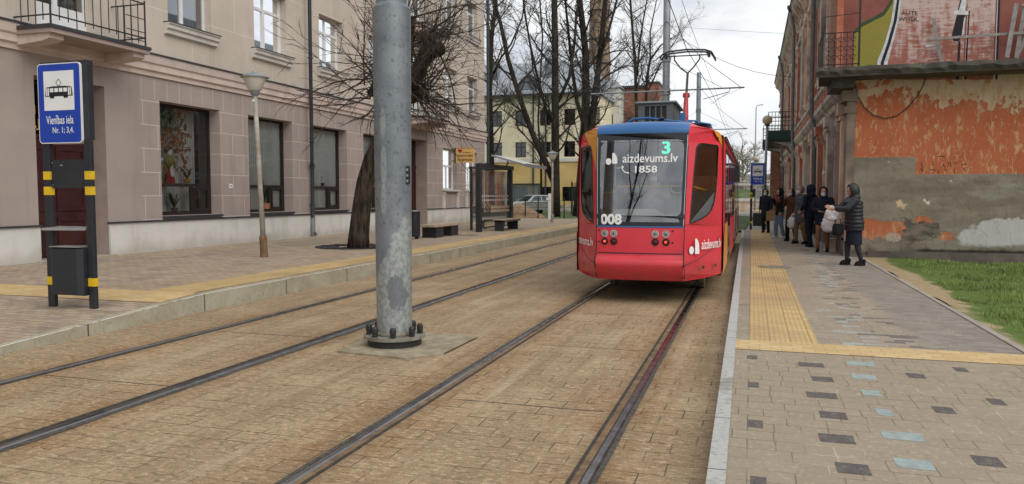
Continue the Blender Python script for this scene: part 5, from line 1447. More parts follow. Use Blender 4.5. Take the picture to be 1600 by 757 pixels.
m = MB(); m.tube([(TC-.55,py,5.16),(TC+.56,py,5.16)], .016, 5); m.box(TC+.50,TC+.56,py-.18,py+.18,5.12,5.22); m.box(TC-.56,TC-.5,py-.18,py+.18,5.12,5.22); obj('head_frame', m, M['black'], pb)
m = MB(); m.box(-.405,-.27,18.4,18.55,1.97,2.28); m.box(-.36,-.31,18.43,18.52,2.28,2.34); m.tube([(-.44,18.48,2.36),(-.33,18.48,2.33)], .02, 6); obj('mirror', m, M['black'], tm, bevel=.02)
# ================================================================== old building on the right
RX = 2.25; RY0 = 20.0; RY1 = 69.0; RT = 11.0
ob = thing('old_building', 'dilapidated red and grey building with peeling end wall and painted mural above', 'building', (RX, 30, .1))
m = MB(); m.quad((RX,RY0,-.2),(13.5,RY0,-.2),(13.5,RY0,4.40),(RX,RY0,4.40)); obj('end_wall', m, M['endwall'], ob)
m = MB(); m.quad((2.0,RY0,4.40),(13.5,RY0,4.40),(13.5,RY0,RT),(2.0,RY0,RT)); m.quad((2.0,RY0,4.40),(2.0,RY0+.9,4.40),(2.0,RY0+.9,RT),(2.0,RY0,RT)); m.quad((2.0,RY0+.9,4.40),(RX,RY0+.9,4.40),(RX,RY0+.9,RT),(2.0,RY0+.9,RT)); obj('upper_end_wall', m, M['mural'], ob)
m = MB(); m.box(2.66,13.5,RY0-.05,RY0-.002,-.2,.33); m.box(RX+.03,2.66,RY0-.03,RY0-.002,-.2,.24); obj('plinth', m, M['old_plinth'], ob)
# the mural (flat paint on the wall)
def W(x, y, off=.003):
    k = .01521-.00084*(x-1335)/265
    return (2.27+(x-1335)*.013736, RY0-off, 1.66+k*(304.1-y))
def pat(mb, P, off, mi=None): mb.poly(P, [], lambda x, y: W(x, y, off), mi)
m = MB(); pat(m, [(1333,125),(1333,50),(1345,38),(1362,30),(1378,22),(1388,6),(1394,-20),(1425,-20),(1390,125)], .003); mo = obj('mural_paint', m, M['mural_green'], ob)
m = MB(); pat(m, [(1333,55),(1333,49),(1345,37),(1362,29),(1378,20),(1387,6),(1391,-20),(1396,-20),(1391,8),(1380,26),(1362,35),(1346,43)], .005); obj('mural_edge', m, M['mural_edge'], mo)
m = MB(); pat(m, [(1379,125),(1383,95),(1392,70),(1402,35),(1408,-20),(1508,-20),(1503,15),(1500,125)], .005); pat(m, [(1503,125),(1504,20),(1506,-20),(1545,-20),(1545,125)], .006); obj('mural_pale', m, M['mural_pink'], mo)
m = MB(); pat(m, [(1369,125),(1371,95),(1381,70),(1390,35),(1397,-20),(1401,-20),(1394,35),(1385,70),(1376,98),(1374,125)], .007)
pat(m, [(1379,125),(1381,98),(1390,70),(1399,32),(1404,-20),(1407,-20),(1402,33),(1393,72),(1387,98),(1385,125)], .007)
pat(m, [(1484,20),(1492,18),(1496,0),(1499,-20),(1503,-20),(1501,20),(1506,21),(1506,26),(1484,25)], .009); pat(m, [(1497,60),(1500,30),(1502,30),(1499,60)], .009); pat(m, [(1444,72),(1455,70),(1455,74),(1444,75)], .009)
for xx in (1547, ): pat(m, [(xx,125),(xx,-20),(xx+1.2,-20),(xx+1.2,125)], .008)
obj('mural_white', m, M['mural_white'], mo)
m = MB(); pat(m, [(1374,125),(1376,98),(1385,70),(1394,35),(1401,-20),(1404,-20),(1399,33),(1390,70),(1381,98),(1379,125)], .008)
pat(m, [(1482,60),(1489,26),(1501,26),(1497,58),(1494,66),(1486,66)], .008); pat(m, [(1490,19),(1495,-5),(1499,-20),(1503,-20),(1501,19)], .008); pat(m, [(1491,125),(1493,66),(1496,66),(1495,125)], .008)
pat(m, [(1548.5,125),(1548,-20),(1551,-20),(1551.5,125)], .008); pat(m, [(1590,4),(1600,0),(1610,1),(1602,5)], .008); pat(m, [(1503.5,125),(1506,20),(1508,20),(1506,125)], .0085)
# scribbled tag
mp = lambda x, y: W(x, 2*22-y+8, .010)
put_text(m, 'AUTE', lambda x, y: W(x+ (y-22)*-.15, 46-y, .010), 1418, 23, 6, 25); put_text(m, 'WHEK.', lambda x, y: W(x+(y-32)*-.12, 64-y, .010), 1417, 32, 6, 32)
obj('mural_black', m, M['mural_black'], mo)
# faint scribble at the foot of the orange wash
m = MB()
def stroke(P, w=1.1):
    for (a, b) in zip(P[:-1], P[1:]):
        d = Vector((b[0]-a[0], b[1]-a[1])); d = d.normalized() if d.length else Vector((1,0)); n = Vector((-d.y, d.x))*w*.5
        pat(m, [(a[0]+n.x,a[1]+n.y),(b[0]+n.x,b[1]+n.y),(b[0]-n.x,b[1]-n.y),(a[0]-n.x,a[1]-n.y)], .004)
for P in ([(1442,262),(1446,268)],[(1443,253),(1446,266)],[(1456,264),(1465,265),(1466,267)],[(1460,252),(1462,258)],[(1470,265),(1470,271)],[(1473,262),(1477,256),(1481,267)],[(1484,258),(1484,253),(1487,253),(1488,260)],[(1494,263),(1494,270)],[(1492,252),(1497,255)],[(1507,262),(1510,267)],[(1513,261),(1514,262)],[(1503,256),(1513,256)],[(1466,245),(1473,243),(1479,245)]): stroke(P)
obj('scribble', m, M['soot'], ob)
# ledge / balcony slab round the corner, with railing
m = MB(); m.prism([(1.42,19.22),(10.5,19.22),(10.5,20.0),(2.0,20.0),(2.0,20.9),(1.55,20.9)], lambda x, y, w: (x, y, 4.37+w), .19)
lo = obj('ledge', m, M['ledge'], ob)
m = MB(); rl = random.Random(4); nl = 64; V_ = []
for i in range(nl+1):
    x = 1.36+(10.5-1.36)*i/nl; d1 = rl.uniform(-.025,.02); d2 = rl.uniform(-.02,.015)
    V_ += [(x,19.17+d1,4.585+d2),(x,19.16+d1*1.4,4.49+rl.uniform(-.03,.02)),(x,19.23,4.37+rl.uniform(-.01,.02)),(x,19.34,4.60)]
m.add(V_, [(4*i+j,4*i+4+j,4*i+5+j,4*i+1+j) for i in range(nl) for j in range(2)]+[(4*i+3,4*i+7,4*i+4,4*i) for i in range(nl)]+[(0,1,2,3)])
m.box(2.3,10.5,19.345,19.99,4.562,4.585); m.prism([(1.75,19.6),(2.25,19.6),(2.25,20.9),(1.75,20.9)], lambda x, y, w: (x, y, 4.16+w), .208); obj('ledge_lip', m, M['ledge'], lo)
m = MB(); yb = 19.32
for x in (1.50,2.28): m.tube([(x,yb,4.56),(x,yb,6.9 if x > 2 else 5.42)], .022, 6)
for z in (4.66,5.38): m.tube([(1.50,yb,z),(2.28,yb,z)], .013, 5); m.tube([(1.50,yb,z),(1.55,20.85,z)], .013, 5)
m.tube([(1.50,yb,5.75),(2.28,yb,5.8)], .009, 4)
for i in range(1, 6):
    x = lerp(1.5,2.28,i/6); m.tube([(x,yb,4.56),(x,yb,5.38)], .009, 4)
    for zc in (4.82,5.02,5.22):
        m.tube([(x+.055*math.cos(a),yb,zc+.055*math.sin(a)) for a in [k*.7 for k in range(9)]], .008, 4)
for i in range(1, 5):
    y = lerp(yb,20.85,i/5); m.tube([(1.51,y,4.56),(1.51,y,5.38)], .009, 4)
obj('balcony_railing', m, M['iron'], lo)
# loose cable on the wall
m = MB(); m.tube([W(x, y, .03) for x, y in ((1335,128),(1341,150),(1352,168),(1367,180),(1385,185),(1403,181),(1420,168),(1434,150),(1443,132),(1447,118))], .011, 5)
single('loose_cable', m, M['iron'], 'loose black cable hanging in a loop on the orange wall', 'cable', (3,19.97,3.5))
# old boards on the ledge
def board(a, b, w, yy, label, m_=None, name='wooden_board'):
    A = Vector(W(*a)); B = Vector(W(*b)); A.y = yy; B.y = yy+.02
    if B.z < A.z: B.z = max(B.z, 4.592)
    d = (B-A).normalized(); n = Vector((-d.z,0,d.x))*w/2; k = Vector((0,.025,0))
    q = MB(); V = [A-n,A+n,B+n,B-n]; q.add(V+[v+k for v in V], [(0,1,2,3),(4,5,6,7),(0,1,5,4),(1,2,6,5),(2,3,7,6),(3,0,4,7)])
    single(name, q, M['board_grey'], label, 'board', tuple((A+B)/2), 'old boards standing on the ledge of the end wall')
board((1453,32),(1467,102),.07,19.86,'single pale board leaning to the left on the ledge, apart from the rest')
board((1447,66),(1604,55),.055,19.72,'long thin board lying level across the mural')
board((1568,14),(1558,95),.09,19.66,'upright grey board, left of the group at the right of the mural')
board((1583,15),(1574,94),.085,19.80,'grey board under the short top crosspiece at the right of the mural')
board((1601,26),(1576,95),.075,19.92,'steeply slanting board at the right of the mural')
board((1577,15),(1606,14),.05,19.74,'short crosspiece at the top of the boards at the right of the mural')
board((1598,25),(1606,97),.07,19.60,'board at the very right edge of the mural')

# ---------------- street facade
BAY = 3.45; bays = [RY0+1.15+BAY*k for k in range(14)]
hl = []; wl = []
for y in bays:
    if y+2.3 > RY1: continue
    hl.append(rect(y+.55, y+1.75, .95, 3.45)); hl.append(rect(y+.55, y+1.75, 5.75, 8.5))
m = MB(); m.holed(RY0,RY1,-.2,RT, [(q[0][0],q[1][0],q[0][1],q[2][1]) for q in hl], lambda y, z: (RX, y, z))
for h in hl: reveal(m, h[0][0], h[1][0], h[0][1], h[2][1], RX, RX+.3)
fw_ = obj('facade_wall', m, M['old_red'], ob)
m = MB(); m.quad((RX,RY1,-.2),(13.5,RY1,-.2),(13.5,RY1,RT),(RX,RY1,RT)); m.quad((13.5,RY0,-.2),(13.5,RY1,-.2),(13.5,RY1,RT),(13.5,RY0,RT)); obj('rear_wall', m, M['old_red'], ob)
m = MB(); m.add([(RX-.5,RY0-.1,RT),(13.7,RY0-.1,RT),(13.7,RY1+.2,RT),(RX-.5,RY1+.2,RT),(7.5,RY0+3,RT+2.6),(7.5,RY1-3,RT+2.6)], [(0,1,4),(1,2,5,4),(2,3,5),(3,0,4,5),(0,1,2,3)]); obj('roof', m, M['slate'], ob)
m = MB(); m.quad((RX+.29,RY0+.2,.3),(RX+.29,RY1-.2,.3),(RX+.29,RY1-.2,9),(RX+.29,RY0+.2,9)); 
def lprof(pr, y0, y1, mb, mi=None):
    for (xa, za), (xb, zb) in zip(pr[:-1], pr[1:]): mb.quad((RX-xa,y0,za),(RX-xa,y1,za),(RX-xb,y1,zb),(RX-xb,y0,zb), mi)
    for y in (y0, y1): mb.poly([(a, z) for a, z in pr], [], lambda a, z, y=y: (RX-a, y, z), mi)
m = MB(); lprof([(0,9.75),(.08,9.8),(.08,10.1),(.2,10.2),(.2,10.45),(.42,10.55),(.52,10.7),(.52,10.88),(.58,10.95),(.58,11.05),(0,11.06)], RY0+.95, RY1, m); co = obj('cornice', m, M['old_grey'], ob)
y = RY0+1.2
while y < RY1-.3:
    m = MB(); m.prism([(0,9.85),(.12,9.9),(.17,10.15),(.40,10.45),(.40,10.54),(0,10.54)], lambda a, z, w: (RX-a, y+w, z), .24); y += .9
    obj('cornice_bracket', m, M['old_cream'], co)
m = MB(); m.box(RX-.62,RX-.5,RY0+.95,RY1+.1,11.0,11.14); obj('eaves_gutter', m, M['slate'], co)
m = MB(); lprof([(0,3.95),(.10,4.0),(.10,4.12),(.2,4.2),(.28,4.32),(.28,4.45),(.08,4.5),(.08,4.95),(.16,5.02),(.16,5.16),(0,5.2)], RY0+.95, RY1, m); so = obj('string_course', m, M['old_grey'], ob)
y = RY0+1.5
while y < RY1-1:
    m = MB(); m.box(RX-.14,RX-.075,y,y+.7,4.55,4.9); y += 1.15; obj('string_panel', m, M['old_red'], so)
m = MB(); lprof([(0,-.2),(.12,-.2),(.12,.62),(.05,.7),(0,.7)], RY0+.02, RY1, m); obj('facade_plinth', m, M['old_plinth'], ob)
for k, y in enumerate(bays):
    if y+2.3 > RY1: continue
    for z0, z1, big in ((.95,3.45,0),(5.75,8.5,1)):
        m = MB()
        for a in (y+.37, y+1.75): m.box(RX-.10,RX-.001,a,a+.18,z0-.1,z1+.1)
        m.box(RX-.14,RX-.001,y+.30,y+2.0,z0-.24,z0-.101); 
        m.prism([(0,z1+.101),(.12,z1+.101),(.12,z1+.32),(.24,z1+.40),(.27,z1+.52),(0,z1+.56)], lambda a, z, w, y=y: (RX-a, y+.25+w, z), 1.8)
        if big: m.prism([(y+.3,z1+.561),(y+2.0,z1+.561),(y+1.15,z1+1.0)], lambda a, z, w: (RX-w, a, z), .22)
        for a in (y+.38, y+1.76): m.prism([(0,z1-.2),(.12,z1-.15),(.22,z1+.1),(0,z1+.1)], lambda q, z, w, a=a: (RX-.1-q*.6, a+w, z), .16)
        so_ = obj('window_surround', m, M['old_cream'] if (k+big) % 3 else M['old_grey'], ob)
        m = MB(); frx = RX+.22
        m.box(frx,frx+.05,y+.55,y+.63,z0,z1); m.box(frx,frx+.05,y+1.67,y+1.75,z0,z1); m.box(frx,frx+.05,y+.63,y+1.67,z0,z0+.1); m.box(frx,frx+.05,y+.63,y+1.67,z1-.1,z1); m.box(frx+.001,frx+.04,y+1.11,y+1.19,z0+.1,z1-.1); m.box(frx+.002,frx+.045,y+.63,y+1.67,lerp(z0,z1,.66),lerp(z0,z1,.66)+.08)
        fo = obj('window', m, M['board_grey'] if k % 2 else M['brown_frame'], ob)
        m = MB(); m.quad((frx+.03,y+.6,z0+.05),(frx+.03,y+1.7,z0+.05),(frx+.03,y+1.7,z1-.05),(frx+.03,y+.6,z1-.05)); obj('pane', m, M['dark_glass'], fo)
    for dy in (-.36, -.02):
        for z0, z1, c in ((.7,3.94,.2),(5.2,9.74,.2)):
            m = MB(); a = y+dy-.02
            m.box(RX-.16,RX-.001,a,a+.26,z0+.001,z1-.42); m.box(RX-.20,RX-.001,a-.03,a+.29,z0+.002,z0+.35); m.box(RX-.2,RX-.001,a-.03,a+.29,z1-.419,z1-.30); m.box(RX-.25,RX-.001,a-.06,a+.32,z1-.299,z1-.001)
            obj('pilaster', m, (M['old_cream'],M['old_red'],M['old_grey'])[(k*2+(dy > -.1)+(z0 > 3)) % 3], ob)
m = MB(); m.box(RX-.12,RX+.06,RY0-.06,RY0+.5,.55,4.14); m.box(RX-.18,RX+.08,RY0-.09,RY0+.52,3.6,3.75); m.box(RX-.24,RX+.1,RY0-.1,RY0+.56,3.88,4.14); obj('corner_pilaster', m, M['old_brown'], ob)
m = MB(); m.box(1.86,1.999,RY0-.03,RY0+.45,4.60,RT-.2); m.box(1.75,1.86,RY0+.5,RY0+.9,4.60,RT-.2); obj('corner_pilaster', m, M['old_red'], ob)
for y, x in ((28.6,2.02),(41.5,2.0),(56,2.0)):
    m = MB(); m.tube([(RX-.55,y,10.95),(RX-.50,y,10.5),(x-.12,y,9.9),(x-.12,y,5.4),(x-.1,y,4.5),(x,y,3.9),(x+.04,y,.3)], .075, 8); po = obj('drainpipe', m, M['pipe_grey'], ob, smooth=True)
    m = MB(); m.lathe((RX-.55,y,0), [(.09,10.8),(.18,11.0),(.18,11.12)], 10); obj('rain_hopper', m, M['slate'], po)
m = MB(); m.ball((RX-.2,24.9,2.30), .05, .05, .09, 10); m.box(RX-.2,RX,24.87,24.93,2.3,2.36); obj('wall_lamp', m, M['lamp_glass'], ob, smooth=True)
def gbalc(y0, y1, x0, z):
    m = MB(); m.box(x0,RX-.02,y0,y1,z,z+.12); m.box(x0-.05,RX-.02,y0-.05,y1+.05,z+.121,z+.62)
    b = obj('balcony', m, M['bal_green'], ob)
    m = MB(); zt = z+.62
    for zz in (zt+.5, zt+1.0): m.tube([(RX,y0,zz),(x0,y0,zz),(x0,y1,zz),(RX,y1,zz)], .02, 5)
    n = 8
    for i in range(n+1):
        x = lerp(x0,RX-.05,i/n); m.tube([(x,y0,zt),(x,y0,zt+1.0)], .013, 4); yy = lerp(y0,y1,i/n); m.tube([(x0,yy,zt),(x0,yy,zt+1.0)], .013, 4)
        m.tube([(x+.07*math.cos(a),y0,zt+.72+.07*math.sin(a)) for a in [q*.8 for q in range(9)]], .012, 4)
    obj('railing', m, M['iron'], b)
    for y in (y0+.1,y1-.3): m = MB(); m.prism([(RX-.05,z-.7),(RX-.05,z-.001),(x0+.3,z-.001),(RX-.4,z-.25)], lambda x, zz, w, y=y: (x, y+w, zz), .2); obj('bracket', m, M['old_grey'], b)
gbalc(44.5,47.6,.80,4.55); gbalc(57.5,60.5,.72,4.95)
pi = MB(); pi.box(1.32,2.1,62.0,62.9,-.1,5.2); pi.box(1.24,2.1,61.9,63,5.2,5.35); pi.box(1.2,2.1,61.9,63.0,-.1,1.0); single('brick_pier', pi, M['brick_red'], 'crumbling red brick pier at the far end of the old facade', 'pier')
bl = MB(); bl.box(1.86,2.12,21.55,21.8,.18,.52); bl.box(1.83,2.15,21.52,21.83,.18,.23); single('stone_post', bl, M['old_cream'], 'short square stone post behind the woman in brown tights', 'post', bevel=.01)
# ================================================================== people
def cloth(name, c, r=.85, v=.25): 
    if name not in M: M[name] = plain(name, c, r, v, 9, spec=.25)
    return M[name]
M['skin'] = plain('skin', (.48,.27,.19), .55, .06, 12)
M['navy'] = cloth('navy_cloth', (.012,.016,.030)); M['blackc'] = cloth('black_cloth', (.010,.010,.012)); M['jeans'] = cloth('pale_jeans', (.17,.25,.37))
M['brownc'] = cloth('brown_wool', (.105,.045,.026)); M['greyc'] = cloth('grey_wool', (.10,.10,.115)); M['camel'] = cloth('camel_cloth', (.25,.145,.08)); M['rustc'] = cloth('rust_cloth', (.20,.04,.025))
M['tightsb'] = cloth('brown_tights', (.25,.115,.065), .6); M['tightsk'] = cloth('sheer_black_tights', (.035,.030,.034), .5); M['maskm'] = cloth('face_mask', (.62,.68,.74), .8, .06)
M['shoe_w'] = cloth('white_shoe', (.62,.62,.6), .6, .06); M['hair_d'] = cloth('dark_hair', (.018,.012,.009), .5); M['hair_g'] = cloth('grey_hair', (.20,.18,.165), .6); M['paleshirt'] = cloth('pale_jacket', (.22,.25,.29))
M['puffer'] = plain('black_puffer', (.015,.016,.020), .58, .3, 9, spec=.5)
M['plastic'] = plain('white_plastic_bag', (.70,.70,.71), .4, .12, 12, bump=.3); M['kraft'] = plain('kraft_paper', (.34,.21,.105), .8, .12, 8)
def remesh(o, vox, sm=4):
    r = o.modifiers.new('Remesh', 'REMESH'); r.mode = 'VOXEL'; r.voxel_size = vox; r.use_smooth_shade = True
    s = o.modifiers.new('Smooth', 'SMOOTH'); s.factor = .5; s.iterations = sm
def hand(mb, w, d, side, curl=.5, palm_in=None):
    """palm, four fingers and a thumb at wrist w pointing along d"""
    w = Vector(w); d = Vector(d).normalized()
    b = Vector((0,1,0)) if abs(d.y) < .7 else Vector((0,0,1))
    a = (b - d*b.dot(d)).normalized(); n = d.cross(a)*side
    mb.loft([(w, a*.026, n*.020),(w+d*.03, a*.036, n*.019),(w+d*.085, a*.041, n*.016),(w+d*.095, a*.036, n*.012)], n=8)
    for k, L in enumerate((.066,.078,.074,.056)):
        p = w+d*.085+a*(-.030+.020*k); d1 = (d - n*curl*.5).normalized(); d2 = (d - n*curl*1.3).normalized()
        mb.tube([p, p+d1*L*.5, p+d1*L*.5+d2*L*.5], [.0098,.009,.0075], 6)
    p = w+d*.03-a*.03; d1 = (d*.7-a*.7-n*curl*.3).normalized(); mb.tube([p, p+d1*.04, p+d1*.04+(d-n*curl*.5).normalized()*.03], [.0115,.010,.008], 6)
def shell(mb, rx, ry, rz, th0, th1, n=20, m=9, drop=0, c=(0,0,0), flare=1):
    """part of an ellipsoid round the -Y axis from polar angle th0 to th1"""
    V = []; F = []
    for i in range(m+1):
        t = lerp(th0, th1, i/m)
        for k in range(n):
            p = 2*PI*k/n
            x = rx*math.sin(t)*math.cos(p); z = rz*math.sin(t)*math.sin(p); y = -ry*math.cos(t)
            if z < 0: z *= 1+drop
            V.append((c[0]+x, c[1]+y, c[2]+z))
    for i in range(m):
        for k in range(n):
            k2 = (k+1) % n; F.append((i*n+k, i*n+k2, (i+1)*n+k2, (i+1)*n+k))
    mb.add(V, F)
class XF:
    """transforms a builder's points: used for the head"""
    def __init__(s, m): s.m = m
    def __call__(s, mb):
        mb.v = [tuple(s.m @ Vector(p)) for p in mb.v]; return mb
def person(label, loc, rot, H=1.68, coat=None, hem=.78, coat_w=1.0, trousers=None, skirt=None, skirt_hem=.5, legs=None, shoes=None, heel=0,
           hood=None, hair=None, long_hair=False, mask=False, head_yaw=0, head_pitch=0, arms=None, stance=(0,0), lean=0, puff=False, yoke=None, group='people waiting at the tram stop'):
    p = thing('person', label, 'person', (0,0,0), group)
    k = H/1.70
    sc_ = lambda v: Vector((v[0]*k, v[1]*k, v[2]*k))
    L = lambda v: sc_((v[0], v[1]-lean*max(0,v[2]-.9), v[2]))
    A = arms or {}
    AR = {}
    for s, nm in ((-1,'r'),(1,'l')):
        AR[s] = A.get(nm) or [(s*.195,0,1.40),(s*.245,.03,1.13),(s*.235,-.05,.88)]
    hipx = .092
    LG = {s: [(s*hipx,0,.90),(s*(hipx+.01),-.03+stance[0]*s*.5,.48),(s*(hipx+.012),.02+stance[0]*s,.085)] for s in (-1,1)}
    b = MB()
    b.loft([(L((0,0,.86)),.135*k,.095*k),(L((0,0,.98)),.14*k,.10*k),(L((0,0,1.12)),.115*k,.085*k),(L((0,0,1.30)),.145*k,.10*k),(L((0,0,1.41)),.14*k,.075*k),(L((0,.005,1.455)),.065*k,.06*k),(L((0,-.005,1.53)),.052*k,.055*k),(L((0,-.01,1.58)),.05*k,.05*k)])
    for s in (-1,1):
        a0, a1, a2 = [L(q) for q in AR[s]]
        b.tube([a0, a0.lerp(a1,.5), a1, a1.lerp(a2,.4), a2], [.052*k,.047*k,.040*k,.040*k,.027*k], 8)
        hand(b, a2-(a2-a1).normalized()*.01, a2-a1, s, .75)
        h0, h1, h2 = [L(q) for q in LG[s]]
        b.tube([h0+Vector((0,0,.03)), h0.lerp(h1,.35), h0.lerp(h1,.8), h1, h1.lerp(h2,.3), h1.lerp(h2,.75), h2], [.088*k,.083*k,.062*k,.056*k,.060*k,.043*k,.037*k], 10)
    # head
    hc = L((0,-.022,1.588)); HM = Matrix.Translation(hc) @ Matrix.Rotation(R(head_yaw),4,'Z') @ Matrix.Rotation(R(head_pitch),4,'X') @ Matrix.Scale(k,4)
    hd = MB()
    hd.loft([((0,-.012,-.118),.028,.036),((0,-.010,-.100),.046,.062),((0,-.004,-.062),.062,.084),((0,.004,-.01),.072,.096),((0,.010,.04),.076,.100),((0,.012,.08),.066,.086),((0,.012,.105),.042,.055),((0,.012,.117),.012,.016)], n=16)
    hd.tube([(0,-.086,.018),(0,-.108,-.026),(0,-.094,-.036)], [.009,.015,.012], 7)
    for s in (-1,1): hd.ball((s*.076,.012,-.008), .012,.020,.030, 8); hd.ball((s*.03,-.090,.022), .018,.010,.008, 7)
    hd.ball((0,-.088,-.066), .024,.012,.008, 8)
    XF(HM)(hd); b.add(hd.v, hd.f)
    bo = obj('body', b, M['skin'], p); remesh(bo, .0085, 3)
    e = MB()
    for s in (-1,1): e.ball((s*.031,-.0905,.004), .011,.008,.006, 8)
    obj('eye', XF(HM)(e), M['black'], bo, smooth=True)
    if mask:
        m = MB(); V = []; F = []
        nx_, nz = 9, 6
        for j in range(nz+1):
            for i in range(nx_+1):
                u = -1+2*i/nx_; z = lerp(-.112, -.014, j/nz); w = .064*(1-.25*abs(j/nz-.55)) if j else .045
                V.append((u*w*1.08, -.118+.075*u*u-.006*math.sin(PI*j/nz)+(.02 if j == 0 else 0), z))
        for j in range(nz):
            for i in range(nx_): a = j*(nx_+1)+i; F.append((a,a+1,a+nx_+2,a+nx_+1))
        m.add(V, F); mo = obj('mask', XF(HM)(m), M['maskm'], p, smooth=True)
        so = mo.modifiers.new('Solidify','SOLIDIFY'); so.thickness = .004
        m = MB()
        for s in (-1,1): m.tube([(s*.066,-.05,-.03),(s*.08,-.01,0)], .002, 4)
        obj('ear_loop', XF(HM)(m), M['maskm'], mo)
    if hair:
        m = MB(); shell(m, .086,.112,.128, R(62), R(180), 22, 8, 0, (0,.014,.006))
        if long_hair:
            for q in range(16):
                a = R(-20+220*q/15); m.tube([(.07*math.cos(a),.02+.08*math.sin(a),.02),(.088*math.cos(a),.02+.09*math.sin(a),-.1),(.095*math.cos(a),.015+.08*math.sin(a),-.24)], [.024,.026,.014], 6)
        ho = obj('hair', XF(HM)(m), hair, p, smooth=True)
        if not long_hair: s2 = ho.modifiers.new('Solidify','SOLIDIFY'); s2.thickness = .01
    if hood:
        m = MB(); shell(m, .118,.140,.152, R(54), R(176), 24, 10, .25, (0,.02,.005)); ho = obj('hood', XF(HM)(m), hood, p, smooth=True)
        s2 = ho.modifiers.new('Solidify','SOLIDIFY'); s2.thickness = .022; s2.offset = -1
        m = MB(); m.loft([(L((0,.03,1.40)),.13*k,.10*k),(L((0,.035,1.46)),.115*k,.11*k),(L((0,.03,1.52)),.09*k,.09*k)]); obj('collar', m, hood, ho, smooth=True)
    if coat:
        m = MB(); w = coat_w; hemz = hem
        rings = [(L((0,0,hemz)),.185*k*w,.145*k*w),(L((0,0,max(hemz+.05,.92))),.182*k*w,.14*k*w),(L((0,0,1.08)),.165*k*w,.125*k*w),(L((0,0,1.25)),.178*k*w,.132*k*w),(L((0,0,1.36)),.185*k*w,.118*k*w),(L((0,.005,1.425)),.135*k,.09*k),(L((0,.01,1.475)),.075*k,.072*k)]
        m.loft(rings, n=18)
        for s in (-1,1):
            a0, a1, a2 = [L(q) for q in AR[s]]
            t = 1.25 if puff else 1.0
            m.tube([a0+Vector((-s*.05,0,.0)), a0, a0.lerp(a1,.5), a1, a1.lerp(a2,.45), a2.lerp(a1,.06)], [.075*k*t,.072*k*t,.064*k*t,.058*k*t,.053*k*t,.044*k*t], 10)
        co = obj('coat', m, coat, p); remesh(co, .015, 4)
        if puff:
            m = MB()
            for z in (.84,.92,1.0,1.08,1.16,1.24,1.32):
                c = L((0,0,z)); f_ = (1.06 if z < .95 else .97 if z < 1.2 else 1.0); m.loft([(c+Vector((0,0,-.040)),.172*k*w*f_,.130*k*w*f_),(c+Vector((0,0,-.016)),.184*k*w*f_,.141*k*w*f_),(c+Vector((0,0,.016)),.184*k*w*f_,.141*k*w*f_),(c+Vector((0,0,.040)),.172*k*w*f_,.130*k*w*f_)], n=20)
            obj('quilting', m, coat, co, smooth=True)
        if yoke:
            m = MB(); m.loft([(L((0,0,1.22)),.182*k*w,.140*k*w),(L((0,0,1.30)),.190*k*w,.140*k*w),(L((0,0,1.37)),.188*k*w,.125*k*w),(L((0,.005,1.43)),.140*k,.098*k)], n=18); obj('yoke', m, yoke, co, smooth=True)
    if trousers:
        m = MB()
        m.loft([(L((0,0,.80)),.15*k,.115*k),(L((0,0,.90)),.165*k,.122*k),(L((0,0,1.02)),.155*k,.115*k)], n=14)
        for s in (-1,1):
            h0, h1, h2 = [L(q) for q in LG[s]]
            m.tube([h0+Vector((0,0,.02)), h0.lerp(h1,.4), h1, h1.lerp(h2,.5), h2+Vector((0,0,.0))], [.100*k,.095*k,.074*k,.068*k,.062*k], 10)
        to = obj('trousers', m, trousers, p); remesh(to, .014, 3)
    if legs:
        m = MB()
        for s in (-1,1):
            h0, h1, h2 = [L(q) for q in LG[s]]
            m.tube([h0.lerp(h1,.3), h0.lerp(h1,.8), h1, h1.lerp(h2,.3), h1.lerp(h2,.75), h2+Vector((0,0,-.02))], [.086*k,.066*k,.060*k,.064*k,.046*k,.040*k], 12)
        obj('tights', m, legs, p, smooth=True)
    if skirt:
        m = MB(); m.loft([(L((0,0,skirt_hem)),.20*k,.16*k),(L((0,0,.70)),.195*k,.155*k),(L((0,0,.92)),.182*k,.138*k),(L((0,0,1.05)),.15*k,.115*k)], n=20); obj('skirt', m, skirt, p, smooth=40)
    for s in (-1,1):
        h2 = L(LG[s][2]); m = MB(); hh = heel
        m.loft([((h2.x,h2.y+.045,hh+.004),.030*k,.030*k),((h2.x,h2.y+.045,hh+.05),.042*k,.042*k),((h2.x,h2.y+.02,hh+.085),.045*k,.052*k)], n=10)
        m.loft([((h2.x,h2.y-.05,.002),.037*k,.098*k),((h2.x,h2.y-.05,.03),.041*k,.10*k),((h2.x,h2.y-.03,.06+hh*.6),.038*k,.085*k),((h2.x,h2.y+.005,.085+hh*.5),.036*k,.045*k)], n=12)
        if heel: m.tube([(h2.x,h2.y+.06,.0),(h2.x,h2.y+.05,hh+.02)], [.014,.024], 6)
        obj('shoe', m, shoes, p, smooth=40)
    p.location = loc; p.rotation_euler = (0,0,R(rot)); OFF[p.name] = (0,0,0)
    return p
G_ = .184
person('person in navy coat and pale mask, farthest along the platform by the stop sign', (.54,31.7,G_), -25, 1.68, coat=M['navy'], hem=.62, trousers=M['navy'], shoes=M['blackc'], hair=M['hair_d'], mask=True, head_yaw=-15,
       arms={'l':[(.195,0,1.40),(.25,-.02,1.13),(.24,-.12,.90)]})
person('person in black and rust red jacket, pale jeans and white shoes', (.92,27.8,G_), -72, 1.68, coat=M['blackc'], hem=.80, trousers=M['jeans'], shoes=M['shoe_w'], hood=M['blackc'], head_yaw=10, yoke=M['rustc'], stance=(.10,0),
       arms={'r':[(-.195,0,1.40),(-.24,-.06,1.15),(-.07,-.22,1.40)]})
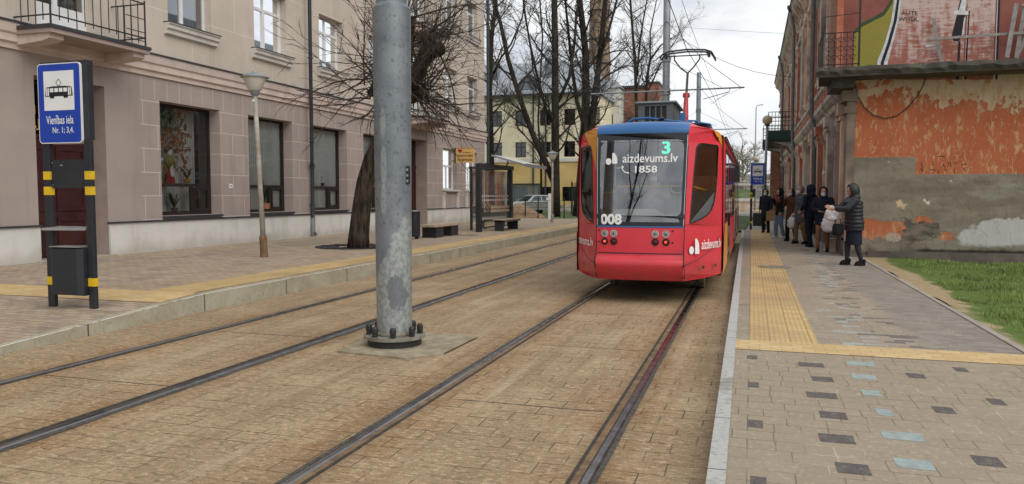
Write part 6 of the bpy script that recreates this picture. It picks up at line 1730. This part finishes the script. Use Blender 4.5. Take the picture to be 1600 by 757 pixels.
person('woman in long brown coat, hand raised to her face, holding a white bag', (1.22,26.0,G_), -48, 1.66, coat=M['brownc'], hem=.50, coat_w=1.06, trousers=M['blackc'], shoes=M['blackc'], heel=.03, hair=M['hair_d'], long_hair=True, mask=True, head_yaw=-5, stance=(.08,0),
       arms={'r':[(-.195,0,1.40),(-.25,-.08,1.16),(-.08,-.2,1.42)], 'l':[(.195,0,1.40),(.25,-.02,1.13),(.24,-.14,.92)]})
person('grey haired person in grey coat and camel trousers, half hidden behind the hooded navy figure', (1.42,24.75,G_), -62, 1.74, coat=M['greyc'], hem=.62, trousers=M['camel'], shoes=M['blackc'], hair=M['hair_g'], mask=True, stance=(.10,0))
person('hooded person all in navy turned towards the wall, standing right of the brown coat', (1.60,23.45,G_), -128, 1.74, coat=M['navy'], hem=.80, coat_w=1.08, trousers=M['navy'], shoes=M['blackc'], hood=M['navy'], head_yaw=12, stance=(.09,0),
       arms={'r':[(-.195,0,1.40),(-.26,-.02,1.14),(-.18,-.17,1.02)], 'l':[(.195,0,1.40),(.26,-.02,1.14),(.18,-.17,1.02)]})
person('woman in hooded navy parka, white mask and bare looking brown tights', (1.77,21.4,G_), -12, 1.66, coat=M['navy'], hem=.72, coat_w=1.10, legs=M['tightsb'], shoes=M['blackc'], hood=M['navy'], mask=True, head_yaw=8, stance=(.10,0),
       arms={'r':[(-.195,0,1.40),(-.27,-.05,1.14),(-.06,-.20,1.08)], 'l':[(.195,0,1.40),(.27,-.05,1.14),(.16,-.26,1.06)]})
person('woman in black hooded puffer jacket, dark skirt and heels holding out white bags', (2.06,17.5,G_), -80, 1.68, coat=M['puffer'], hem=.74, coat_w=1.32, skirt=M['navy'], skirt_hem=.44, legs=M['tightsk'], shoes=M['blackc'], heel=.05, hood=M['puffer'], head_pitch=12, puff=True, stance=(.12,0), lean=.06,
       arms={'r':[(-.195,-.02,1.38),(-.22,-.22,1.22),(-.10,-.43,1.24)], 'l':[(.195,-.02,1.38),(.22,-.20,1.20),(.10,-.42,1.20)]})
# passenger looking out of the tram's rear window
person('passenger in pale jacket behind the tram window, hands on the yellow rail', (TC+.12,TY+.72,.46), 4, 1.62, coat=M['paleshirt'], hem=.75, trousers=M['navy'], shoes=M['blackc'], hair=M['hair_g'], mask=True,
       arms={'r':[(-.19,-.02,1.36),(-.42,-.08,1.30),(-.42,-.30,1.32)], 'l':[(.19,-.02,1.36),(.23,-.10,1.22),(.06,-.30,1.32)]}, group='passengers in the tram')
# bags held by the people
def plastic_bag(c, w, h, label, seed, handles=True, d=.10):
    r = random.Random(seed); m = MB(); n = 16; rings = 9; V = []; F = []
    for j in range(rings):
        t = j/(rings-1); ww = w/2*(.55+.75*math.sin(PI*(.12+.62*(1-t))))*(1 if j else .6); dd = d*(.5+.8*math.sin(PI*(.1+.6*(1-t))))*(1 if j else .6)
        for k_ in range(n):
            a = 2*PI*k_/n; f = 1+r.uniform(-.13,.13)
            V.append((c[0]+ww*math.cos(a)*f, c[1]+dd*math.sin(a)*f, c[2]+h*t+r.uniform(-.012,.012)))
    for j in range(rings-1):
        for k_ in range(n): k2 = (k_+1) % n; F.append((j*n+k_, j*n+k2, (j+1)*n+k2, (j+1)*n+k_))
    F.append(tuple(range(n-1,-1,-1))); F.append(tuple((rings-1)*n+q for q in range(n)))
    m.add(V, F)
    t = thing('plastic_bag', label, 'bag', (c[0],c[1],c[2]), 'white plastic carrier bags'); obj('bag_body', m, M['plastic'], t, smooth=70)
    if handles:
        m = MB()
        for s in (-1,1): m.tube([(c[0]+s*w*.22,c[1],c[2]+h*.92),(c[0]+s*w*.14,c[1],c[2]+h*1.18),(c[0],c[1],c[2]+h*1.30)], [.022,.014,.012], 6)
        obj('handle', m, M['plastic'], t, smooth=True)
plastic_bag((1.25,25.66,.60), .26, .36, 'white carrier bag hanging from the hand of the woman in brown', 3)
plastic_bag((1.88,21.05,.72), .27, .36, 'large white carrier bag hanging in front of the woman in brown tights', 5)
plastic_bag((1.62,17.50,1.12), .22, .24, 'crumpled white bag lifted in both hands of the woman in puffer', 8, True)
hb_ = thing('handbag', 'black handbag hanging below the arms of the woman in puffer', 'bag', (1.74,17.42,.78))
m = MB(); m.loft([((1.74,17.42,.82),.09,.06),((1.74,17.42,.87),.115,.075),((1.74,17.42,1.0),.11,.05),((1.74,17.42,1.06),.09,.03)], n=14); obj('bag_body', m, M['blackc'], hb_, smooth=40)
m = MB(); m.tube([(1.68,17.42,1.04),(1.70,17.42,1.16),(1.78,17.42,1.16),(1.80,17.42,1.04)], .011, 5); obj('handle', m, M['blackc'], hb_)
kb = thing('paper_bag', 'brown kraft paper bag carried by the farthest person in navy', 'bag', (.70,31.45,.72))
m = MB(); m.box(.55,.90,31.36,31.5,.66,1.02); obj('bag_body', m, M['kraft'], kb, bevel=.01)
m = MB(); m.tube([(.64,31.43,1.01),(.68,31.43,1.09),(.77,31.43,1.09),(.81,31.43,1.01)], .009, 5); obj('handle', m, M['kraft'], kb)
# ================================================================== behind: yellow house, chimney, trees, car
CAMZ = 1.66; YAW = math.atan(374/1200); PIT = math.atan(73.5/1200)
FWD = Vector((-math.sin(YAW)*math.cos(PIT), math.cos(YAW)*math.cos(PIT), -math.sin(PIT))); RGT = Vector((math.cos(YAW), math.sin(YAW), 0)); UPV = RGT.cross(FWD)
def at(x, y, Y):
    """where the sight line of a spot in the photograph meets the plane at distance Y"""
    d = FWD+RGT*((x-800)/1200)-UPV*((y-378.5)/1200); t = Y/d.y; return Vector((0,0,CAMZ))+d*t
YB = 68.0
yb = thing('yellow_house', 'long cream and ochre yellow house with grey metal roof behind the trees', 'building', (-24,YB,0))
xl, xr = -33.0, -13.35
wins = []
for px in (776, 813.5, 852, 890, 928):
    c = at(px, 186, YB).x; wins += [rect(c-.52,c+.52,7.95,9.4), rect(c-.52,c+.52,5.1,6.5)]
    wins.append(rect(c-.62,c+.62,1.1,2.4+.1*0))
for c in (-25.9,-28.2,-30.5): wins += [rect(c-.52,c+.52,7.95,9.4), rect(c-.52,c+.52,5.1,6.5), rect(c-.62,c+.62,1.1,2.4)]
m = MB(); m.holed(xl,xr,4.98,10.75, [(q[0][0],q[1][0],q[0][1],q[2][1]) for q in [w_ for w_ in wins if w_[0][1] > 5]], lambda x, z: (x, YB, z)); m.quad((xr,YB,0),(xr,YB+11,0),(xr,YB+11,10.75),(xr,YB,10.75)); m.quad((xl,YB,0),(xl,YB+11,0),(xl,YB+11,10.75),(xl,YB,10.75)); m.quad((xl,YB+11,0),(xr,YB+11,0),(xr,YB+11,10.75),(xl,YB+11,10.75)); 
for w_ in wins:
    if w_[0][1] > 5:
        (a,z0),(b,_),(_,z1),_ = w_; m.quad((a,YB,z0),(a,YB+.2,z0),(a,YB+.2,z1),(a,YB,z1)); m.quad((b,YB,z0),(b,YB+.2,z0),(b,YB+.2,z1),(b,YB,z1)); m.quad((a,YB,z1),(b,YB,z1),(b,YB+.2,z1),(a,YB+.2,z1)); m.quad((a,YB,z0),(b,YB,z0),(b,YB+.2,z0),(a,YB+.2,z0))
obj('upper_wall', m, M['yellow_up'], yb)
m = MB(); m.holed(xl,xr,-.2,4.66, [(q[0][0],q[1][0],q[0][1],q[2][1]) for q in [w_ for w_ in wins if w_[0][1] < 5]], lambda x, z: (x, YB-.05, z)); obj('lower_wall', m, M['yellow_lo'], yb)
m = MB(); m.box(xl,xr+.06,YB-.14,YB-.002,4.66,4.975); obj('white_band', m, M['white_band'], yb)
m = MB(); m.box(xl,xr+.05,YB-.12,YB-.052,-.2,.75); obj('plinth', m, M['old_grey'], yb)
for w_ in wins:
    (a,z0),(b,_),(_,z1),_ = w_; y = YB+.14 if z0 > 3 else YB+.08
    m = MB(); m.box(a,a+.07,y,y+.05,z0,z1); m.box(b-.07,b,y,y+.05,z0,z1); m.box(a+.07,b-.07,y,y+.05,z0,z0+.07); m.box(a+.07,b-.07,y,y+.05,z1-.07,z1); m.box((a+b)/2-.03,(a+b)/2+.03,y+.002,y+.05,z0+.07,z1-.07); m.box(a+.07,b-.07,y+.003,y+.045,lerp(z0,z1,.66)-.03,lerp(z0,z1,.66)+.03)
    fo = obj('window', m, M['brown_frame'], yb); m = MB(); m.quad((a,y+.03,z0),(b,y+.03,z0),(b,y+.03,z1),(a,y+.03,z1)); obj('pane', m, M['dark_glass'], fo)
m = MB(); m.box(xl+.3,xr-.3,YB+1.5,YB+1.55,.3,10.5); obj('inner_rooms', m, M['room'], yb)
m = MB(); m.add([(xl-.3,YB-.5,10.75),(xr+.3,YB-.5,10.75),(xr-1.5,YB+5.5,14.6),(xl+2,YB+5.5,14.6),(xl-.3,YB+11.5,10.75),(xr+.3,YB+11.5,10.75)], [(0,1,2,3),(3,2,5,4),(0,3,4),(1,5,2),(0,4,5,1)]); ro = obj('roof', m, M['roof_grey'], yb)
m = MB(); m.box(xl-.3,xr+.3,YB-.62,YB-.5,10.62,10.8); obj('gutter', m, M['slate'], yb)
for px in (822,): 
    c = at(px,143,YB).x; m = MB(); m.add([(c-1.15,YB+.3,11.25),(c+1.15,YB+.3,11.25),(c,YB+.3,12.75),(c-1.15,YB+3.5,11.35),(c+1.15,YB+3.5,11.35),(c,YB+3.6,12.8)], [(0,1,2),(0,3,5,2),(1,4,5,2)]); do = obj('dormer', m, M['slate'], ro); m = MB(); m.add([(c-.85,YB+.295,11.3),(c+.85,YB+.295,11.3),(c,YB+.295,12.4)], [(0,1,2)]); obj('dormer_face', m, M['fence_grey'], do)
for px, pw in ((774,.8),(858,.5)):
    c = at(px,110,YB+3).x; m = MB(); m.box(c-pw/2,c+pw/2,YB+2.4,YB+3.2,12.0,14.4); obj('chimney', m, M['fence_grey'], ro)
for px in (834, 853.5):
    c = at(px,200,YB).x; m = MB(); m.tube([(c,YB-.18,10.6),(c,YB-.18,.3)], .08, 6); obj('drainpipe', m, M['slate'], yb)
wh = thing('white_house', 'narrow whitewashed house end between the yellow house and the red brick block', 'building', (-13.2,76,0))
m = MB(); m.box(-15.5,-12.6,76,78.5,0,12.2); obj('wall', m, M['white_side'], wh)
m = MB(); m.add([(-15.7,75.8,12.2),(-12.45,75.8,12.2),(-13.2,77.3,13.2),(-15.7,77.3,13.2),(-12.45,78.7,12.2),(-15.7,78.7,12.2)], [(0,1,2,3),(1,4,2),(3,2,4,5)]); obj('roof', m, M['roof_grey'], wh)
for z in (8.3, 5.0):
    m = MB(); m.box(-13.75,-13.25,75.96,75.999,z,z+1.3); obj('window', m, M['brown_frame'], wh)
bh = thing('brick_block', 'dark red brick block with a stepped chimney behind the tram', 'building', (-12.5,90,0))
a = at(972,135,90); b_ = at(1013,132,90); c_ = at(1030,131,90)
m = MB(); m.box(a.x,b_.x,90,100,0,a.z-.3); m.box(b_.x+.001,c_.x,89.6,94,0,c_.z); obj('wall', m, M['brick_red'], bh)
m = MB(); m.box(a.x-.2,b_.x,89.8,100,a.z-.3,a.z); m.box(b_.x-.1,c_.x+.1,89.5,94.1,c_.z,c_.z+.2); obj('roof', m, M['slate'], bh)
ch = thing('factory_chimney', 'tall tapering tan brick chimney behind the bare trees', 'chimney', (-21,112,0))
a = at(936,150,112); m = MB(); m.lathe((a.x,112,0), [(2.1,0),(1.75,14),(1.5,24),(1.35,40)], 24); obj('shaft', m, M['brick_chim'], ch, smooth=True)
m = MB()
for z in (17,20.5,24,28): m.lathe((a.x,112,z), [(1.72,0),(1.78,.02),(1.78,.22),(1.7,.24)], 24, cap=False)
obj('iron_band', m, M['iron'], ch)

# ------------------------------------------------------------------ big bare trees
def bare_tree(name, label, limbs, Y, seed, mats, tw=1.0, dens=1.0, depth=4.0, base=None, up=.06, maxz=99):
    r = random.Random(seed); tk = MB(); cr = MB(); ends = []
    first = None
    for px, rad in limbs:
        pts = []; off = r.uniform(-.5,.5)
        for i, (x, y) in enumerate(px):
            p = at(x, y, Y); p.y += off*i*.6
            if first is None: first = p.copy()
            if y >= 335: p.z = .1
            pts.append(p)
        if first and px is not limbs[0][0]: pass
        n = len(pts); rs = [.82*lerp(rad[0], rad[1], i/(n-1)) for i in range(n)]
        tk.tube(pts, rs, 9)
        for i in range(1, n):
            L = (pts[i]-pts[i-1]).length
            for q in range(max(1, int(L*1.5*dens))):
                t = r.random(); p = pts[i-1].lerp(pts[i], t)
                if p.z < 3.6: continue
                ends.append((p, (pts[i]-pts[i-1]).normalized(), lerp(rs[i-1], rs[i], t)))
        ends.append((pts[-1], (pts[-1]-pts[-2]).normalized(), rs[-1]*1.6))
    def grow(p, d, L, rad, lev):
        pts, dd = bend(p, d, L, 5, up*(1 if lev < 2 else .3), .45, r)
        cr.tube(pts, [rad*(1-.62*i/5) for i in range(6)], 5 if lev == 0 else 3, cap=False)
        if lev >= 3: return
        for j in range(r.randint(3,5) if lev < 2 else r.randint(3,4)):
            k_ = r.randint(2,5); q = pts[k_]; dv = (pts[k_]-pts[k_-1]).normalized()+Vector((r.gauss(0,.6),r.gauss(0,.6),r.gauss(.05,.5)))
            grow(q, dv, L*r.uniform(.4,.65), max(.008*tw, rad*.45), lev+1)
    for p, d, rad in ends:
        a = r.random()*6.28
        dv = d*.6+Vector((math.cos(a)*.9, math.sin(a)*.9, r.uniform(-.1,.6)))
        grow(p, dv, r.uniform(.6,1.0)*depth*(.6+min(.5,rad*2)), min(rad*.45,.075)*tw, 0)
    t = thing(name, label, 'tree', tuple(at(limbs[0][0][0][0], 340, Y)*1.0), 'bare trees beyond the shelter')
    obj('trunk', tk, mats[0], t, smooth=True); obj('crown', cr, mats[1], t)
MT = (M['bark_far'], M['twig_far'])
bare_tree('bare_tree', 'bare tree with one long limb slanting left and a straight central trunk', [([(868,342),(869,300),(870,262),(871,180),(872,90),(872,0),(874,-90)],(.42,.20)), ([(868,290),(852,250),(835,210),(815,150),(800,95),(790,40),(772,-20),(760,-80)],(.28,.10)), ([(870,205),(852,170),(838,120),(826,70),(815,10),(808,-60)],(.14,.06)), ([(872,160),(888,120),(894,70),(897,10),(903,-60)],(.15,.07))], 50, 21, MT, depth=3.2)
bare_tree('bare_tree', 'big dark forked trunk standing close to the left side of the tram', [([(903,342),(908,290),(912,230),(915,150),(914,80),(905,0),(898,-90)],(.50,.18)), ([(912,260),(924,200),(930,140),(938,70),(944,0),(952,-80)],(.34,.16)), ([(914,200),(901,160),(893,110),(885,40),(876,-40)],(.20,.08)), ([(936,90),(950,50),(962,0),(970,-60)],(.14,.06))], 52, 33, MT, depth=3.2)
bare_tree('bare_tree', 'bare tree rising behind the corner of the mauve building', [([(768,342),(769,250),(767,140),(771,60),(779,0),(786,-80)],(.30,.15)), ([(769,120),(784,90),(800,70),(818,30),(826,-30)],(.12,.05)), ([(770,80),(760,30),(757,-40)],(.12,.05))], 56, 45, MT, depth=3.4)
bare_tree('bare_tree', 'slender bare tree behind the red brick block', [([(996,340),(996,200),(994,110),(991,60),(987,0),(985,-60)],(.24,.11)), ([(995,120),(1001,60),(1008,20),(1018,-30)],(.13,.06))], 78, 57, MT, depth=4.0)
bare_tree('bare_tree', 'bare tree arching towards the steel pole behind the tram', [([(1010,340),(1008,200),(1011,120),(1016,95),(1032,72),(1050,60)],(.22,.07)), ([(1010,140),(1016,90),(1016,50),(1022,20),(1030,-20)],(.13,.05)), ([(1009,150),(1030,105),(1042,85),(1058,60)],(.10,.04))], 80, 63, MT, depth=3.6)
bare_tree('bare_tree', 'thin bare tree between the shelter roof and the forked trunk', [([(846,342),(846,260),(842,190),(846,120),(850,60),(846,0),(845,-50)],(.12,.06)), ([(844,150),(834,110),(828,60),(822,10)],(.07,.04))], 60, 71, MT, depth=2.6)
bare_tree('budding_tree', 'pale budding tree at the end of the street to the right of the tram', [([(1163,330),(1162,285),(1160,262),(1158,240)],(.22,.10)), ([(1162,280),(1150,258),(1143,245)],(.10,.05)), ([(1162,275),(1172,255),(1178,242)],(.10,.05))], 118, 83, (M['twig_pale'],M['twig_pale']), tw=2.4, dens=2.2, depth=3.4, up=.03)

# the tree on the pavement behind the viewer, mirrored in the tram's rear window
rb = random.Random(77); tk = MB(); cr = MB()
A_ = [[(-8.4,-11,.1),(-8.2,-11,2),(-7.4,-11,4.2),(-6.4,-11,6.4),(-5.6,-11,8.6),(-5.0,-11,11.5)],[(-7.4,-11,4.2),(-6.6,-11.4,5.2),(-5.2,-11.6,6.6),(-3.8,-11.6,9)],[(-6.4,-11,6.4),(-6.9,-10.6,8.6),(-7,-10.4,11)],[(-5.6,-11,8.6),(-4.4,-10.8,10),(-3.4,-10.6,12)]]
for L_, r0 in zip(A_, (.34,.17,.16,.11)):
    tk.tube(L_, [lerp(r0, r0*.4, i/(len(L_)-1)) for i in range(len(L_))], 8)
    for q in L_[2:]:
        for _ in range(9):
            d_ = Vector((rb.gauss(0,1), rb.gauss(0,1), rb.gauss(.3,.6))); pts, _d = bend(Vector(q), d_, rb.uniform(1.2,3), 6, .02, .4, rb)
            cr.tube(pts, [.035,.03,.024,.018,.013,.009,.006], 4, cap=False)
            for k_ in (2,3,4,5):
                p2, _d = bend(pts[k_], d_+Vector((rb.gauss(0,1),rb.gauss(0,1),rb.gauss(0,.8))), rb.uniform(.4,1.2), 4, .02, .4, rb); cr.tube(p2, [.014,.012,.009,.007,.005], 3, cap=False)
t = thing('bare_tree', 'leaning bare street tree seen only as a dark reflection in the tram window', 'tree', (-8.4,-11,.1)); obj('trunk', tk, M['bark'], t, smooth=True); obj('crown', cr, M['bark_twig'], t)
# ------------------------------------------------------------------ far woods and railings down the street
m = MB(); r = random.Random(5)
for i in range(5200):
    x = r.uniform(-46,26); y = r.uniform(150,175); h = r.uniform(1.5,5.2)*(.7+.3*math.sin(x*.35)); z = 2.2+h*r.random()**.6
    a = r.random()*6.28; L = r.uniform(.3,1.2)
    m.tube([(x,y,z),(x+L*math.cos(a)*.6,y,z+L*.7)], r.uniform(.02,.05), 3, cap=False)
for i in range(160):
    x = r.uniform(-46,26); m.tube([(x,r.uniform(150,175),2),(x+r.uniform(-.5,.5),160,5.5)], .09, 4)
struct('far_woods', m, plain('far_twigs', (.13,.115,.085), .95, .4, .3), kind='stuff')
for (Y, za, zb, x0, x1, lab) in ((97, .95, 3.1, -9, 6, 'long white guard rail along the foot of the far grassy bank'), (113, 3.0, 3.9, -22, 14, 'pale railing along the top of the far grassy bank')):
    t = thing('guard_rail', lab, 'railing', ((x0+x1)/2, Y, za-.9))
    m = MB(); m.box(x0,x1,Y,Y+.06,za,za+.30); 
    if Y > 100: m.box(x0,x1,Y,Y+.06,za+.55,za+.67)
    obj('rail', m, M['sill'], t)
    m = MB()
    x = x0
    while x <= x1: m.box(x,x+.12,Y+.061,Y+.16,za-1.1,za+.3 if Y < 100 else za+.8); x += 2.2
    obj('support', m, M['galv_far'], t)
t = thing('low_wall', 'low rough stone wall with a pale coping beyond the far stop sign', 'wall', (-1.5,80,0))
m = MB(); m.box(-6,1.6,86,86.6,-.1,.95); obj('masonry', m, M['old_cream'], t); m = MB(); m.box(-2.2,1.7,85.9,86.7,.951,1.12); obj('coping', m, M['sill'], t)
# grey slab building low on the horizon
m = MB(); m.box(-14,18,190,205,0,6.2); m.box(-14.2,18.2,189.8,205,6.2,6.6); single('long_grey_building', m, M['old_grey'], 'long low grey building far beyond the end of the street', 'building')

# ------------------------------------------------------------------ car, sand heap, fences by the yellow house
car = thing('parked_car', 'silver hatchback parked behind the sand heap, nose towards the street', 'car', (0,0,0))
pr = [(-2.02,.34),(-2.05,.55),(-1.98,.72),(-1.85,.80),(-1.05,.95),(-.98,.97),(1.75,.98),(1.98,.92),(2.02,.6),(2.0,.34)]
m = MB(); n = len(pr)
for sx, cw in ((-.84,0),(-.86,0),(.86,0),(.84,0)): pass
rows = [(-.80,.93),(-.86,1.0),(.86,1.0),(.80,.93)]
V = [(x, y, z*f if z > .5 else z) for x, f in rows for y, z in pr]
F = [(i*n+j, i*n+j+1, (i+1)*n+j+1, (i+1)*n+j) for i in range(3) for j in range(n-1)]+[tuple(range(n)), tuple(3*n+j for j in range(n))]
m.add(V, F); bo = obj('body', m, M['car_silver'], car, smooth=50, bevel=.03)
cabin = [(-1.02,.955),(-.30,1.42),(.1,1.47),(1.1,1.44),(1.88,.97)]
m = MB(); V = [(s*(.80 if z < 1.2 else .60), y, z) for s in (-1,1) for y, z in cabin]; q = len(cabin)
m.add(V, [(j,j+1,q+j+1,q+j) for j in range(q-1)]+[tuple(range(q)),tuple(q+j for j in range(q))]); co = obj('cabin', m, M['car_silver'], car, bevel=.02)
m = MB(); m.quad((-.70,-.965,1.0),(.70,-.965,1.0),(.55,-.35,1.40),(-.55,-.35,1.40)); 
m.v = [(x, y-.012, z+.012) for x, y, z in m.v]; obj('windscreen', m, M['up_glass'], co)
for s in (-1,1):
    m = MB(); m.poly([(-.75,1.02),(-.28,1.37),(.30,1.41),(.30,1.02)], [], lambda y, z: (s*(.80-.2*max(0,(z-.97)/.5)+.006), y, z)); m.poly([(.38,1.02),(.38,1.41),(1.05,1.38),(1.5,1.05)], [], lambda y, z: (s*(.80-.2*max(0,(z-.97)/.5)+.006), y, z)); obj('side_window', m, M['dark_glass'], co)
    for y in (-1.28,1.28):
        m = MB(); m.lathe((s*.80,y,.30), [(.0,-.09),(.29,-.09),(.31,-.06),(.31,.06),(.29,.09),(.2,.09)], 18, axis='x', cap=False); wo = obj('wheel', m, M['tyre'], car); m = MB(); m.lathe((s*.80,y,.30), [(0,s*.085),(.19,s*.092),(.2,s*.08)], 14, axis='x', cap=False); obj('rim', m, M['steel'], wo)
    m = MB(); m.prism([(.42,.62),(.80,.66),(.80,.80),(.55,.78)], lambda x, z, w: (s*x, -2.03+.25*max(0,x-.5)-.02+w, z), .1); obj('headlight', m, M['lamp_lens'], car)
    m = MB(); m.box(s*.86,s*1.02,-.72,-.62,.98,1.1); obj('mirror', m, M['car_silver'], car)
m = MB(); m.box(-.55,.55,-2.075,-2.03,.40,.52); m.box(-.35,.35,-2.07,-2.02,.60,.66); obj('grille', m, M['black'], car)
m = MB(); m.box(-.26,.26,-2.085,-2.076,.44,.54); obj('number_plate', m, M['sign_white'], car)
cpos = at(829, 341, 56); car.location = (cpos.x, 56.5, .2); car.rotation_euler = (0,0,R(-38))
m = MB(); r = random.Random(9); c = at(818, 346, 47); ns = 22
for j in range(9):
    t_ = j/8
    for k_ in range(ns):
        a = 2*PI*k_/ns; q = (1-t_)*(1+r.uniform(-.1,.1)); m.v.append((c.x-.3*t_+1.55*q*math.cos(a), c.y+1.3*q*math.sin(a), .1+1.0*(1-(1-t_)**1.5)+r.uniform(-.03,.03)))
for j in range(8):
    for k_ in range(ns): k2 = (k_+1)%ns; m.f.append((j*ns+k_, j*ns+k2, (j+1)*ns+k2, (j+1)*ns+k_)); m.m.append(0)
m.f.append(tuple(8*ns+k_ for k_ in range(ns))); m.m.append(0)
single('sand_heap', m, M['sand'], 'heap of brown sand in front of the silver car', 'sand heap', smooth=True)
fn = thing('sheet_fence', 'grey corrugated sheet fence behind the silver car', 'fence', (-18,62,.1))
a, b_ = at(765,320,62).x, at(846,320,62).x
m = MB(); n = 60
for i in range(n):
    x = lerp(a,b_,i/n); x2 = lerp(a,b_,(i+1)/n); m.box(x,x2-.02,62+.03*(i%2),62.03+.03*(i%2),.1,2.5)
obj('sheeting', m, M['fence_grey'], fn); m = MB(); m.box(a,b_,61.9,62.12,2.5,2.62); obj('top_bar', m, M['slate'], fn)
fn = thing('mesh_fence', 'dark green fence panel between the trees and the tram', 'fence', (-10,58,.1))
a, b_ = at(893,320,58).x, at(935,320,58).x
m = MB(); x = a
while x < b_: m.box(x,x+.03,58,58.03,.1,2.6); x += .09
obj('panel', m, M['fence_green'], fn)
for x in (a, (a+b_)/2, b_): m = MB(); m.box(x-.05,x+.05,58.03,58.13,.1,2.7); obj('post', m, M['fence_green'], fn)
fn = thing('wire_fence', 'low dark wire fence on thin posts before the car and trees', 'fence', (-13,50,.1))
a, b_ = at(762,340,46).x, at(902,340,46).x
m = MB()
for z in (.5,.9,1.3): m.tube([(a,46,z),(b_,46,z)], .008, 4)
obj('wire', m, M['iron'], fn)
for i in range(8): x = lerp(a,b_,i/7); m = MB(); m.box(x-.03,x+.03,45.98,46.04,.1,1.5); obj('post', m, M['iron'], fn)
c = at(859, 340, 44); m = MB(); m.box(c.x-.10,c.x+.10,44,44.05,.2,1.75); m.box(c.x-.22,c.x+.1,43.97,44.0,1.35,1.5); single('white_post', m, M['sign_white'], 'narrow white board on end beside the upright street lamp', 'post')
# ================================================================== sky, sun, camera
w = bpy.data.worlds.new('World'); scene.world = w; w.use_nodes = True; nt = w.node_tree; nt.nodes.clear()
out = nt.nodes.new('ShaderNodeOutputWorld'); bg = nt.nodes.new('ShaderNodeBackground'); bg.inputs['Strength'].default_value = .1
SUN_EL, SUN_AZ = 46, 125       # azimuth measured clockwise from +Y (down the street)
sky = nt.nodes.new('ShaderNodeTexSky'); sky.sky_type = 'NISHITA'; sky.sun_disc = False
sky.sun_elevation = R(SUN_EL); sky.sun_rotation = R(SUN_AZ); sky.altitude = 100; sky.air_density = 1; sky.dust_density = 3
tc_ = nt.nodes.new('ShaderNodeTexCoord')
def wn(scale, detail, stretch):
    mp = nt.nodes.new('ShaderNodeMapping'); mp.inputs['Scale'].default_value = stretch; nt.links.new(tc_.outputs['Generated'], mp.inputs[0])
    n = nt.nodes.new('ShaderNodeTexNoise'); n.inputs['Scale'].default_value = scale; n.inputs['Detail'].default_value = detail; nt.links.new(mp.outputs[0], n.inputs['Vector']); return N(nt, n.outputs['Fac'])
sp = nt.nodes.new('ShaderNodeSeparateXYZ'); nt.links.new(tc_.outputs['Generated'], sp.inputs[0]); zz = N(nt, sp.outputs[2])
cl = wn(3.6, 7, (1,1,2.2)); cl2 = wn(9, 6, (1,1,2.0))
def mixc(f, a, b):
    n = nt.nodes.new('ShaderNodeMix'); n.data_type = 'RGBA'
    ins = [q for q in n.inputs if q.type == 'RGBA']; fi = [q for q in n.inputs if q.type == 'VALUE'][0]
    if isinstance(f, N): nt.links.new(f.s, fi)
    else: fi.default_value = f
    for q, c in zip(ins, (a, b)):
        if isinstance(c, tuple): q.default_value = (*c, 1)
        else: nt.links.new(c, q)
    return [q for q in n.outputs if q.type == 'RGBA'][0]
cloud = mixc((cl*.7+cl2*.3).step(.40,.60), (4.7,5.1,5.7), (8.6,8.8,8.9))
cloud = mixc(zz.step(.32,.03)*.6, cloud, (7.9,8.1,8.2))
full = mixc((cl2*.6+cl*.4).step(.25,.5)*.08+.9, sky.outputs[0], cloud)
nt.links.new(full, bg.inputs['Color']); nt.links.new(bg.outputs[0], out.inputs[0])
sl = bpy.data.lights.new('Sun', 'SUN'); sl.energy = 1.5; sl.angle = R(55); sl.color = (1, .95, .88)
so = bpy.data.objects.new('Sun', sl); col.objects.link(so)
sd = Vector((math.sin(R(SUN_AZ))*math.cos(R(SUN_EL)), math.cos(R(SUN_AZ))*math.cos(R(SUN_EL)), math.sin(R(SUN_EL))))
so.rotation_euler = (-sd).to_track_quat('-Z', 'Y').to_euler(); so.location = (6,-10,30)
cd = bpy.data.cameras.new('Camera'); cam = bpy.data.objects.new('Camera', cd); col.objects.link(cam)
cd.sensor_width = 36; cd.lens = 36*1200/1600; cd.clip_end = 2000; cd.clip_start = .05
cam.location = (0,0,CAMZ); cam.rotation_euler = (PI/2-PIT, 0, YAW); scene.camera = cam
vs = scene.view_settings; vs.view_transform = 'Standard'; vs.look = 'None'; vs.gamma = 1; vs.exposure = .32; vs.use_curve_mapping = False
scene.cycles.max_bounces = 8; scene.cycles.transparent_max_bounces = 16; scene.cycles.diffuse_bounces = 3
scene.cycles.use_denoising = True
